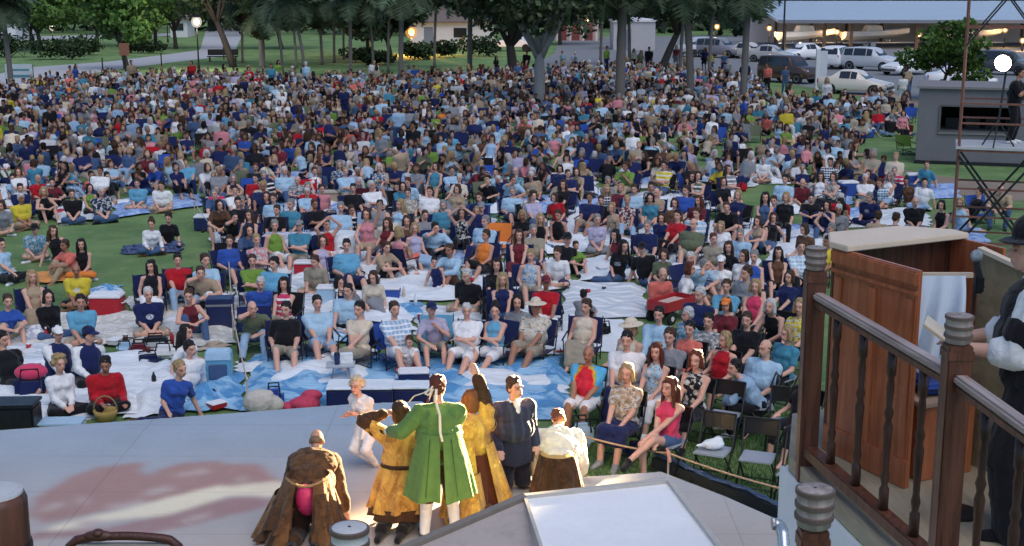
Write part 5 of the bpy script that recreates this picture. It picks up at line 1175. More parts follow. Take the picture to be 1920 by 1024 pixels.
kd = KDTree(len(LOCS)); [kd.insert((x, y, 0), i) for i, (x, y) in enumerate(LOCS)]; kd.balance()
cand = [p for p in cand if kd.find((p[0], p[1], 0))[2] > (.72 if p[1] < 50 else .6)]
cand.sort(key=lambda p: p[1])
WT = [('sky', 16), ('white', 14), ('navy', 20), ('black', 19), ('grey', 9), ('aqua', 2.5), ('blue', 3), ('tan', 6), ('cream', 4), ('red', 3), ('pink', 4), ('coral', 2), ('green', 3), ('olive', 3), ('maroon', 3), ('lavender', 5), ('denim', 6), ('paledenim', 5), ('teal', 5), ('khaki', 4), ('yellow', 1), ('brown', 3), ('orange', .6)]
WN = [a for a, b in WT]; WW = [b for a, b in WT]
def rnd(lst, w=None): return random.choices(lst, w)[0]
def attrs():
    b = rnd(['m', 'b', 'f', 'g'], [3, 2, 3, 2]); fem = b in 'fg'
    pose = rnd(['lap', 'arms', 'fwd', 'ind', 'indl', 'knee', 'ext', 'side', 'recl', 'chin'], [6, 3, 2, 4, 2, 3, 2, 2, 1.5, 1]); top = rnd(['tank', 'tee'], [3, 4]) if fem else rnd(['tee', 'polo'], [4, 2])
    bot = rnd(['shorts', 'trousers', 'skirt', 'capri'], [4, 2, 1, 2]) if fem else rnd(['shorts', 'trousers'], [5, 2])
    hair = rnd(['bob', 'long', 'short', 'pony'], [4, 3, 2, 1]) if fem else rnd(['short', 'balding', 'bald'], [8, 1, .5])
    return pose, b, top, rnd(WN, WW), bot, rnd(['khaki', 'navy', 'black', 'denim', 'white', 'tan', 'grey', 'paledenim'], [3, 4, 4, 4, 2, 2, 2, 2]), hair, rnd(['dark', 'brown', 'blond', 'grey', 'white', 'auburn'], [4, 5, 3, 2, 2, 1])
need = max(0, 291-NPERS)
for p in cand[:need]:
    pose, b, top, tc, bot, bc, hair, hc = attrs(); s = random.uniform(.94, 1.04); J = get_J(pose, b); yaw = yaw_to_stage(*p)+random.uniform(-.4, .4)
    hw = np.array([p[0], p[1], 0])+rotm(yaw) @ (J['headc']*s); hx, hy = proj(hw)
    ch = '' if pose not in CHAIRPOSE else 'chair='+rnd(['navy', 'blue', 'black', 'olive', 'maroon'], [7, .8, 5, 1, .4])
    add_person(f'{hx:.1f},{hy:.1f}|{pose} {b}|{top}:{tc}{rnd(["", ":floral", ":check", ":stripe"], [7, 1.3, .8, .8])}|{bot}:{bc}|{hair}:{hc}|sc={s:.2f} skin={rnd(["l", "m", "t"], [5, 3, 2])} {ch}')
rest = cand[need:]
LODS = []
for pose in ('low_lap', 'low_arms', 'low_fwd', 'ind', 'knee', 'ext', 'side', 'low_recl', 'low_lap_b', 'low_fwd_b', 'lap_b', 'ind_b', 'knee_b', 'low_chin_b'):
    for b, top, bot, hair in (('m', 'tee', 'shorts', 'short'), ('b', 'tee', 'trousers', 'short'), ('f', 'tank', 'shorts', 'long'), ('g', 'tee', 'capri', 'bob')): LODS.append(lod(pose, b, top, bot, hair))
LST = [lod('stand', 'm', 'tee', 'trousers', 'short'), lod('stand', 'f', 'tee', 'shorts', 'long'), lod('stand', 'b', 'tee', 'shorts', 'short')]
def join_people(pts, lods, name):
    Vs, Fs, Cs = [], [], []; n = 0
    for (x, y) in pts:
        V, F, rg = random.choice(lods); s = random.uniform(.94, 1.10); yaw = yaw_to_stage(x, y)+random.gauss(0, .55)
        if random.random() < .06: yaw += PI
        W = (V*[random.choice((s, -s))*random.uniform(.95, 1.15), s*1.03, s*random.uniform(.9, 1.05)]) @ (rotm(yaw) @ rotm(0, random.gauss(0, .09), random.gauss(0, .08))).T+[x, y, random.uniform(-.03, .05)]
        dk = random.uniform(.6, 1.0); sk = np.array(SK[rnd('lmtd', [4, 3, 3, .5])]); pal = np.array([sk, HC[rnd(['dark', 'brown', 'blond', 'grey', 'white'], [4, 5, 3, 2, 2])], C[rnd(WN, WW)], C[rnd(['khaki', 'navy', 'black', 'denim', 'white', 'tan', 'grey', 'paledenim'], [3, 5, 5, 4, 2, 2, 2, 2])]])*dk
        Vs.append(W); Fs.append(F+n); Cs.append(pal[rg]); n += len(V)
    return obj(name, np_mesh(name, np.concatenate(Vs), np.concatenate(Fs), np.concatenate(Cs), True), CROWDM)
tag(join_people(rest, LODS, 'crowd'), 'dense crowd of people seated across the back of the lawn', 'crowd', kind='stuff')
stand = [G(px, py)[:2] for px, py in [(508, 176), (548, 172), (578, 176), (1188, 132), (1266, 130), (1320, 132), (1135, 135), (1060, 136), (1075, 138), (1335, 140), (1355, 142), (1402, 176), (1470, 176), (1690, 196), (1705, 190), (520, 165), (140, 172), (250, 168), (985, 140), (930, 150), (1215, 136), (1290, 150), (1195, 140), (1365, 158), (1440, 178), (690, 165), (360, 168), (650, 230), (745, 285), (1395, 255), (1550, 215)]]
tag(join_people(stand, LST, 'standing_onlookers'), 'people standing along the back edge of the crowd', 'crowd', kind='stuff')
print('individual people', NPERS, 'crowd', len(rest))
# chairs and bright bits in the far crowd
far = random.sample(rest[:900], 70)
for (x, y) in far:
    y2 = y+.55; x2 = x+.5
    cn_ = rnd(['navy', 'black', 'blue', 'olive', 'red'], [8, 4, 2, 1, .5]); px_, py_ = proj((x2, y2, .4))
    place_chair('camp', (x2, y2), yaw_to_stage(x, y)+random.uniform(-.3, .3), C[cn_], locate(px_, py_, lambda q: f'empty {CN.get(cn_, cn_)} camp chair in the crowd {q}'), 'empty chairs far back in the crowd')
# ------------------------------------------------------------------ blankets, coolers, bags
def fabric_sheet_mat(name, a, b, kind='plain', sc_=3):
    m = bpy.data.materials.new(name); t = NT(m); co = t.co(); f = t.noise(co, 3.5, 5, .6, 1.2); f2 = t.noise(t.co('Object', (2.2, 9, 3)), 1, 4, .6, 1.5)
    if kind == 'plain': base = t.mix(a, b, f)
    elif kind == 'print':
        v = t.noise(co, sc_*3, 4, .6, 1.); base = t.mix(a, b, t.ramp(v, [(.46, 0.), (.56, 1.)]))
    else:
        sx = t.n('ShaderNodeSeparateXYZ'); t.l(co, sx.inputs[0]); mm = t.n('ShaderNodeMath', operation='MULTIPLY'); t.l(sx.outputs[1 if kind == 'stripe' else 0], mm.inputs[0]); mm.inputs[1].default_value = sc_*6.28
        s = t.n('ShaderNodeMath', operation='SINE'); t.l(mm.outputs[0], s.inputs[0]); base = t.mix(a, b, t.ramp(s.outputs[0], [(.4, 0.), (.6, 1.)]))
    base = t.mix(base, t.mix((.74,)*3, (1.12,)*3, f2), .8, 'MULTIPLY')  # creases darkened in the sheet colour, imitating fold shade
    t.finish(base, .75, f2, .9, .06, 0, .3); return m
FS = dict(bluetarp=fabric_sheet_mat('blue_tarp', (.10, .31, .58), (.34, .58, .78), 'print', .55), whitesheet=fabric_sheet_mat('white_sheet', (.70, .78, .84), (.86, .88, .89)), pale=fabric_sheet_mat('pale_woven_rug', (.60, .66, .70), (.80, .82, .84), 'stripe', 3.5),
          teal=fabric_sheet_mat('dark_teal_sheet', (.03, .10, .13), (.06, .16, .19)), cream=fabric_sheet_mat('cream_rug', (.56, .55, .50), (.74, .73, .68), 'print', 1.6), tan=fabric_sheet_mat('tan_mat', (.45, .37, .28), (.56, .48, .38), 'stripe', 3), floral=fabric_sheet_mat('flowered_quilt', (.40, .44, .55), (.78, .78, .78), 'print', 2.5),
          navyq=fabric_sheet_mat('navy_quilt', (.02, .03, .08), (.10, .14, .28), 'print', 3), lblue=fabric_sheet_mat('light_blue_rug', (.20, .32, .60), (.42, .56, .80), 'print', 1.2), orange=fabric_sheet_mat('orange_towel', (.7, .25, .06), (.78, .38, .12)), blueprint=fabric_sheet_mat('blue_patterned_towel', (.08, .30, .58), (.55, .70, .80), 'print', 2), red=fabric_sheet_mat('red_blanket', (.4, .04, .06), (.55, .10, .10), 'stripe', 3), green=fabric_sheet_mat('green_blanket', (.05, .15, .08), (.12, .25, .12), 'print', 2))
NB = 0
def box_bag(p, size, col):
    cl_ = col; t = empty('bag', (p[0], p[1], .02), random.uniform(-.6, .6), locate(*proj((p[0], p[1], .1)), lambda q: f'{CN.get(col, col)} bag on the grass among seated people {q}'), 'bag', 'bags among the seated people'); obj('body', tpl(('bag', size), lambda: MB().box((0, 0, size[2]/2), size, taper=.85).mesh('body', bevel=.06)), CANVAS, t, color=C[cl_])
    for q in (1, -1): obj('strap', tpl(('strap', size, q), lambda: MB().tube([(-size[0]*.3, q*size[1]*.45, size[2]*.75), (-size[0]*.25, q*size[1]*.35, size[2]*1.2), (size[0]*.25, q*size[1]*.35, size[2]*1.2), (size[0]*.3, q*size[1]*.45, size[2]*.75)], .013, 5).mesh('strap', True)), CANVAS, t, color=C['black'])
    return t
def blanket(pts, mat, label, amp=.02, seed=None, world=False, group='blankets and sheets laid on the lawn', zz=None):
    """four corners (far left, far right, near right, near left) as seen in the photograph"""
    global NB; NB += 1; rg = np.random.default_rng(seed or NB+300)
    q = [np.array(p, float) if world else G(*p) for p in pts]; c = sum(q)/4; w = np.linalg.norm(q[1]-q[0]); d = np.linalg.norm(q[3]-q[0])
    nu = int(max(8, min(46, w/.09))); nv = int(max(8, min(46, d/.09))); u = np.linspace(0, 1, nu); v = np.linspace(0, 1, nv); U, Vv = np.meshgrid(u, v)
    Pn = ((1-U)*(1-Vv))[..., None]*q[0]+(U*(1-Vv))[..., None]*q[1]+(U*Vv)[..., None]*q[2]+((1-U)*Vv)[..., None]*q[3]
    Z = np.zeros_like(U)
    for k in range(7):
        a = rg.uniform(0, PI); fr = rg.uniform(1.5, 6); ph = rg.uniform(0, 6); Z += np.abs(np.sin((Pn[..., 0]*math.cos(a)+Pn[..., 1]*math.sin(a))*fr+ph+1.2*np.sin(Pn[..., 1]*1.3+k)))**3/(1+k*.3)
    e = np.minimum(np.minimum(U, 1-U)*w, np.minimum(Vv, 1-Vv)*d)/.25; Pn[..., 0] += rg.normal(size=U.shape)*.012+.05*np.sin(Vv*17+NB); Pn[..., 1] += .05*np.sin(U*13+NB)
    Pn[..., 2] = (zz if zz is not None else .012+.0035*(NB % 14))+amp*1.7*Z*np.clip(e, .15, 1); Pn -= [c[0], c[1], 0]
    i = (np.arange(nv-1)[:, None]*nu+np.arange(nu-1)).ravel(); F = np.stack([i+nu, i+nu+1, i+1, i], 1)
    o = obj('blanket', np_mesh('blanket', Pn.reshape(-1, 3), F, smooth=True), FS[mat], None, (c[0], c[1], 0)); tag(o, label, 'blanket', group); return o
for a in [([(470, 668), (1062, 672), (1075, 792), (452, 775)], 'bluetarp', 'huge blue tarpaulin spread in front of the front row', .03), ([(530, 655), (705, 660), (690, 742), (498, 728)], 'whitesheet', 'crumpled white sheet on the blue tarpaulin under the small table', .04), ([(860, 690), (1050, 705), (1066, 742), (850, 735)], 'whitesheet', 'pale sheet lying across the right half of the blue tarpaulin', .03),
          ([(1040, 668), (1090, 664), (1082, 704), (1026, 696)], 'teal', 'dark teal cloth folded on the tarpaulin left of the tie-dye shirt', .02), ([(1062, 530), (1205, 538), (1218, 598), (1050, 600)], 'pale', 'pale ribbed rug left of the red wagon', .03), ([(1095, 488), (1262, 482), (1290, 522), (1085, 530)], 'whitesheet', 'white sheet under the group in black t-shirts', .03),
          ([(690, 508), (850, 500), (868, 566), (690, 570)], 'whitesheet', 'white sheet between the blue cooler and the black polo shirt', .03), ([(0, 598), (240, 592), (430, 600), (-20, 700)], 'cream', 'large cream patterned rug beside the big red cooler', .02), ([(240, 560), (440, 552), (440, 648), (250, 660)], 'cream', 'cream rug under the white-haired person in navy', .02),
          ([(-20, 690), (300, 660), (280, 780), (-30, 800)], 'whitesheet', 'pale sheet under the curly blond person by the stage edge', .03), ([(215, 378), (375, 366), (380, 388), (215, 412)], 'lblue', 'long blue rug on the front edge of the left crowd', .02), ([(85, 388), (180, 382), (185, 415), (110, 422)], 'whitesheet', 'white sheet beside the dark flowered shirt', .03),
          ([(60, 516), (140, 510), (150, 530), (70, 536)], 'orange', 'orange towel on the grass behind the smile-print shirt', .02), ([(175, 540), (228, 536), (220, 565), (120, 580)], 'blueprint', 'blue patterned towel behind the white cooler lid', .02), ([(-30, 505), (30, 504), (25, 524), (-30, 530)], 'cream', 'small cream mat on the grass at the left edge', .02),
          ([(232, 462), (345, 455), (340, 476), (228, 478)], 'navyq', 'dark quilt under the couple on the open lawn', .03), ([(370, 645), (432, 640), (430, 655), (372, 660)], 'tan', 'striped mat end behind the blue cooler bag', .02), ([(330, 745), (455, 700), (460, 770), (330, 778)], 'bluetarp', 'blue plastic sheet left of the rope corner', .05),
          ([(250, 700), (345, 690), (330, 780), (235, 790)], 'whitesheet', 'white cloth heap between red shirt and blue t-shirt', .05), ([(555, 455), (700, 452), (705, 500), (560, 520)], 'floral', 'flowered quilt under the red striped cooler', .02), ([(445, 682), (530, 684), (525, 700), (440, 702)], 'whitesheet', 'folded white towel at the left end of the tarpaulin', .02),
          ([(590, 612), (665, 618), (660, 648), (575, 640)], 'blueprint', 'blue patterned beach towel between front row chairs', .04), ([(640, 505), (700, 503), (700, 540), (640, 545)], 'tan', 'tan mat behind the front row', .02), ([(690, 575), (790, 570), (800, 600), (690, 602)], 'bluetarp', 'blue ground sheet behind the checked shirt', .02),
          ([(1050, 395), (1130, 398), (1120, 440), (1050, 436)], 'whitesheet', 'white sheet behind the crossed-legged person in black strapless top', .04), ([(920, 425), (1000, 420), (1010, 455), (925, 465)], 'floral', 'flowered quilt by the orange chair', .02), ([(1195, 400), (1290, 398), (1300, 430), (1200, 436)], 'pale', 'pale rug near the red apron wearer', .02), ([(1430, 425), (1530, 418), (1560, 455), (1440, 462)], 'lblue', 'light blue rug by the rail post top', .02),
          ([(1540, 395), (1720, 392), (1740, 425), (1540, 430)], 'whitesheet', 'white sheet beyond the wooden bench top', .02), ([(1690, 350), (1790, 345), (1800, 372), (1690, 378)], 'lblue', 'blue rug in front of the sound booth', .02), ([(1510, 360), (1600, 358), (1600, 385), (1510, 390)], 'lblue', 'light blue rug by the blue cooler near the booth', .02), ([(1330, 330), (1420, 335), (1420, 352), (1330, 352)], 'whitesheet', 'white sheet lying on open grass at right of the crowd', .02),
          ([(1330, 470), (1420, 472), (1420, 500), (1330, 500)], 'navyq', 'dark quilt left of the grey-haired royal blue top', .02), ([(600, 400), (720, 396), (720, 430), (600, 432)], 'lblue', 'blue rug among chairs in the middle', .02), ([(1740, 435), (1840, 430), (1860, 470), (1740, 470)], 'lblue', 'blue rug behind the microphone', .02), ([(100, 395), (175, 398), (160, 408), (95, 405)], 'red', 'red blanket by the yellow shirt at the grass edge', .03)]: blanket(*a)
BL2 = [(x, y, w_, h_, m_) for x, y, w_, h_, m_ in [(790, 455, 110, 22, 'whitesheet'), (610, 535, 70, 26, 'whitesheet'), (900, 505, 60, 20, 'pale'), (1010, 470, 80, 22, 'whitesheet'), (1060, 505, 60, 18, 'lblue'), (1290, 520, 90, 24, 'whitesheet'), (1250, 450, 90, 20, 'lblue'), (1340, 545, 60, 18, 'whitesheet'), (1390, 470, 70, 18, 'lblue'), (960, 395, 90, 16, 'whitesheet'), (840, 410, 80, 16, 'lblue'), (700, 395, 80, 14, 'whitesheet'), (1100, 370, 90, 14, 'whitesheet'), (1190, 345, 80, 12, 'lblue'), (560, 395, 70, 14, 'floral'), (480, 470, 60, 18, 'whitesheet'), (340, 620, 110, 26, 'pale'), (60, 640, 120, 26, 'floral'), (270, 345, 80, 10, 'whitesheet'), (120, 360, 90, 12, 'lblue'), (30, 385, 60, 12, 'whitesheet'), (1470, 395, 80, 16, 'whitesheet'), (1590, 408, 90, 14, 'lblue'), (1650, 380, 70, 12, 'whitesheet')]]
BL3 = [([(440, 470), (700, 462), (720, 520), (430, 535)], 'whitesheet'), ([(700, 470), (900, 462), (930, 500), (700, 505)], 'lblue'), ([(880, 500), (1060, 490), (1070, 545), (880, 560)], 'whitesheet'), ([(440, 535), (600, 525), (610, 600), (440, 605)], 'pale'), ([(600, 545), (760, 555), (780, 625), (600, 640)], 'whitesheet'), ([(780, 580), (1000, 572), (1010, 640), (780, 640)], 'pale'), ([(1000, 600), (1170, 600), (1180, 660), (1000, 670)], 'whitesheet'), ([(1230, 470), (1420, 470), (1430, 520), (1230, 525)], 'whitesheet'), ([(1290, 525), (1480, 520), (1490, 560), (1290, 560)], 'lblue'), ([(900, 440), (1100, 432), (1110, 475), (890, 480)], 'whitesheet'), ([(1090, 435), (1260, 432), (1270, 470), (1090, 475)], 'pale'), ([(560, 420), (760, 412), (780, 450), (560, 455)], 'lblue'), ([(760, 415), (930, 410), (930, 445), (760, 450)], 'whitesheet'), ([(390, 420), (560, 415), (560, 460), (400, 470)], 'whitesheet'), ([(1280, 420), (1450, 415), (1450, 455), (1280, 460)], 'whitesheet'), ([(960, 372), (1160, 366), (1160, 400), (960, 405)], 'lblue'), ([(1170, 372), (1380, 368), (1380, 398), (1170, 402)], 'whitesheet'), ([(600, 362), (820, 358), (820, 388), (600, 392)], 'whitesheet'), ([(390, 368), (590, 362), (590, 398), (390, 402)], 'pale'), ([(700, 330), (900, 328), (900, 350), (700, 353)], 'lblue'), ([(940, 335), (1120, 333), (1120, 358), (940, 360)], 'whitesheet'), ([(1160, 332), (1330, 330), (1330, 352), (1160, 356)], 'whitesheet'), ([(1440, 440), (1560, 436), (1550, 500), (1440, 500)], 'whitesheet'), ([(0, 640), (140, 630), (150, 690), (-20, 700)], 'pale'), ([(400, 330), (600, 326), (600, 350), (400, 353)], 'lblue'), ([(0, 345), (150, 340), (160, 372), (0, 376)], 'whitesheet'), ([(170, 330), (330, 326), (330, 346), (170, 350)], 'pale')]
SHN = dict(whitesheet='white sheet', lblue='light blue rug', pale='pale ribbed rug', floral='flowered quilt', navyq='dark quilt', bluetarp='blue tarpaulin', green='green blanket')
for q_, m_ in BL3: blanket(q_, m_, locate(sum(a for a, b in q_)/4, sum(b for a, b in q_)/4, lambda q: f'large rumpled {SHN[m_]} under seated people {q}'), .028, group='large sheets joining the seated groups')
for x, y, w_, h_, m_ in BL2: blanket([(x-w_*.5, y-h_*.5), (x+w_*.45, y-h_*.55), (x+w_*.5, y+h_*.5), (x-w_*.55, y+h_*.45)], m_, locate(x, y, lambda q: f'rumpled {SHN[m_]} half hidden under people {q}'), .05, group='rumpled sheets among the seated people')
for k in range(60):
    p = random.choice(cand[:520]); x_, y_ = p[0]+random.uniform(-.7, .7), p[1]-random.uniform(.5, .9); px_, py_ = proj((x_, y_, 0))
    b_ = box_bag((x_, y_), random.choice([(.36, .26, .26), (.3, .22, .34), (.46, .3, .24)]), random.choice(['navy', 'black', 'blue', 'white', 'sky', 'red', 'tan', 'olive', 'navy', 'white']))
for k in range(46):
    p = random.choice(rest[:650]) if k > 14 else cand[random.randrange(0, max(1, need))]
    w, d = random.uniform(1, 2.2), random.uniform(1, 2); a = random.uniform(-.5, .5); R = rotm(a); q = [v3(p[0], p[1]-.3, 0)+R @ v3(*c) for c in ((-w/2, d/2, 0), (w/2, d/2, 0), (w/2, -d/2, 0), (-w/2, -d/2, 0))]
    blanket(q, m_ := random.choice(['whitesheet', 'lblue', 'pale', 'whitesheet', 'floral', 'navyq', 'bluetarp', 'green']), locate(*proj((p[0], p[1], 0)), lambda q: f'{SHN[m_]} spread under the packed crowd {q}'), .03, world=True, group='blankets under the packed crowd')
def cooler(px, py, w, d, h, body, lid, label, yaw=0, handle=True, group='coolers on the lawn', world=None):
    p = world if world is not None else G(px, py); t = empty('cooler', (p[0], p[1], .02), yaw, label, 'cooler', group)
    obj('body', MB().box((0, 0, h*.42), (w*.94, d*.94, h*.84), taper=1.06).mesh('body', bevel=.02), PLASTIC, t, color=body); obj('lid', MB().box((0, 0, h*.92), (w*1.02, d*1.02, h*.16), taper=.95).mesh('lid', bevel=.02), PLASTIC, t, color=lid)
    if handle:
        for s in (1, -1): obj('handle', MB().tube([(s*w*.49, -d*.22, h*.6), (s*w*.56, -d*.2, h*.62), (s*w*.56, d*.2, h*.62), (s*w*.49, d*.22, h*.6)], .012, 6).mesh('handle'), PLASTIC, t, color=lid)
    return t
for a in [(203, 594, .62, .42, .46, C['red'], C['white'], 'big red cooler with white lid on the cream rug'), (728, 570, .50, .36, .36, C['blue'], C['white'], 'blue cooler with white lid on the white sheet behind the front row'), (572, 520, .44, .34, .36, C['red'], C['white'], 'red striped cooler with white lid behind the sky blue t-shirt'), (776, 726, .50, .32, .28, C['navy'], C['white'], 'dark cooler with white lid in front of the small child', .1),
          (920, 500, .52, .36, .34, C['red'], C['white'], 'red cooler with white lid left of the logo t-shirt'), (1589, 368, .56, .4, .46, C['blue'], C['white'], 'blue cooler with white lid near the sound booth', .2), (1620, 258, .8, .45, .42, C['blue'], C['white'], 'long blue cooler with white lid at the right of the far crowd'), (1712, 352, .45, .35, .45, C['blue'], C['white'], 'blue cooler beside the striped jacket wearer'), (1445, 450, .5, .36, .3, C['blue'], C['sky'], 'blue tub with pale rim left of the rail post', .3),
          (190, 262, .6, .4, .42, C['blue'], C['white'], 'blue cooler with white lid in the far left crowd'), (384, 432, .5, .4, .4, C['navy'], C['white'], 'navy cooler with white lid at the left corner of the seated block'), (430, 447, .5, .4, .3, C['blue'], C['white'], 'bright blue cooler behind the aisle rope'), (612, 575, .36, .3, .42, C['sky'], C['white'], 'small pale chest right of the royal blue polo'), (690, 545, .5, .35, .3, C['black'], C['white'], 'black cooler with white lid behind the glasses wearer'),
          (870, 470, .4, .3, .36, C['blue'], C['white'], 'blue drinks cooler with white lid left of the orange chair'), (1210, 418, .9, .5, .4, C['denim'], C['white'], 'faded blue cooler with white top in the middle right'), (660, 235, .5, .35, .35, C['blue'], C['white'], 'blue cooler far back in the middle of the crowd'), (950, 300, .5, .35, .35, C['navy'], C['white'], 'navy cooler in the middle of the far crowd')]: cooler(*a)
def box_thing(name, cat, px, py, size, col, label, yaw=0, z=0.02, bevel=.03, extra=None, taper=1.0):
    p = G(px, py); t = empty(name, (p[0], p[1], z), yaw, label, cat); obj('body', MB().box((0, 0, size[2]/2), size, taper=taper).mesh('body', bevel=bevel), PLASTIC if cat != 'bag' else CANVAS, t, color=col)
    if extra: extra(t, size)
    return t
def bag_straps(t, s):
    for q in (1, -1): obj('strap', MB().tube([(-s[0]*.3, q*s[1]*.5, s[2]*.7), (-s[0]*.25, q*s[1]*.4, s[2]*1.25), (s[0]*.25, q*s[1]*.4, s[2]*1.25), (s[0]*.3, q*s[1]*.5, s[2]*.7)], .014, 5).mesh('strap', True), CANVAS, t, color=C['black'])
def bag_flap(t, s): obj('flap', MB().box((0, -.012, s[2]*.86), (s[0]*1.02, s[1]*1.04, s[2]*.3), taper=.9).mesh('flap', bevel=.02), CANVAS, t, color=C['sky']); obj('pocket', MB().box((0, -s[1]*.53, s[2]*.36), (s[0]*.7, .05, s[2]*.5)).mesh('pocket', bevel=.015), CANVAS, t, color=C['denim'])
box_thing('cooler_bag', 'bag', 412, 716, (.42, .30, .52), C['aqua'], 'blue patterned cooler bag standing beside the white-shirted person', .1, extra=bag_flap)
box_thing('cooler_box', 'cooler', 415, 618, (.48, .40, .5), C['navy'], 'tall navy cooler box with a grey band near the rope', .1, extra=lambda t, s: obj('lid', MB().box((0, 0, s[2]+.05), (s[0]*1.04, s[1]*1.04, .11)).mesh('lid', bevel=.02), PLASTIC, t, color=C['navy']) and obj('band', MB().box((0, 0, s[2]-.01), (s[0]*1.02, s[1]*1.02, .04)).mesh('band'), PLASTIC, t, color=C['grey']))
box_thing('storage_box', 'box', 22, 812, (.78, .45, .42), C['black'], 'black box on the grass against the stage at the left edge', .05, extra=lambda t, s: obj('lid', MB().box((0, 0, s[2]+.02), (s[0]*1.03, s[1]*1.04, .05)).mesh('lid', bevel=.01), PLASTIC, t, color=C['black']))
box_thing('paper_box', 'box', 117, 806, (.62, .34, .10), C['white'], 'flat white paper box in front of the curly blond person', .05, extra=lambda t, s: obj('lid', MB().box((0, 0, s[2]+.012), (s[0]*1.02, s[1]*1.03, .03)).mesh('lid', bevel=.006), PLASTIC, t, color=C['sky']))
box_thing('duffel_bag', 'bag', 62, 748, (.5, .36, .40), C['navy'], 'navy bag with red top beside the curly blond person', .2, bevel=.09, extra=lambda t, s: (bag_straps(t, s), obj('cushion', blob([('e', v3(0, 0, s[2]+.02), (.26, .2, .13), None)], .03, 2, name='cushion'), CANVAS, t, color=C['rose'])))
box_thing('camera_case', 'bag', 292, 655, (.44, .22, .2), C['black'], 'black and silver camera case on the cream rug', .2, extra=lambda t, s: (obj('panel', MB().box((0, -s[1]*.5-.006, s[2]*.5), (s[0]*.75, .015, s[2]*.4)).mesh('panel'), PLASTIC, t, color=C['silver']), bag_straps(t, s)))
box_thing('hamper', 'box', 622, 385, (.5, .36, .36), C['tan'], 'brown wicker hamper behind the red folding chair', .1, extra=lambda t, s: obj('lid', MB().box((0, 0, s[2]+.03), (s[0]*1.04, s[1]*1.04, .06)).mesh('lid', bevel=.01), PLASTIC, t, color=C['beige']))
for k, (px, py, sz, c, lb) in enumerate([(262, 668, (.4, .3, .2), 'maroon', 'dark red bag among the clutter left of the camera case'), (238, 662, (.36, .28, .18), 'sky', 'pale bag in the clutter behind the red shirt'), (278, 685, (.5, .3, .16), 'navy', 'navy bag on the cream rug right of the clutter'), (310, 672, (.42, .28, .22), 'white', 'white holdall left of the white-shirted person'), (320, 762, (.44, .34, .22), 'navy', 'dark bag at the feet of the blond person by the stage'),
        (1290, 520, (.34, .26, .3), 'navy', 'navy rucksack behind the red wagon'), (1265, 470, (.4, .3, .36), 'olive', 'dark rucksack right of the black-capped person'), (968, 650, (.3, .26, .3), 'navy', 'navy bag beside the straw hat wearer'), (1130, 633, (.3, .25, .25), 'black', 'black bag on the grass behind the white polo'), (640, 590, (.28, .2, .36), 'navy', 'navy bag standing behind the pale blue polo'), (1090, 840, (.36, .25, .34), 'sky', 'pale blue plastic bag at the feet of the tie-dye shirt'), (1190, 858, (.34, .24, .2), 'navy', 'dark bag with a pale top by the rope'), (870, 690, (.26, .2, .22), 'black', 'black bag at the feet of the white-haired front row person'), (830, 655, (.3, .24, .3), 'black', 'black bag between the front row chairs')]):
    box_thing('bag', 'bag', px, py, sz, C[c], lb, random.uniform(-.4, .4), bevel=.07, extra=bag_straps, taper=.85)
# cups, bottles, plates, shoes and food boxes set down on the sheets
def litter(kind, p, col):
    cl = CN.get(col, col); nm = {'cup': 'paper cup', 'bottle': 'bottle', 'plate': 'paper plate', 'food_box': 'food box', 'sandal': 'sandal', 'magazine': 'programme'}[kind]
    t = empty(kind, (p[0], p[1], .045), random.uniform(-3, 3), locate(*proj((p[0], p[1], 0)), lambda q: f'{cl} {nm} lying among the picnic things {q}'), nm.split()[-1], 'small picnic things on the sheets')
    a = lambda n, m, c: obj(n, m, PLASTIC, t, color=c)
    if kind == 'cup': a('body', tpl('l_cup', lambda: MB().lathe([(.036, 0), (.048, .13)], n=10).mesh('body', True)), C[col]); a('lid', tpl('l_cupl', lambda: MB().lathe([(.051, .13), (.046, .145)], n=10).mesh('lid')), C['white'])
    if kind == 'bottle': a('body', tpl('l_bot', lambda: MB().lathe([(.036, 0), (.038, .17), (.015, .22), (.015, .25)], n=10).mesh('body', True)), C[col]); a('cap', tpl('l_cap', lambda: MB().lathe([(.018, .25), (.018, .275)], n=8).mesh('cap')), C['white'])
    if kind == 'plate': a('body', tpl('l_pl', lambda: MB().lathe([(.02, .002), (.09, .004), (.13, .022), (.125, .024), (.085, .008)], n=16).mesh('body', True)), C[col]); a('food', tpl('l_fd', lambda: MB().ell((0, .01, .02), (.06, .045, .025)).mesh('food', True)), C['tan'])
    if kind == 'food_box': a('body', tpl('l_fb', lambda: MB().box((0, 0, .04), (.24, .18, .08), taper=1.1).mesh('body', bevel=.01)), C[col]); a('lid', tpl('l_fbl', lambda: MB().box((0, 0, .088), (.275, .21, .016)).mesh('lid', bevel=.006)), C['white'])
    if kind == 'sandal': a('sole', tpl('l_so', lambda: MB().ell((0, 0, .015), (.045, .13, .015)).mesh('sole', True)), C[col]); a('strap', tpl('l_st', lambda: MB().tube([(-.045, -.02, .02), (-.03, -.03, .055), (.03, -.03, .055), (.045, -.02, .02)], .009, 5).mesh('strap', True)), C['black'])
    if kind == 'magazine': a('cover', tpl('l_mg', lambda: MB().box((0, 0, .005), (.21, .28, .008)).mesh('cover')), C[col]); a('page', tpl('l_mp', lambda: MB().box((.004, 0, .011), (.20, .27, .004)).mesh('page')), C['white'])
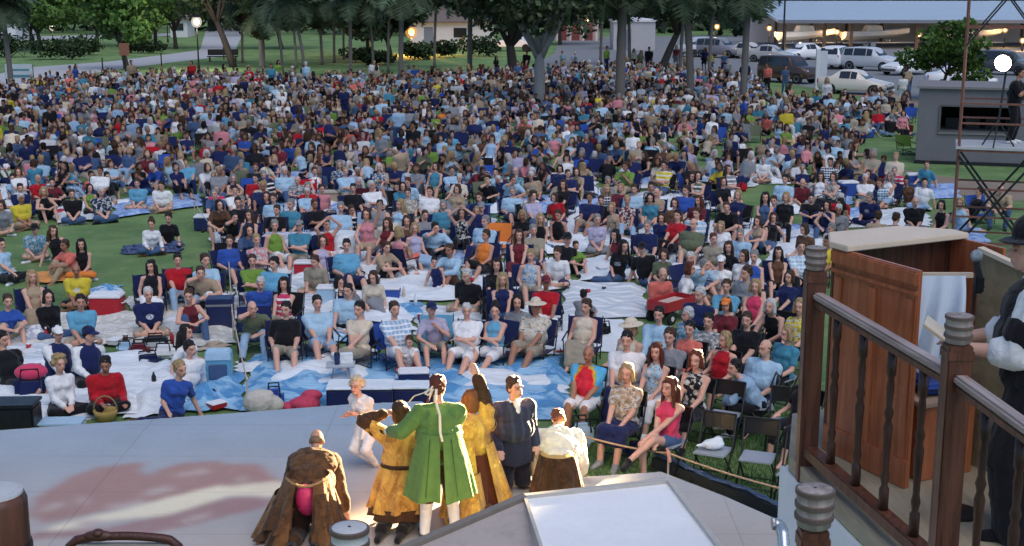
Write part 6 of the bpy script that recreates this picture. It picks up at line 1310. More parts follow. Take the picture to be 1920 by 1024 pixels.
for zone, cnt in (((20, 420, 600, 780), 34), ((455, 1080, 560, 700), 34), ((440, 1450, 430, 560), 44), ((100, 240, 640, 770), 8)):
    for k in range(cnt):
        px, py = random.uniform(*zone[:2]), random.uniform(*zone[2:]); p = G(px, py)
        if any((p[0]-x)**2+(p[1]-y)**2 < .10 for x, y in LOCS): continue
        litter(rnd(['cup', 'bottle', 'plate', 'food_box', 'sandal', 'magazine'], [3, 3, 2, 3, 2, 2]), p, rnd(['white', 'red', 'navy', 'tan', 'black', 'green', 'sky', 'cream', 'brown'], [4, 2, 2, 2, 2, 1, 2, 2, 1]))
# wicker basket
p = G(199, 790); t = empty('basket', (p[0], p[1], .02), .1, 'round yellow wicker basket with a tall hoop handle', 'basket'); WK = M('yellow_wicker', (.48, .34, .10), .75, .4, 30, .9, stretch=(1, 1, 3))
MB().lathe([(.13, 0), (.165, .10), (.18, .16), (.165, .16), (.15, .10), (.115, .012)], n=20).build('body', WK, t, True); MB().tube([(.17*math.cos(a), 0, .15+.22*math.sin(a)) for a in np.linspace(0, PI, 13)], .012, 6).build('handle', M('dark_wicker', (.25, .17, .08), .7), t, True)
# round table with cloth, long table with cloth, small table
def tablecloth_mesh(rx, ry, h, drop, square=False):
    n = 40; V = []; F = []; rings = [(0, 0), (.6, 0), (.96, 0), (1, -.02), (1.03, -drop*.5), (1.08, -drop)]
    for (r, z) in rings:
        for k in range(n):
            a = 2*PI*k/n; c, s = math.cos(a), math.sin(a)
            if square: q = 1/max(abs(c), abs(s)); c, s = c*min(q, 1.36), s*min(q, 1.36)
            w = 1+(.05*math.sin(a*11+1)*(-z/drop) if z < 0 else 0); V.append((rx*r*c*w, ry*r*s*w, h+z))
    for j in range(len(rings)-1):
        for k in range(n): F.append((j*n+k, j*n+(k+1) % n, (j+1)*n+(k+1) % n, (j+1)*n+k))
    return MB().add(V, F).mesh('tablecloth', True)
def table(px, py, rx, ry, h, drop, mat, label, square=False):
    p = G(px, py); t = empty('table', (p[0], p[1], 0), 0, label, 'table')
    if square: MB().box((0, 0, h-.03), (rx*1.9, ry*1.9, .04)).build('tabletop', STEEL, t)
    else: MB().lathe([(rx*.94, h-.05), (rx*.94, h-.015)], n=20).build('tabletop', STEEL, t)
    for sx in (1, -1):
        for sy in (1, -1): MB().cone((sx*rx*.6, sy*ry*.6, 0), (sx*rx*.55, sy*ry*.55, h-.05), .018, .018, 6).build('leg', STEEL, t)
    o = obj('tablecloth', tablecloth_mesh(rx, ry, h, drop, square), mat, None, (p[0], p[1], 0)); tag(o, ('white cloth' if not square else 'grey-white flowered cloth')+' hanging over the '+('round table in the middle of the lawn' if not square else 'long table left of the round one'), 'tablecloth')
table(640, 492, .42, .42, .70, .55, FS['whitesheet'], 'round table under a white cloth in the middle of the lawn'); table(558, 482, .80, .36, .55, .42, FS['floral'], 'long low table under a flowered cloth left of the round one', True)
p = G(640, 726); t = empty('side_table', (p[0], p[1], .02), .1, 'small grey folding table standing on the white sheet', 'table'); MB().box((0, 0, .36), (.46, .36, .025)).build('tabletop', M('grey_plastic', (.42, .45, .48), .5), t, bevel=.01)
for sx in (1, -1): MB().bar((sx*.18, -.14, 0), (sx*.1, .14, .35), .02).build('leg', STEEL, t); MB().bar((sx*.18, .14, 0), (sx*.1, -.14, .35), .02).build('leg', STEEL, t)
t = empty('insulated_mug', (p[0]-.05, p[1]-.04, .395), 0, 'dark blue insulated mug on the small grey table', 'mug'); MB().lathe([(.04, 0), (.05, .15), (.048, .16)], n=14).build('body', M('navy_enamel', (.02, .04, .14), .35), t, True); MB().lathe([(.05, .16), (.045, .19)], n=14).build('lid', BLK, t)
t = empty('paper_box', (p[0]+.08, p[1]+.1, .395), .2, 'white paper box behind the mug on the small table', 'box'); MB().box((0, 0, .07), (.2, .14, .14)).build('body', FS['whitesheet'], t)
# red wagon
p = G(1258, 600); t = empty('wagon', (p[0], p[1], 0), -.75, 'red pull-along wagon standing on the grass', 'wagon'); RW = M('red_wagon_paint', (.42, .03, .04), .35, .15, 4)
b = MB(); b.box((0, 0, .26), (.46, .92, .02)); [b.box((s*.23, 0, .35), (.02, .92, .2)) for s in (1, -1)]; [b.box((0, s*.46, .35), (.46, .02, .2)) for s in (1, -1)]; b.build('tray', RW, t, bevel=.008)
for sx in (1, -1):
    for sy in (1, -1): w = MB().cone((sx*.22, sy*.32, .12), (sx*.27, sy*.32, .12), .12, .12, 16).build('wheel', RUBBER, t); MB().cone((sx*.268, sy*.32, .12), (sx*.278, sy*.32, .12), .05, .05, 10).build('hub', WALLW, w)
MB().tube([(0, .46, .24), (0, .75, .12), (0, 1.0, .35), (0, 1.02, .4)], .012, 6).bar((-.08, 1.02, .4), (.08, 1.02, .4), .02).build('handle', BLK, t); MB().box((0, .05, .33), (.38, .6, .12)).build('cushion', M('pale_cushion', (.55, .40, .33), .9), t, bevel=.03)
# chairs the photograph shows empty
def put_chair(kind, px, py, yaw, col, label, group='chairs standing empty near the stage'): p = G(px, py); return place_chair(kind, p, yaw, col, label, group)
put_chair('camp', 933, 478, -.15, C['orange'], 'orange camp chair with high back in mid-lawn'); put_chair('camp', 575, 385, .1, C['red'], 'red folding chair with wide canvas back'); put_chair('camp', 290, 315, .2, C['red'], 'red round-backed chair in the far left crowd'); put_chair('camp', 420, 322, -.3, C['red'], 'pair-like red canvas chair in the left middle crowd'); put_chair('camp', 470, 382, .1, C['blue'], 'vivid blue camp chair behind the navy tank top'); put_chair('camp', 690, 395, 2.9, C['maroon'], 'dark red chair back behind the grey t-shirt'); put_chair('camp', 1100, 378, .2, C['navy'], 'navy camp chair left of the black t-shirt'); put_chair('camp', 1838, 418, .2, C['blue'], 'blue camp chair beyond the microphone'); put_chair('camp', 1490, 330, .1, C['navy'], 'wide navy camp chair near the right grass patch'); put_chair('camp', 690, 455, .0, C['paledenim'], 'pale blue beach chair back right of the round table'); put_chair('camp', 430, 520, .2, C['black'], 'black camp chair beside the aisle rope'); put_chair('camp', 1700, 290, .2, C['green'], 'green folding chair on the grass by the booth'); put_chair('camp', 1060, 258, .1, C['blue'], 'vivid blue camp chair in the far middle crowd'); put_chair('camp', 95, 250, .1, C['blue'], 'vivid blue camp chair in the far left crowd')
for k, (px, py, lb) in enumerate([(1335, 905, 'folding chair with grey seat carrying a white plastic bag'), (1418, 918, 'empty grey-seated folding chair second from the railing post'), (1492, 950, 'empty folding chair closest to the railing post'), (1355, 835, 'folding chair with pale backrest behind the bag chair'), (1468, 850, 'empty folding chair in the second row by the post')]): put_chair('fold', px, py, -.45+.1*math.sin(k*2), C['black'], lb)
p = G(1335, 905); o = obj('plastic_bag', blob([('e', v3(0, 0, .07), (.15, .10, .07), None), ('e', v3(.06, .02, .12), (.07, .06, .05), None), ('c', v3(-.08, 0, .07), v3(-.22, -.03, .06), .04, .015)], .015, 1, name='plastic_bag'), FS['whitesheet'], None, (p[0], p[1], .455)); tag(o, 'white plastic bag lying on a grey folding chair seat', 'bag')
# front edge clutter at the stage
def draped(px0, px1, py, h, depth, col, label, name='covered_crate'):
    a, b = G(px0, py), G(px1, py); w = b[0]-a[0]; t = empty(name, ((a[0]+b[0])/2, a[1]+depth/2, 0), .02, label, 'crate'); obj('body', MB().box((0, 0, h/2), (w, depth, h)).mesh('body', bevel=.03), CANVAS, t, color=col); obj('top_cloth', MB().box((0, 0, h+.012), (w*1.01, depth*1.02, .025)).mesh('top_cloth', bevel=.008), FS['whitesheet'], t)
draped(612, 735, 782, .42, .5, C['navy'], 'long navy covered crate with white top at the stage edge'); draped(735, 812, 778, .40, .4, C['navy'], 'navy covered crate below the cooler with white lid')
p = G(488, 778); o = obj('sack', blob([('e', v3(0, 0, .2), (.26, .2, .2), None), ('e', v3(.16, .03, .15), (.2, .15, .14), None), ('e', v3(.10, 0, .33), (.12, .10, .06), None)], .02, 3, name='sleeve'), M('pale_canvas', (.5, .47, .41), .95, .2, 6, .5), None, (p[0], p[1], 0)); tag(o, 'pale canvas sack slumped at the rope corner by the stage', 'sack')
p = G(572, 772); o = obj('cloth_bundle', blob([('e', v3(0, 0, .13), (.24, .18, .11), None), ('e', v3(.10, .06, .24), (.17, .11, .09), None), ('e', v3(-.24, .0, .08), (.14, .12, .07), None)], .018, 2, name='sleeve'), M('red_cloth', (.5, .05, .10), .8, .2, 8, .4), None, (p[0], p[1], 0)); tag(o, 'red bundle of cloth left of the long navy crate', 'bundle')
box_thing('bag', 'bag', 515, 765, (.3, .25, .28), C['blue'], 'blue bag between the pale sack and the red bundle', .2, bevel=.08, extra=bag_straps)
p = G(1690-480, 690); 
# ropes
ROPE = M('rope', (.5, .42, .36), .9, .2, 40, .3); ORR = M('orange_rope', (.55, .36, .22), .9, .2, 40, .3)
def rope(pts, label, mat, r=.012, sag=.06):
    q = [np.array(p, float) for p in pts]; P_ = []
    for a, b in zip(q[:-1], q[1:]):
        for s in np.linspace(0, 1, 9)[:-1]: P_.append(lerp(a, b, s)-v3(0, 0, sag*4*s*(1-s)))
    P_.append(q[-1]); return tag(MB().tube(P_, r, 6).build('rope', mat, None, True), label, 'rope')
def stake(p, h, label): t = empty('stake', p, 0, label, 'stake', 'stakes holding the ropes'); MB().cone((0, 0, -.02), (0, 0, h), .016, .013, 6).build('pole', ROPE, t); MB().ell((0, 0, h), (.022, .022, .022)).build('knob', ROPE, t)
q = [G(466, 778, .0), G(438, 640), G(430, 520), G(404, 470), G(366, 415)]; rope([p+v3(0, 0, .55) for p in q], 'pale aisle rope running back from the stage through the seats', ROPE)
for k, p in enumerate(q): stake(p, .56, 'thin pale stake of the aisle rope %s' % ['at the stage corner', 'by the green-grey shirt', 'by the black camp chair', 'by the bright blue cooler', 'at the edge of the open lawn'][k])
q = [G(1085, 868), G(1252, 905), G(1500, 985), G(1700, 1060)]; rope([p+v3(0, 0, .40) for p in q], 'tan rope strung in front of the folding chairs', ORR, .014, .03)
for k, p in enumerate(q[:3]): stake(p, .42, 'short stake of the front rope %s' % ['by the pale blue plastic bag', 'with a pink ribbon', 'near the railing post'][k])
o = obj('ribbon', blob([('c', q[1]+v3(0, -.02, .40), q[1]+v3(.02, -.03, .30), .03, .02), ('c', q[1]+v3(0, -.02, .42), q[1]+v3(-.03, -.02, .47), .025, .015)], .01, 1, name='ribbon'), M('pink_ribbon', (.7, .35, .3), .8)); tag(o, 'pink ribbon tied on the front rope', 'ribbon')
# ------------------------------------------------------------------ stage
SZ = .55
edge = [(-260, 832), (0, 806), (330, 782), (660, 757), (790, 752), (880, 800), (935, 870), (985, 910), (1100, 893), (1240, 884), (1360, 930), (1500, 992), (1640, 1060), (1640, 1300), (-260, 1300)]
poly = [G(a, b, SZ)[:2] for a, b in edge]; poly[-1][1] = 5.0; poly[-2][1] = 5.0; poly[-2][0] = 4.2; poly[-1][0] = -9; poly[-3][0] = 4.2; poly[0][0] = -9.5
def stage_mat():
    m = bpy.data.materials.new('painted_stage_floor'); t = NT(m); co = t.co(); at = t.n('ShaderNodeAttribute', attribute_name='Col'); f = t.noise(co, 1.3, 5, .6); g = t.noise(co, 11, 5, .7); h = t.noise(co, 60, 3)
    base = t.mix(at.outputs['Color'], t.mix((.80,)*3, (1.12,)*3, f), 1., 'MULTIPLY'); base = t.mix(base, (.50, .46, .42), t.ramp(g, [(.55, 0.), (.78, .30)])); base = t.mix(base, t.mix((.82,)*3, (1.12,)*3, h), 1., 'MULTIPLY'); sfl = t.noise(t.co('Object', (1, 7, 1)), 2.2, 6, .75, 2.5); base = t.mix(base, (.22, .20, .19), t.ramp(sfl, [(.60, 0.), (.70, .38)])); st2 = t.noise(t.co('Object', (6, 1.2, 1)), 1.6, 6, .8, 1.5); base = t.mix(base, (.70, .64, .56), t.ramp(st2, [(.62, 0.), (.72, .4)]))
    bk = t.n('ShaderNodeTexBrick', Scale=.205); t.l(co, bk.inputs['Vector']); bk.inputs['Color1'].default_value = (1, 1, 1, 1); bk.inputs['Color2'].default_value = (1, 1, 1, 1); bk.inputs['Mortar'].default_value = (.84, .82, .80, 1); bk.inputs['Mortar Size'].default_value = .0022; bk.offset = 0
    base = t.mix(base, bk.outputs['Color'], 1., 'MULTIPLY'); t.finish(base, t.ramp(g, [(.3, .42), (.7, .65)]), h, .08, .01, 0, .4); return m
STG = stage_mat()
gs = .05; gx = np.arange(-9.6, 4.3, gs); gy = np.arange(4.9, 20.5, gs); GX, GY = np.meshgrid(gx, gy)
def pip(X, Y, poly):
    r = np.zeros(X.shape, bool); n = len(poly); j = n-1
    for i in range(n):
        xi, yi = poly[i]; xj, yj = poly[j]
        if yi != yj: r ^= ((yi > Y) != (yj > Y)) & (X < (xj-xi)*(Y-yi)/(yj-yi)+xi)
        j = i
    return r
def paint(pts): return [G(a, b, SZ)[:2] for a, b in pts]
red1 = paint([(55, 955), (62, 940), (110, 908), (170, 878), (230, 868), (258, 871), (268, 885), (285, 893), (300, 880), (345, 866), (420, 866), (485, 876), (515, 895), (535, 905), (480, 908), (440, 915), (400, 912), (330, 935), (250, 948), (180, 962), (110, 975), (70, 985)])
red2 = paint([(355, 955), (400, 938), (470, 932), (530, 935), (520, 948), (440, 965), (360, 985), (250, 1008), (60, 1010), (60, 1000), (200, 990), (260, 975)])
streak = paint([(85, 992), (130, 978), (250, 952), (340, 928), (420, 908), (560, 905), (640, 905), (560, 925), (430, 932), (330, 962), (200, 978), (90, 1000)])
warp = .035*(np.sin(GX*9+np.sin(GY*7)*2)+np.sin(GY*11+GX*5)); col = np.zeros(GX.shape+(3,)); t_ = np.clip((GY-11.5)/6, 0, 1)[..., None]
col[:] = np.array((.56, .45, .36))*(1-t_)+np.array((.33, .41, .48))*t_  # stage lighting put into the floor colour: warm near, bluish far
rn = RNG.random(GX.shape); wx, wy = GX+warp, GY+warp
m1 = pip(wx, wy, red1); m2 = pip(wx, wy, red2); m3 = pip(wx*1+.02, wy, streak)
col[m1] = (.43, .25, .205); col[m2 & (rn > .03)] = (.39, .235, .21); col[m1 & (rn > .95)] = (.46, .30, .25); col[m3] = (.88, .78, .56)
for (cx, cy) in [(100, 950), (160, 940), (305, 920), (240, 945), (360, 885), (450, 900), (375, 970), (165, 985)]:
    c = G(cx, cy, SZ); d = np.hypot((GX-c[0])*2.2+warp*4, (GY-c[1])); col[d < .16] = (.56, .44, .38)
for q_ in range(3): col = (col+np.roll(col, 1, 0)+np.roll(col, -1, 0)+np.roll(col, 1, 1)+np.roll(col, -1, 1))/5
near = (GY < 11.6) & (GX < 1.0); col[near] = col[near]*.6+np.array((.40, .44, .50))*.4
V = np.stack([GX, GY, np.full(GX.shape, SZ)], -1).reshape(-1, 3); nx, ny = len(gx), len(gy); i = (np.arange(ny-1)[:, None]*nx+np.arange(nx-1)).ravel(); F = np.stack([i, i+1, i+nx+1, i+nx], 1)
ins = pip(GX, GY, poly).ravel(); F = F[ins[F].all(1)]; used = np.unique(F); rm = -np.ones(len(V), int); rm[used] = np.arange(len(used))
tag(obj('stage_floor', np_mesh('stage_floor', V[used], rm[F], col.reshape(-1, 3)[used]), STG), kind='structure')
pm = MB(); pm.prism([tuple(p) for p in poly], 0, SZ-.006); so = pm.build('stage_base', M('stage_concrete', (.40, .40, .40), .85, .15, 2, .3)); tag(so, kind='structure')
bm = bmesh.new(); bm.from_mesh(so.data); bmesh.ops.recalc_face_normals(bm, faces=bm.faces); bm.to_mesh(so.data); bm.free()
# dark cable trough along the right edge
q = [G(1212, 872, .1), G(1300, 905, .1), G(1400, 948, .1), G(1510, 996, .1)]; t = empty('cable_trough', q[0], 0, 'black cable trough along the right edge of the stage', 'trough'); m = MB()
for a, b in zip(q[:-1], q[1:]): m.bar(a-q[0]+v3(.14, .14, 0), b-q[0]+v3(.14, .14, 0), .16, .14)
m.build('channel', M('trough_black', (.02, .025, .035), .5, .3, 5), t); m = MB(); [m.tube([p-q[0]+v3(.14+.05*math.sin(k*9+i_*2), .14+.03*math.cos(i_*3), .10+.02*math.sin(i_)) for i_, p in enumerate([lerp(q[0], q[3], s) for s in np.linspace(0, 1, 14)])], .018, 5) for k in range(3)]; m.build('cable', M('blue_cable', (.05, .09, .18), .5), t)
# floor beam by the kneeling pair, spot light put into its pale colour
p = G(972, 905, SZ); t = empty('lit_floor_beam', (p[0], p[1]-.05, SZ), .05, 'pale timber block on the stage between suit and cream shirt', 'block'); MB().box((0, 0, .05), (.46, .24, .10)).build('block', M('lit_beam_timber', (.62, .55, .42), .7, .15, 8, .2, stretch=(2, 12, 12)), t, bevel=.008); MB().tube([(.12, -.05, .112), (.3, .0, .115), (.36, .1, .115)], .015, 6).build('strap', STEEL, t)
# white-topped skylight roof of a set piece, close below the camera
RZ = 1.55; P1, P2 = G(984, 934, RZ), G(1254, 905, RZ); d = unit(P2-P1); n_ = v3(d[1], -d[0], 0); P3 = G(1345, 1024, RZ-.02); P3 = P2+(P3-P2)*1.5; Q1 = G(1013, 1024, RZ-.02); Q1 = P1+(Q1-P1)*1.5; L0 = G(775, 1024, RZ-.25); L0 = P1+(L0-P1)*1.45; L1 = Q1+v3(-.05, 0, -.3)
t = empty('set_roof', (P1[0], P1[1], 0), 0, 'white-topped timber-framed set roof below the camera', 'set piece'); o_ = v3(P1[0], P1[1], 0); sub = lambda *a: [x-o_ for x in a]
WP = M('white_fabric_panel', (.88, .88, .87), .55, .10, 2.2, .15); GP = M('weathered_panel', (.42, .36, .33), .7, .3, 1.5, .2); RIM = M('aged_rim', (.50, .47, .42), .6, .25, 5, .25, stretch=(3, 3, 9))
m = MB(); m.add(sub(P1, Q1, P3, P2), [(0, 1, 2, 3)]); m.add([x-v3(0, 0, .03) for x in sub(P1, Q1, P3, P2)], [(3, 2, 1, 0)]); m.build('top_panel', WP, t)
m = MB(); m.add(sub(P1, L0, L1, Q1), [(0, 1, 2, 3)]); m.build('side_panel', GP, t)
m = MB(); up = v3(0, 0, .012)
m.bar(*sub(P1+up, P2+up), .055, .05); m.bar(*sub(P2+up, P3+up), .05, .05); m.build('rim', RIM, t); m = MB(); m.bar(*sub(P1+up, L0+up), .09, .05); m.build('edge_beam', M('dark_edge_beam', (.22, .19, .16), .6, .3, 5, .3), t); MB().bar(*sub(P1+up*1.5, Q1+up*1.5), .03, .02).build('seam', RIM, t)
b = MB(); top = sub(P1, P2, P3, L0); zz = [x-v3(0, 0, .1) for x in top]; bb = [v3(x[0], x[1], SZ) for x in top]
b.add(zz+bb, [(0, 1, 5, 4), (1, 2, 6, 5), (3, 0, 4, 7)]); b.build('wall', M('set_wall', (.30, .27, .24), .8), t)
# newel posts with barrel caps ------------------------------------------------
PW = wood_mat('stained_post_wood', (.035, .013, .008), (.19, .070, .040), .42); RAILW = wood_mat('skylit_rail_wood', (.20, .14, .125), (.52, .43, .40), .45, 1); CAPW = wood_mat('weathered_cap_wood', (.16, .12, .10), (.46, .40, .37), .6, 2, .7); CABW = wood_mat('red_stained_panel', (.28, .070, .028), (.54, .18, .078), .30, 2, .8); PLY = wood_mat('pale_plywood', (.50, .40, .29), (.66, .56, .44), .55, 0, .5)  # handrail wood carries the grey-pink skylight sheen in its colour
def barrel(mb, z, r):
    mb.lathe([(r*.8, z), (r*.97, z+r*.12), (r*1.0, z+r*.5), (r*1.06, z+r*.58), (r*1.06, z+r*.72), (r*1.0, z+r*.8), (r*1.07, z+r*1.2), (r*1.10, z+r*1.3), (r*1.10, z+r*1.44), (r*1.03, z+r*1.5), (r*1.05, z+r*1.95), (r*1.12, z+r*2.05), (r*1.12, z+r*2.22), (r*.98, z+r*2.32), (r*.25, z+r*2.36)], n=22)
    return mb
def newel(top, r, z0, label, sq=None, white=False):
    """top: world position of the cap top"""
    t = empty('newel_post', (top[0], top[1], z0), 0, label, 'post', 'barrel-capped posts of the set'); h = top[2]-z0-r*2.36; w = sq or r*1.75
    MB().box((0, 0, h/2), (w, w, h)).build('post', PW, t, bevel=.006); MB().box((0, 0, h*.55), (w*1.16, w*1.16, .06)).build('collar', PW, t, bevel=.005); MB().box((0, 0, h-.05), (w*1.1, w*1.1, .05)).build('collar', PW, t, bevel=.005)
    c = barrel(MB(), h+.001, r).build('cap', M('grey_cap', (.50, .50, .50), .5, .25, 8, .3) if white else CAPW, t, True); b = MB()
    for z in (.64, 1.36, 2.13): b.lathe([(r*1.085, h+r*z-.006), (r*1.13, h+r*z-.004), (r*1.13, h+r*z+.010), (r*1.085, h+r*z+.012)], n=22)
    b.build('hoop', M('dark_hoop', (.11, .08, .065), .55), c); MB().lathe([(r*.12, h+r*2.36), (r*.06, h+r*2.42)], n=8).build('knob', BLK, c); return t
DZ = 3.30
RZt = DZ+1.14   # top of the handrail
A1 = G(1527, 545, RZt); A2 = G(1792, 697, RZt); A3 = G(1925, 792, RZt); dr = unit(A2-A1)
newel(v3(A1[0], A1[1], P(1527, 463, A1[1])[2]), .062, 1.2, 'far newel post of the deck railing with barrel cap', .12)
newel(v3(A2[0], A2[1], P(1796, 590, A2[1])[2]), .062, 1.2, 'near newel post of the deck railing with barrel cap', .12)
A4 = A2+unit(A3-A2)*2.2
newel(v3(A4[0], A4[1], RZt+.16), .062, 1.2, 'newel post of the railing outside the right of the frame', .12)
newel(P(1529, 915, 4.15), .058, SZ, 'barrel-capped post standing in front of the railing foot', .09); newel(P(655, 988, 4.05), .058, SZ, 'grey barrel cap below the bowing actor', .09, True)
lp = P(-12, 922, 2.55); t = empty('newel_post', (lp[0], lp[1], SZ), 0, 'large dark round post top at the lower left corner', 'post', 'barrel-capped posts of the set'); h = lp[2]-SZ; MB().lathe([(.045, 0), (.045, h-.35), (.064, h-.33), (.064, h-.02), (.058, h-.004)], n=26).build('post', PW, t, True); MB().lathe([(.057, h-.004), (.056, h+.001), (.01, h+.003)], n=26).build('cap', M('grey_cap', (.5, .5, .5), .5), t); MB().lathe([(.066, h-.16), (.068, h-.15), (.068, h-.12), (.066, h-.11)], n=26).build('hoop', BLK, t)
BALM = wood_mat('dark_baluster_wood', (.014, .007, .005), (.075, .030, .019), .4)
def railing(a, b, label, nbal):
    t = empty('railing', (a[0], a[1], DZ), 0, label, 'railing'); o_ = v3(a[0], a[1], DZ); d = unit(b-a); a_ = a-o_+d*.06; b_ = b-o_-d*.06; L = np.linalg.norm(b_-a_); ang = math.atan2(-d[0], d[1]); 
    def rot_box(name, c, size, mat, bev): m = MB().box((0, 0, 0), size).build(name, mat, t, bevel=bev); m.location = c; m.rotation_euler = (0, 0, ang)
    mid = (a_+b_)/2; rot_box('handrail', (mid[0], mid[1], RZt-DZ-.02), (.075, L, .045), RAILW, .012); rot_box('subrail', (mid[0], mid[1], RZt-DZ-.07), (.045, L, .04), PW, .005); rot_box('bottom_rail', (mid[0], mid[1], .10), (.09, L, .075), PW, .008)
    for k in range(nbal):
        c = lerp(a_, b_, (k+.85)/(nbal+.55)); hb = RZt-DZ-.09; r = .023
        prof = [(r*1.25, .135), (r*1.25, .26), (r*.75, .28), (r*1.15, .33), (r*.8, .37), (r*1.05, .55), (r*1.2, .62), (r*.75, .66), (r*1.2, .70), (r*.75, .74), (r*1.0, .85), (r*.75, .90), (r*1.2, .93), (r*1.2, hb)]
        MB().lathe(prof, (c[0], c[1], 0), 10).build('baluster', BALM, t, True)
railing(A1, A2, 'dark wooden railing with turned balusters between the two newel posts', 4); railing(A2, A4, 'railing section running out of the frame at lower right', 5)
# deck
dk = empty('deck', (A1[0], A1[1], 0), 0, 'raised wooden set deck behind the railing', 'deck'); o_ = v3(A1[0], A1[1], 0); q = [A1+v3(-.08, .15, 0), A2+v3(-.08, -.05, 0), A4+v3(0, -.3, 0), v3(A4[0]+2.2, A4[1], 0), v3(A1[0]+3.2, A1[1]+2.3, 0), G(1546, 842, DZ)*v3(1, 1, 0)+v3(-.06, .75, 0)]; q = [(x-o_)[:2] for x in q]
MB().prism([tuple(x) for x in q], DZ-.10, DZ).build('floor', wood_mat('deck_boards', (.28, .23, .15), (.44, .38, .27), .6, 1, .4), dk)
f = MB(); f.bar(v3(q[0][0]-.02, q[0][1]+.1, DZ-.42), v3(q[1][0]-.02, q[1][1], DZ-.42), .03, .62); f.bar(v3(q[1][0]-.02, q[1][1], DZ-.42), v3(q[2][0], q[2][1], DZ-.42), .03, .62); f.build('fascia', M('white_fascia', (.72, .74, .76), .6, .08, 3), dk)
for x in (q[2], q[3], q[4], q[5]): MB().box((x[0]*.97+.06, x[1]*.97, (DZ-.1)/2), (.1, .1, DZ-.1)).build('post', TIMB, dk)
# witness-stand / pulpit
B0 = G(1546, 842, DZ); B1 = G(1697, 916, DZ); bh = 1.36; e1 = unit(B1-B0); Lp = np.linalg.norm(B1-B0); e2 = unit(v3(-e1[1], e1[0], 0)); e2 = e2 if e2[0] > 0 else -e2; ang = math.atan2(-e1[0], e1[1])+PI
pu = empty('witness_stand', (B0[0], B0[1], DZ), math.atan2(e1[1], e1[0]), 'red wooden witness stand with a cream top on the deck', 'stand')   # local x runs towards the camera, local y to the right
sg = 1 if (np.cross(v3(0, 0, 1), e1) @ e2) > 0 else -1; Wp = .98
def pb(name, c, s, mat, bev=.004): return MB().box((c[0], c[1]*sg, c[2]), s).build(name, mat, pu, bevel=bev)
pb('side_panel', (Lp/2, .015, bh/2), (Lp, .03, bh), CABW); pb('cornice', (Lp/2, -.012, bh-.05), (Lp+.03, .03, .09), CABW, .01); pb('cornice', (Lp/2, -.008, bh-.14), (Lp+.02, .022, .03), CABW, .006); pb('plinth', (Lp/2, -.008, .09), (Lp+.02, .024, .18), CABW, .006)
for k in range(3): pb('stile', (.06+k*(Lp-.12)/2, -.005, bh*.5), (.07, .012, bh-.36), CABW, .003)
pb('back_panel', (-.015, Wp/2, bh/2), (.03, Wp, bh), wood_mat('dark_inner_panel', (.035, .012, .008), (.14, .05, .028), .4)); pb('side_panel', (Lp*.30, Wp+.0, bh/2), (Lp*.60, .03, bh), CABW); pb('plank', (.55, .11, bh-.16), (.05, .2, .03), PLY)
tp = MB(); tp.prism([(-.30, .18*sg), (-.02, -.03*sg), (.16, -.03*sg), (.12, (Wp+.03)*sg), (-.04, (Wp+.03)*sg), (-.30, (Wp-.2)*sg)], bh+.002, bh+.04); tp.build('top', M('cream_top', (.66, .54, .41), .55, .12, 5, .1), pu, bevel=.006)
pb('front_panel', (-.285, Wp/2, bh/2), (.03, Wp-.45, bh), CABW); pb('seat', (Lp*.62, .36, .24), (.5, .42, .48), CABW, .006); pb('seat_top', (Lp*.62, .36, .495), (.54, .46, .03), M('tan_seat', (.36, .26, .20), .6, .2, 5, .1))
# olive inner panel to the right
t = empty('set_screen', P(1872, 640, 8.1), 0, 'tan plywood screen behind the microphone', 'screen'); s0 = P(1838, 470, 8.15)-np.array(t.location); s1 = P(1990, 540, 7.6)-np.array(t.location); zb = DZ-t.location[2]
MB().add([s0, s1, v3(s1[0], s1[1], zb), v3(s0[0], s0[1], zb)]+[x+v3(.02, .03, 0) for x in (s0, s1, v3(s1[0], s1[1], zb), v3(s0[0], s0[1], zb))], [(3, 2, 1, 0), (4, 5, 6, 7), (0, 1, 5, 4), (1, 2, 6, 5), (2, 3, 7, 6), (3, 0, 4, 7)]).build('panel', wood_mat('tan_ply', (.24, .18, .10), (.40, .31, .18), .6, 0, .4), t); MB().bar(s0+v3(0, 0, .012), s1+v3(0, 0, .012), .05, .025).build('trim', M('cream_top', (.62, .54, .45), .55), t)
# cloth over the stand, chair, microphone
c0 = B0+e1*.42+e2*.22
n = 22; U, Vv = np.meshgrid(np.linspace(0, 1, n), np.linspace(0, 1, n)); fold = .075*np.sin(U*17+Vv*3)+.035*np.sin(U*31+Vv*5)
X = .30*(U-.5)*(1+.45*Vv)-.05*Vv; Yy = -.05*Vv+fold*Vv; Zz = -.62*Vv*(1-.25*np.abs(U-.3))+.0
V = np.stack([X, Yy, Zz], -1).reshape(-1, 3); i = (np.arange(n-1)[:, None]*n+np.arange(n-1)).ravel(); F = np.stack([i+n, i+n+1, i+1, i], 1)
cp_ = P(1765, 517, c0[1]-.1); o = obj('draped_cloth', np_mesh('draped_cloth', V, F, smooth=True), M('pale_blue_cloth', (.58, .68, .80), .85, .10, 3, .15, stretch=(9, 1, 1)), None, tuple(cp_)); tag(o, 'pale blue-white cloth hung inside the witness stand', 'cloth')
pr = MB().bar(cp_+v3(-.2, .02, .0), cp_+v3(.2, .02, .0), .03, .03); o = pr.build('hanging_rail', PLY); o.parent = pu; o.matrix_parent_inverse = Matrix.LocRotScale(pu.location, pu.rotation_euler, None).inverted()
mp = P(1838, 480, 7.3); t = empty('microphone_stand', (mp[0]-.02, mp[1], DZ), 0, 'black microphone stand with a round silver microphone head', 'microphone'); hh = mp[2]-DZ
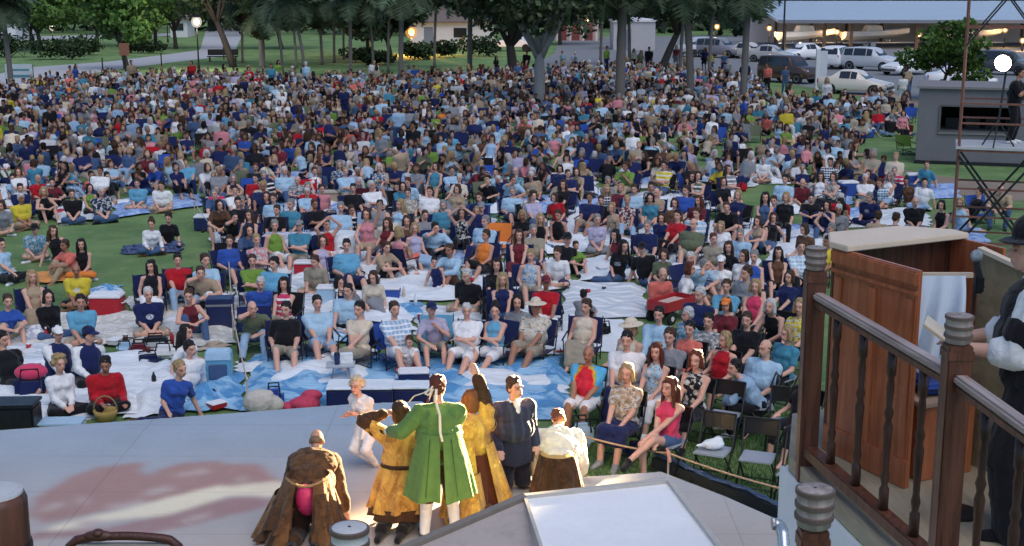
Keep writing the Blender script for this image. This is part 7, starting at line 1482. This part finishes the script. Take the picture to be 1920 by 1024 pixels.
MB().lathe([(.13, 0), (.13, .015), (.03, .03)], n=18).cone((0, 0, .02), (0, 0, hh-.16), .011, .010, 8).build('stand', BLK, t); MB().cone((.035, -.02, hh-.18), (0, 0, hh-.03), .018, .022, 10).build('microphone', BLK, t); MB().ell((0, 0, hh), (.034, .034, .036)).build('grille', M('mic_grille', (.35, .40, .45), .35, .3, 120, .6, metal=.6), t, True); MB().box((.02, -.01, hh-.16), (.05, .05, .1)).build('clip', BLK, t, bevel=.01)
p = G(1745, 800, DZ); t = empty('blue_cushion', (B0+e1*.55+e2*.40+v3(0, 0, .53)).tolist(), .2, 'blue cushion on the seat inside the witness stand', 'cushion'); obj('pad', MB().box((0, 0, .03), (.3, .3, .06)).mesh('pad', bevel=.02), CANVAS, t, color=C['blue']); obj('piping', MB().box((0, 0, .03), (.31, .31, .012)).mesh('piping'), CANVAS, t, color=C['navy'])
# silver flexible duct
dp = G(1462, 1075, 2.4); pts = [P(1452, 982, 5.2), P(1461, 984, 5.2), P(1468, 1000, 5.15), P(1470, 1030, 5.1), P(1472, 1080, 5.0)]
t = empty('flexible_duct', pts[-1], 0, 'ribbed silver flexible duct poking up beside the front barrel post', 'duct'); o_ = pts[-1]; pp = []
for a, b in zip(pts[:-1], pts[1:]): pp += [lerp(a, b, s) for s in np.linspace(0, 1, 9)[:-1]]
MB().tube([x-o_ for x in pp]+[v3(0, 0, 0), v3(.02, -.1, -1.2), v3(.02, -.1, SZ-o_[2])], [.022+.004*(k % 2) for k in range(len(pp)+3)], 10).build('hose', M('silver_duct', (.5, .55, .58), .3, .1, 5, metal=.7), t, True); MB().cone(pts[0]-o_, pts[0]-o_+v3(-.01, 0, .0), .027, .027, 10).build('collar', STEEL, t)
# carved settee back at the lower left
sp = P(232, 1014, 4.3); t = empty('settee', (sp[0], sp[1], SZ), 0, 'carved dark wooden settee back at the bottom left', 'settee'); hz = sp[2]-SZ; w = .20; fr = MB(); pts = [(-w, 0, hz-.9), (-w, 0, hz-.08), (-w*.94, 0, hz-.02), (-w*.8, 0, hz+.004)]+[(x*w, 0, hz+.012+.006*math.cos(x*3)) for x in np.linspace(-.65, .65, 8)]+[(w*.8, 0, hz+.004), (w*.94, 0, hz-.02), (w, 0, hz-.08), (w, 0, hz-.9)]
fr.tube(pts, .016, 8); fr.build('frame', M('carved_mahogany', (.07, .022, .015), .35, .3, 12, .4), t, True); MB().ell((-w*.42, -.005, hz+.02), (.055, .02, .020)).ell((-w*.42, -.01, hz+.032), (.022, .02, .016)).build('crest', M('carved_mahogany', (.07, .022, .015), .35), t, True); MB().box((0, .0, hz-.46), (w*1.9, .02, .9)).build('backrest', M('settee_cloth', (.32, .29, .26), .8, .2, 9, .2), t); MB().box((0, -.25, .42), (w*2.1, .5, .12)).build('seat', M('settee_cloth', (.32, .29, .26), .8), t, bevel=.02)
for s in (1, -1): MB().box((s*w, -.4, .18), (.05, .05, .36)).build('leg', M('carved_mahogany', (.07, .022, .015), .35), t)
# ------------------------------------------------------------------ scaffold with follow spot
RST = M('rusty_scaffold_tube', (.20, .085, .06), .7, .4, 12, .4); SY = 30.5
x0, x1 = P(1797, 300, SY)[0], P(1862, 300, SY)[0]+.9; sd = 1.5; Zp = P(1840, 276, SY)[2]; ZT = 7.6
hw = (x1-x0)/2; sf = empty('scaffold_tower', tuple(v3(x0, SY, 0)+rotm(-.31) @ v3(hw, sd/2, 0)), -.31, 'rusty scaffold tower with a platform in front of the sound booth', 'scaffold')
for sx in (-1, 1):
    for y in (-sd/2, sd/2): MB().cone((sx*hw, y, 0), (sx*hw, y, ZT), .028, .028, 8).build('upright', RST, sf); MB().box((sx*hw, y, .03), (.16, .16, .05)).build('base_plate', STEEL, sf)
for z in (.5, 1.1, 1.75, Zp-.08, Zp+.55, Zp+1.0, 5.4, 6.2, 6.9):
    for y in (-sd/2, sd/2): MB().bar((-hw, y, z), (hw, y, z), .042).build('ledger', RST, sf)
    if z != Zp+1.0:
        for sx in (-1, 1): MB().bar((sx*hw, -sd/2, z+.03), (sx*hw, sd/2, z+.03), .04).build('transom', RST, sf)
for y in (-sd/2-.03, sd/2+.03):
    for a, b, q in (((-hw, Zp-.2), (hw, .3), .05), ((hw, Zp-.2), (-hw, .3), .05), ((-hw, 5.0), (hw, 7.2), .035), ((hw, 5.0), (-hw, 7.2), .035)): MB().bar((a[0], y, a[1]), (b[0], y+.004, b[1]), q).build('brace', BLK, sf)
ld = MB(); [ld.bar((-hw-.02, -sd/2+.1+k*0, .4+k*.3), (-hw-.02, -sd/2+.5, .4+k*.3), .025) for k in range(14)]; ld.bar((-hw-.02, -sd/2+.5, .2), (-hw-.02, -sd/2+.5, 4.8), .03); ld.build('ladder', RST, sf)
MB().box((.1, 0, Zp-.01), (hw*2+.35, sd+.1, .06)).build('platform', M('platform_ply', (.45, .46, .47), .8, .2, 3), sf)
# generic dressed figure -------------------------------------------------------
def figure(name_label, base, yaw, pose, b, z, top=None, topc=None, bot=None, botc=None, hair=None, hairc=None, skin='l', vox=.0085, hat=None, hatc=None, shoe=None, topmat=None, botmat=None, group=None, scale=1., boti=.017, topi=.016, sock=None):
    J = joints(pose, b); B = BUILDS[b]; me = blob(body_prims(J, B, True), vox, 2, name='body'); head_tint(me, J)
    o = obj('person', me, SKIN, None, (base[0], base[1], z), (0, 0, yaw), SK[skin]); o.scale = (scale,)*3; tag(o, name_label, 'person', group)
    if top: obj('shirt', blob(top_prims(J, B, top, topi), .011, 3, name='shirt'), topmat or CLOTH, o, color=topc)
    if bot: obj('trousers', blob(bottom_prims(J, B, bot, boti), .011, 3, name='trousers'), botmat or CLOTH, o, color=botc)
    hr = Matrix(J['hR'].tolist()).to_euler()
    if hair and hair != 'bald': obj('hair', get_hair(hair), HAIR, o, J['headc'], hr, hairc)
    if hat: obj('hat', get_hat(hat), CLOTH, o, J['headc'], hr, hatc)
    for i_ in ((0, 1) if sock is not None else ()): obj('stocking', blob([p for p in [('c', lerp(J['kn%d' % i_], J['an%d' % i_], .05), J['an%d' % i_], B['lg'][1]+.008, B['lg'][2]+.01), ('e', lerp(J['kn%d' % i_], J['an%d' % i_], .3)-J['fw']*.012, (B['lg'][1]+.006,)*3, None)]], .011, 2, name='stocking'), CLOTH, o, color=sock)
    if shoe is not None:
        for i_ in (0, 1): obj('shoe', blob(foot_prims(J, i_, .010), .011, 2, name='shoe'), CLOTH, o, color=shoe)
    return o, J
def coat_skirt(name, parent, top_c, top_r, hem_c, hem_r, mat, color, folds=9, amp=.05, a0=0, a1=2*PI, seed=1, n=90, rows=14, rot=0, bulge=0.):
    rg = np.random.default_rng(seed); ph = rg.uniform(0, 6, 3); A = np.linspace(a0, a1, n); V = []
    for k in range(rows):
        s = k/(rows-1); c = lerp(np.array(top_c), np.array(hem_c), s); rx, ry = lerp(np.array(top_r), np.array(hem_r), s**.85); q = amp*1.5*s*(np.sin(A*folds+ph[0])+.5*np.sin(A*folds*1.7+ph[1]+s*2)+.3*np.sin(A*3+ph[2])); b_ = 1+bulge*math.sin(PI*s)
        x = (rx*b_*np.cos(A))*(1+q); y = (ry*b_*np.sin(A))*(1+q); V.append(np.stack([c[0]+x*math.cos(rot)-y*math.sin(rot), c[1]+x*math.sin(rot)+y*math.cos(rot), np.full(n, c[2])+.012*np.sin(A*5+ph[1])*s], 1))
    V = np.concatenate(V); i_ = (np.arange(rows-1)[:, None]*n+np.arange(n-1)).ravel(); F = np.stack([i_+n, i_+n+1, i_+1, i_], 1)
    Vi = V-np.array(top_c)[None]; Vi = Vi*np.array([.975, .975, 1])+np.array(top_c)[None]
    F2 = (F+len(V))[:, ::-1]; return obj(name, np_mesh(name, np.concatenate([V, Vi]), np.concatenate([F, F2]), smooth=True), mat, parent, color=color)
VELV = cloth_mat('mottled_cloth', 'brocade', (.035, .018, .010), 7, 1.4)
SATIN = objcol_mat('satin', .35, .5, .35, 5)
BROC = cloth_mat('gold_brocade', 'brocade', (.36, .14, .03), 9, 1.4); COATM = cloth_mat('green_wool', None, fold=1.5)
GRP = 'actors on the stage'
GOLD = (.78, .45, .09); DKBR = (.075, .035, .018)
# spot operator on the platform
opx = P(1897, 250, SY+.6); o, J = figure('person in black standing on the scaffold platform behind the lit follow spot', (opx[0], opx[1]), 1.0, PO(pel=(0, 0, .93), lean=.08, h=[(.10, -.42, 1.38), (-.22, -.38, 1.30)], f=[(.13, 0, .07), (-.13, .04, .07)], k=[(.05, -1, 0), (-.05, -1, 0)]), 'b', Zp+.03, 'tee', C['black'], 'trousers', C['black'], 'short', HC['dark'], 'm', .014, shoe=C['white'])
fs = P(1880, 119, SY-.1); t = empty('follow_spot', (fs[0], fs[1], Zp+.03), 0, 'round lit follow spot lamp on the scaffold platform', 'spotlight'); hh = fs[2]-Zp-.03; aim = v3(-.25, 13.9, 1.55); dv = unit(aim-fs); up3 = v3(0, 0, hh)
MB().cone(up3-dv*.75, up3-dv*.05, .13, .20, 18).build('housing', BLK, t, True); MB().cone(up3-dv*.06, up3-dv*.02, .185, .185, 24).build('lens', emat('spot_lens', (1, .95, .88), 40), t)
m = MB(); m.cone((0, 0, .5), up3-dv*.4-v3(0, 0, .1), .025, .025, 8); [m.tube([(0, 0, .6), (.4*math.cos(a), .4*math.sin(a), 0)], .018, 6) for a in (0, 2.1, 4.2)]; m.build('stand', BLK, t)
ring = MB().tube([up3-dv*.03+.195*(unit(np.cross(dv, v3(0, 0, 1)))*math.cos(a)+unit(np.cross(np.cross(dv, v3(0, 0, 1)), dv))*math.sin(a)) for a in np.linspace(0, 2*PI, 25)], .02, 6); ring.build('rim', BLK, t)
sl = bpy.data.lights.new('follow_spot_beam', 'SPOT'); sl.energy = 800000; sl.color = (1, .74, .40); sl.spot_size = math.radians(9.4); sl.spot_blend = .8; sl.shadow_soft_size = .16
so_ = bpy.data.objects.new('follow_spot_beam', sl); link(so_, t); so_.location = up3+dv*.05; so_.rotation_euler = Vector(dv).to_track_quat('-Z', 'Y').to_euler()
# the actors ------------------------------------------------------------------
KN = dict(f=[(.12, .42, .08), (-.1, .4, .08)], k=[(.05, -1, -.25), (-.05, -1, -.25)])
# green coat
g = G(826, 1006, SZ); po = PO(pel=(0, 0, .95), lean=.06, h=[(.50, -.24, 1.12), (-.06, -.40, 1.06)], f=[(.17, .02, .07), (-.16, -.05, .07)], k=[(.15, -1, 0), (-.15, -1, 0)], e=(.5, .5, -.6), hy=-.5, hp=.1)
gc, J = figure('standing actor in long green coat with striped headscarf and white stockings', g, PI+.12, po, 'b', SZ, 'long', (.105, .215, .055), 'breeches', DKBR, 'short', HC['auburn'], 'm', topi=.026, boti=.03, sock=C['white'], shoe=C['black'], group=GRP)
coat_skirt('coat_tails', gc, (0, .01, 1.20), (.215, .185), (0, .03, .50), (.37, .29), CLOTH, (.105, .215, .055), 8, .045, PI*.5+.10, PI*2.5-.04, 3)
hR = Matrix(J['hR'].tolist()).to_euler(); hc = J['headc']; T = lambda *p: hc+J['hR'] @ v3(*p)
sc_m = cloth_mat('striped_scarf', 'vstripe', (.75, .68, .55), 14); obj('headscarf', get_hat('scarf'), sc_m, gc, hc, hR, (.16, .04, .02))
rb = MB(); Rr = J['hR']; rib = [[T(.04, .11, -.0), T(.10, .14, -.05), T(.20, .16, -.09), T(.27, .14, -.17)], [T(-.03, .11, 0), T(-.05, .17, -.10), T(-.12, .20, -.25), T(-.14, .215, -.42), T(-.17, .22, -.52)], [T(.0, .12, .0), T(.03, .17, -.06), T(.07, .17, -.05), T(.03, .14, -.0)]]
for r_ in rib:
    for a, b in zip(r_[:-1], r_[1:]): rb.bar(a, b, .026, .006)
wr_ = MB(); [wr_.bar((x, .19+.02*abs(x), 1.16), (x*1.5, .30, .56), .008, .006) for x in (-.11, .11)]; wr_.build('seam', M('dark_green_seam', (.03, .08, .02), .9), gc)
rb.build('ribbon', M('cream_ribbon', (.74, .66, .50), .7), gc); obj('cuff', blob([('c', lerp(J['wr0'], J['el0'], .05), lerp(J['wr0'], J['el0'], -.25), .045, .05)], .012, 2, name='cuff'), CLOTH, gc, color=C['white'])
# gold tunic, kneeling at left
g = G(752, 982, SZ); po = PO(pel=(0, 0, .55), lean=.14, h=[(.20, -.16, 1.20), (-.10, -.40, 1.0)], hy=-.4, hp=-.25, e=(.7, .2, .5), **KN)
k1, J = figure('kneeling actor in belted gold tunic with a dark raised sleeve', g, PI-.15, po, 'm', SZ, 'tee', GOLD, 'trousers', (.012, .010, .010), 'bob', (.05, .018, .01), 'm', topmat=BROC, topi=.03, boti=.03, shoe=C['black'], group=GRP)
coat_skirt('tunic_skirt', k1, (0, .0, .68), (.215, .18), (.02, .06, .24), (.33, .29), BROC, GOLD, 9, .07, seed=5); coat_skirt('hem_band', k1, (0, .055, .27), (.325, .285), (.02, .06, .15), (.33, .29), CLOTH, DKBR, 9, .05, seed=5)
obj('belt', blob([('e', J['pel']+v3(0, 0, .14), (.205, .17, .03), None)], .012, 1, name='belt'), CLOTH, k1, color=DKBR); obj('sleeve', blob(arm_prims(J, BUILDS['m'], 0, 1.9, .028), .012, 3, name='sleeve'), VELV, k1, color=DKBR); obj('sleeve', blob(arm_prims(J, BUILDS['m'], 1, 1.9, .026), .012, 3, name='sleeve'), SATIN, k1, color=GOLD)
# white dress, blond curls
g = G(692, 874, SZ); po = PO(pel=(0, .02, .68), lean=.42, h=[(-.02, -.34, .92), (-.16, -.32, .86)], f=[(.10, .02, .07), (-.05, .08, .07)], k=[(.2, -1, .2), (-.1, -1, .2)], hy=.2, hp=-.2)
w1, J = figure('small actor in short white gown with pale curly wig, knees bent', g, -.55, po, 'f', SZ, 'tee', C['white'], 'breeches', C['white'], 'curly', (.62, .50, .34), 'l', sock=C['white'], shoe=C['cream'], group=GRP, scale=.82)
coat_skirt('gown', w1, (0, .0, .82), (.165, .14), (-.02, .02, .48), (.21, .24), SATIN, C['white'], 8, .06, seed=9)
# gold coat at right, arm raised
g = G(888, 950, SZ); po = PO(pel=(0, 0, .52), lean=.22, h=[(.14, -.40, 1.05), (-.06, -.28, 1.62)], hy=.35, hp=-.05, e2=[(.7, .2, -.3), (-.9, .1, -.2)], **KN)
k2, J = figure('kneeling actor in gold coat raising a dark-gloved arm beside the green coat', g, PI+.2, po, 'm', SZ, 'tee', GOLD, 'trousers', (.10, .03, .02), 'bob', (.20, .07, .025), 'm', topmat=BROC, topi=.035, boti=.03, shoe=C['brown'], group=GRP)
coat_skirt('coat_tails', k2, (0, .0, .78), (.225, .19), (-.06, .08, .05), (.36, .38), BROC, GOLD, 7, .08, PI*.5+.5, PI*2.5-.1, seed=12); coat_skirt('underskirt', k2, (0, .0, .66), (.19, .16), (.0, .06, .03), (.31, .33), CLOTH, (.10, .025, .015), 9, .07, seed=14)
for i_ in (0, 1): obj('sleeve', blob(arm_prims(J, BUILDS['m'], i_, 1.85, .036), .012, 3, name='sleeve'), VELV, k2, color=(.06, .03, .02))
obj('collar', blob([('e', J['neck']-v3(0, -.02, .06), (.17, .13, .07), None)], .012, 2, name='collar'), VELV, k2, color=(.10, .04, .02))
# second gold figure bowing low behind green coat
g = G(868, 962, SZ); po = dict(POSES['bent'], pel=(0, 0, .44), lean=1.0); k3, J = figure('actor in tawny gold cloak crouched low between green coat and gold coat', g, PI+.1, po, 'm', SZ, 'long', (.48, .22, .05), 'trousers', DKBR, 'curly', (.14, .045, .015), 'm', topmat=BROC, topi=.03, boti=.03, shoe=C['brown'], group=GRP, vox=.011)
coat_skirt('cloak', k3, (0, .05, .50), (.19, .17), (.0, .18, .02), (.24, .30), BROC, GOLD, 8, .08, seed=22)
# dark suit
g = G(962, 918, SZ); po = PO(pel=(0, 0, .56), lean=.02, h=[(.24, -.10, .56), (-.24, -.12, .58)], hy=.35, hp=-.02, **KN)
SUIT = (.028, .034, .062); s1, J = figure('actor in dark pinstriped suit with white collar kneeling at the stage edge', g, PI*.5-1.15, po, 'b', SZ, 'long', SUIT, 'trousers', (.02, .022, .04), 'short', (.06, .03, .018), 'l', topi=.028, boti=.035, shoe=C['black'], group=GRP, topmat=cloth_mat('pinstripe', 'vstripe', (.045, .052, .085), 9, .5))
obj('shirt_front', blob([('e', J['chest']+J['fw']*.085+v3(0, 0, .03), (.05, .085, .19), None), ('c', J['neck']-v3(.05, 0, .02), J['neck']-v3(-.05, 0, .02), .062, .062)], .01, 2, name='shirt_front'), CLOTH, s1, color=C['white']); obj('tie', blob([('c', J['neck']+J['fw']*.13-v3(0, 0, .06), J['neck']+J['fw']*.175-v3(0, 0, .30), .016, .026)], .008, 1, name='tie'), CLOTH, s1, color=C['maroon'])
coat_skirt('jacket_hem', s1, (0, 0, .72), (.215, .17), (0, .02, .36), (.25, .215), CLOTH, SUIT, 5, .02, seed=31)
# cream shirt, bent forward
g = G(1045, 925, SZ); po = dict(POSES['bent'], pel=(0, 0, .38), lean=1.2, hp=.5, hy=.2, h=[(.30, -.40, .14), (-.28, -.42, .14)]); c1, J = figure('actor in loose cream shirt bowing low with back to the camera', g, PI-.05, po, 'b', SZ, 'long', (.88, .80, .62), 'trousers', (.11, .05, .025), 'short', (.16, .055, .025), 'l', topi=.045, boti=.035, shoe=C['brown'], group=GRP)
coat_skirt('sash_skirt', c1, (0, .03, .50), (.21, .19), (0, .12, .04), (.30, .32), VELV, (.10, .045, .02), 10, .07, seed=41); obj('sash', blob([('e', J['pel']+v3(0, .0, .09), (.225, .20, .055), None)], .012, 1, name='sash'), SATIN, c1, color=(.55, .36, .12))
# bald actor with brown rags and magenta seat patch
g = G(583, 1000, SZ); po = dict(POSES['bent'], pel=(0, 0, .44), lean=1.0, hp=.25, hy=.1, h=[(.36, -.25, .10), (-.32, -.36, .12)]); b1, J = figure('bald actor in ragged brown coat with a bright pink patch on the seat', g, PI-.02, po, 'b', SZ, 'long', (.15, .075, .035), 'trousers', (.05, .025, .014), 'balding', (.20, .13, .08), 'm', topi=.035, boti=.04, shoe=C['black'], group=GRP, topmat=VELV)
coat_skirt('coat_tails', b1, (0, .06, .70), (.23, .20), (.05, .16, .03), (.40, .44), VELV, (.17, .085, .035), 9, .10, PI*.5+.38, PI*2.5-.38, seed=51); obj('seat_patch', blob([('e', J['pel']+v3(0, .20, .02), (.12, .08, .20), rotm(0, -.25))], .012, 2, name='seat_patch'), objcol_mat('pink_satin', .25, .5, .1), b1, color=(.60, .035, .13))
obj('cape', blob([('e', J['chest']-J['fw']*.05+v3(0, 0, .02), (.27, .14, .20), np.stack([J['sx'], -J['fw'], J['u']], 1)), ('c', J['sh0'], lerp(J['sh0'], J['el0'], .8), .10, .09), ('c', J['sh1'], lerp(J['sh1'], J['el1'], .8), .10, .09)], .014, 3, name='cape'), VELV, b1, color=(.16, .08, .035))
for (z, w_) in ((.30, .30), (.16, .36)):
    coat_skirt('rag', b1, (0, .10, z+.26), (.26+z*.05, .25), (.03, .14, z-.10), (w_+.06, .40), VELV, (.11, .055, .028), 13, .16, PI*.5+.42, PI*2.5-.42, seed=int(z*100), rows=8)
rg_ = MB(); coat_skirt('bundle', b1, (.27, .02, .48), (.10, .16), (.42, .08, .02), (.16, .26), VELV, (.30, .15, .05), 8, .12, seed=53)
MB().tube([(.24*math.cos(a), .04+.24*math.sin(a), .66+.02*math.sin(a*3)) for a in np.linspace(.15*PI, .85*PI, 9)], .016, 6).build('strap', M('tan_strap', (.30, .18, .08), .7), b1); MB().box((.13, .245, .66), (.03, .012, .035)).build('buckle', M('dull_brass', (.45, .36, .2), .4, metal=.7), b1, bevel=.004)
# man with black hat on the deck
g = P(1936, 900, 7.0); po = PO(pel=(0, 0, .93), lean=.12, h=[(.16, -.38, 1.08), (-.16, -.42, 1.06)], f=[(.14, -.06, .07), (-.14, .05, .07)], k=[(.05, -1, 0), (-.05, -1, 0)], hp=.05); hm, J = figure('person in black hat, white shirt and black armband on the deck at right edge', (g[0], g[1]), -1.95, po, 'b', DZ, 'tee', C['white'], 'trousers', C['black'], 'short', HC['dark'], 'l', hat='bowler', hatc=C['black'], shoe=C['black'], topi=.03, boti=.085)
obj('vest', blob([p for p in torso_prims(J, BUILDS['b'], .042) if p[0] == 'e'], .012, 2, name='vest'), CLOTH, hm, color=C['black'])
for i_ in (0, 1): obj('sleeve', blob(arm_prims(J, BUILDS['b'], i_, 1.25, .045), .012, 3, name='sleeve'), CLOTH, hm, color=C['white']); obj('armband', blob([('c', lerp(J['sh%d' % i_], J['el%d' % i_], .52), lerp(J['sh%d' % i_], J['el%d' % i_], .60),   .120, .120)], .010, 1, name='armband'), CLOTH, hm, color=C['black'])
bp = np.array([g[0], g[1], DZ])+rotm(-1.95) @ ((J['wr0']+J['wr1'])/2+v3(0, -.12, .03)); t = empty('script_pages', bp, -1.95, 'tan sheaf of pages held by the person in the black hat', 'papers'); MB().box((0, 0, 0), (.22, .26, .012), rotm(0, -.6)).build('cover', M('tan_paper', (.45, .34, .22), .8), t); MB().box((0, -.002, .010), (.21, .25, .008), rotm(0, -.6)).build('page', M('cream_paper', (.6, .54, .44), .8), t)
# ------------------------------------------------------------------ grass tufts near the stage
rg = np.random.default_rng(3); n = 26000; A = G(1080, 905); B_ = G(1520, 830); gx_ = rg.uniform(.6, 4.6, n); gy_ = rg.uniform(14.2, 19.5, n); ok = ~pip(gx_, gy_, poly); gx_, gy_ = gx_[ok], gy_[ok]; n = len(gx_); a = rg.uniform(0, 2*PI, n); h_ = rg.uniform(.03, .075, n); w_ = .006; lx, ly = rg.normal(size=n)*.02, rg.normal(size=n)*.02
V = np.stack([np.stack([gx_-np.cos(a)*w_, gy_-np.sin(a)*w_, 0*h_], 1), np.stack([gx_+np.cos(a)*w_, gy_+np.sin(a)*w_, 0*h_], 1), np.stack([gx_+lx, gy_+ly, h_], 1)], 1).reshape(-1, 3); cc = np.array((.07, .15, .04))*rg.uniform(.5, 1.4, n)[:, None]
tag(obj('grass_blades', np_mesh('grass_blades', V, np.arange(3*n).reshape(-1, 3), np.repeat(cc, 3, 0)), LEAFM), 'short grass in front of the folding chairs', 'grass', kind='stuff')
# ------------------------------------------------------------------ dusk light
bpy.data.scenes.remove(SRTM)
EL, AZ = math.radians(58), math.radians(155)   # low sun veiled by cloud, behind and right of the camera
w = bpy.data.worlds.new('World'); sc.world = w; w.use_nodes = True; nt = w.node_tree; bg = nt.nodes['Background']; sk = nt.nodes.new('ShaderNodeTexSky'); sk.sky_type = 'NISHITA'; sk.sun_disc = False; sk.sun_elevation = EL; sk.sun_rotation = AZ; sk.air_density = 1.0; sk.dust_density = .4; sk.ozone_density = 6
nt.links.new(sk.outputs[0], bg.inputs[0]); bg.inputs[1].default_value = .15
s = bpy.data.lights.new('sun', 'SUN'); s.energy = 1.85; s.angle = math.radians(60); s.color = (1, .90, .80); so2 = bpy.data.objects.new('sun', s); link(so2)
sdv = Vector((math.sin(AZ)*math.cos(EL), math.cos(AZ)*math.cos(EL), math.sin(EL))); so2.rotation_euler = sdv.to_track_quat('Z', 'Y').to_euler()
sc.view_settings.view_transform = 'Standard'; sc.view_settings.look = 'None'; sc.view_settings.exposure = 0; sc.view_settings.gamma = 1
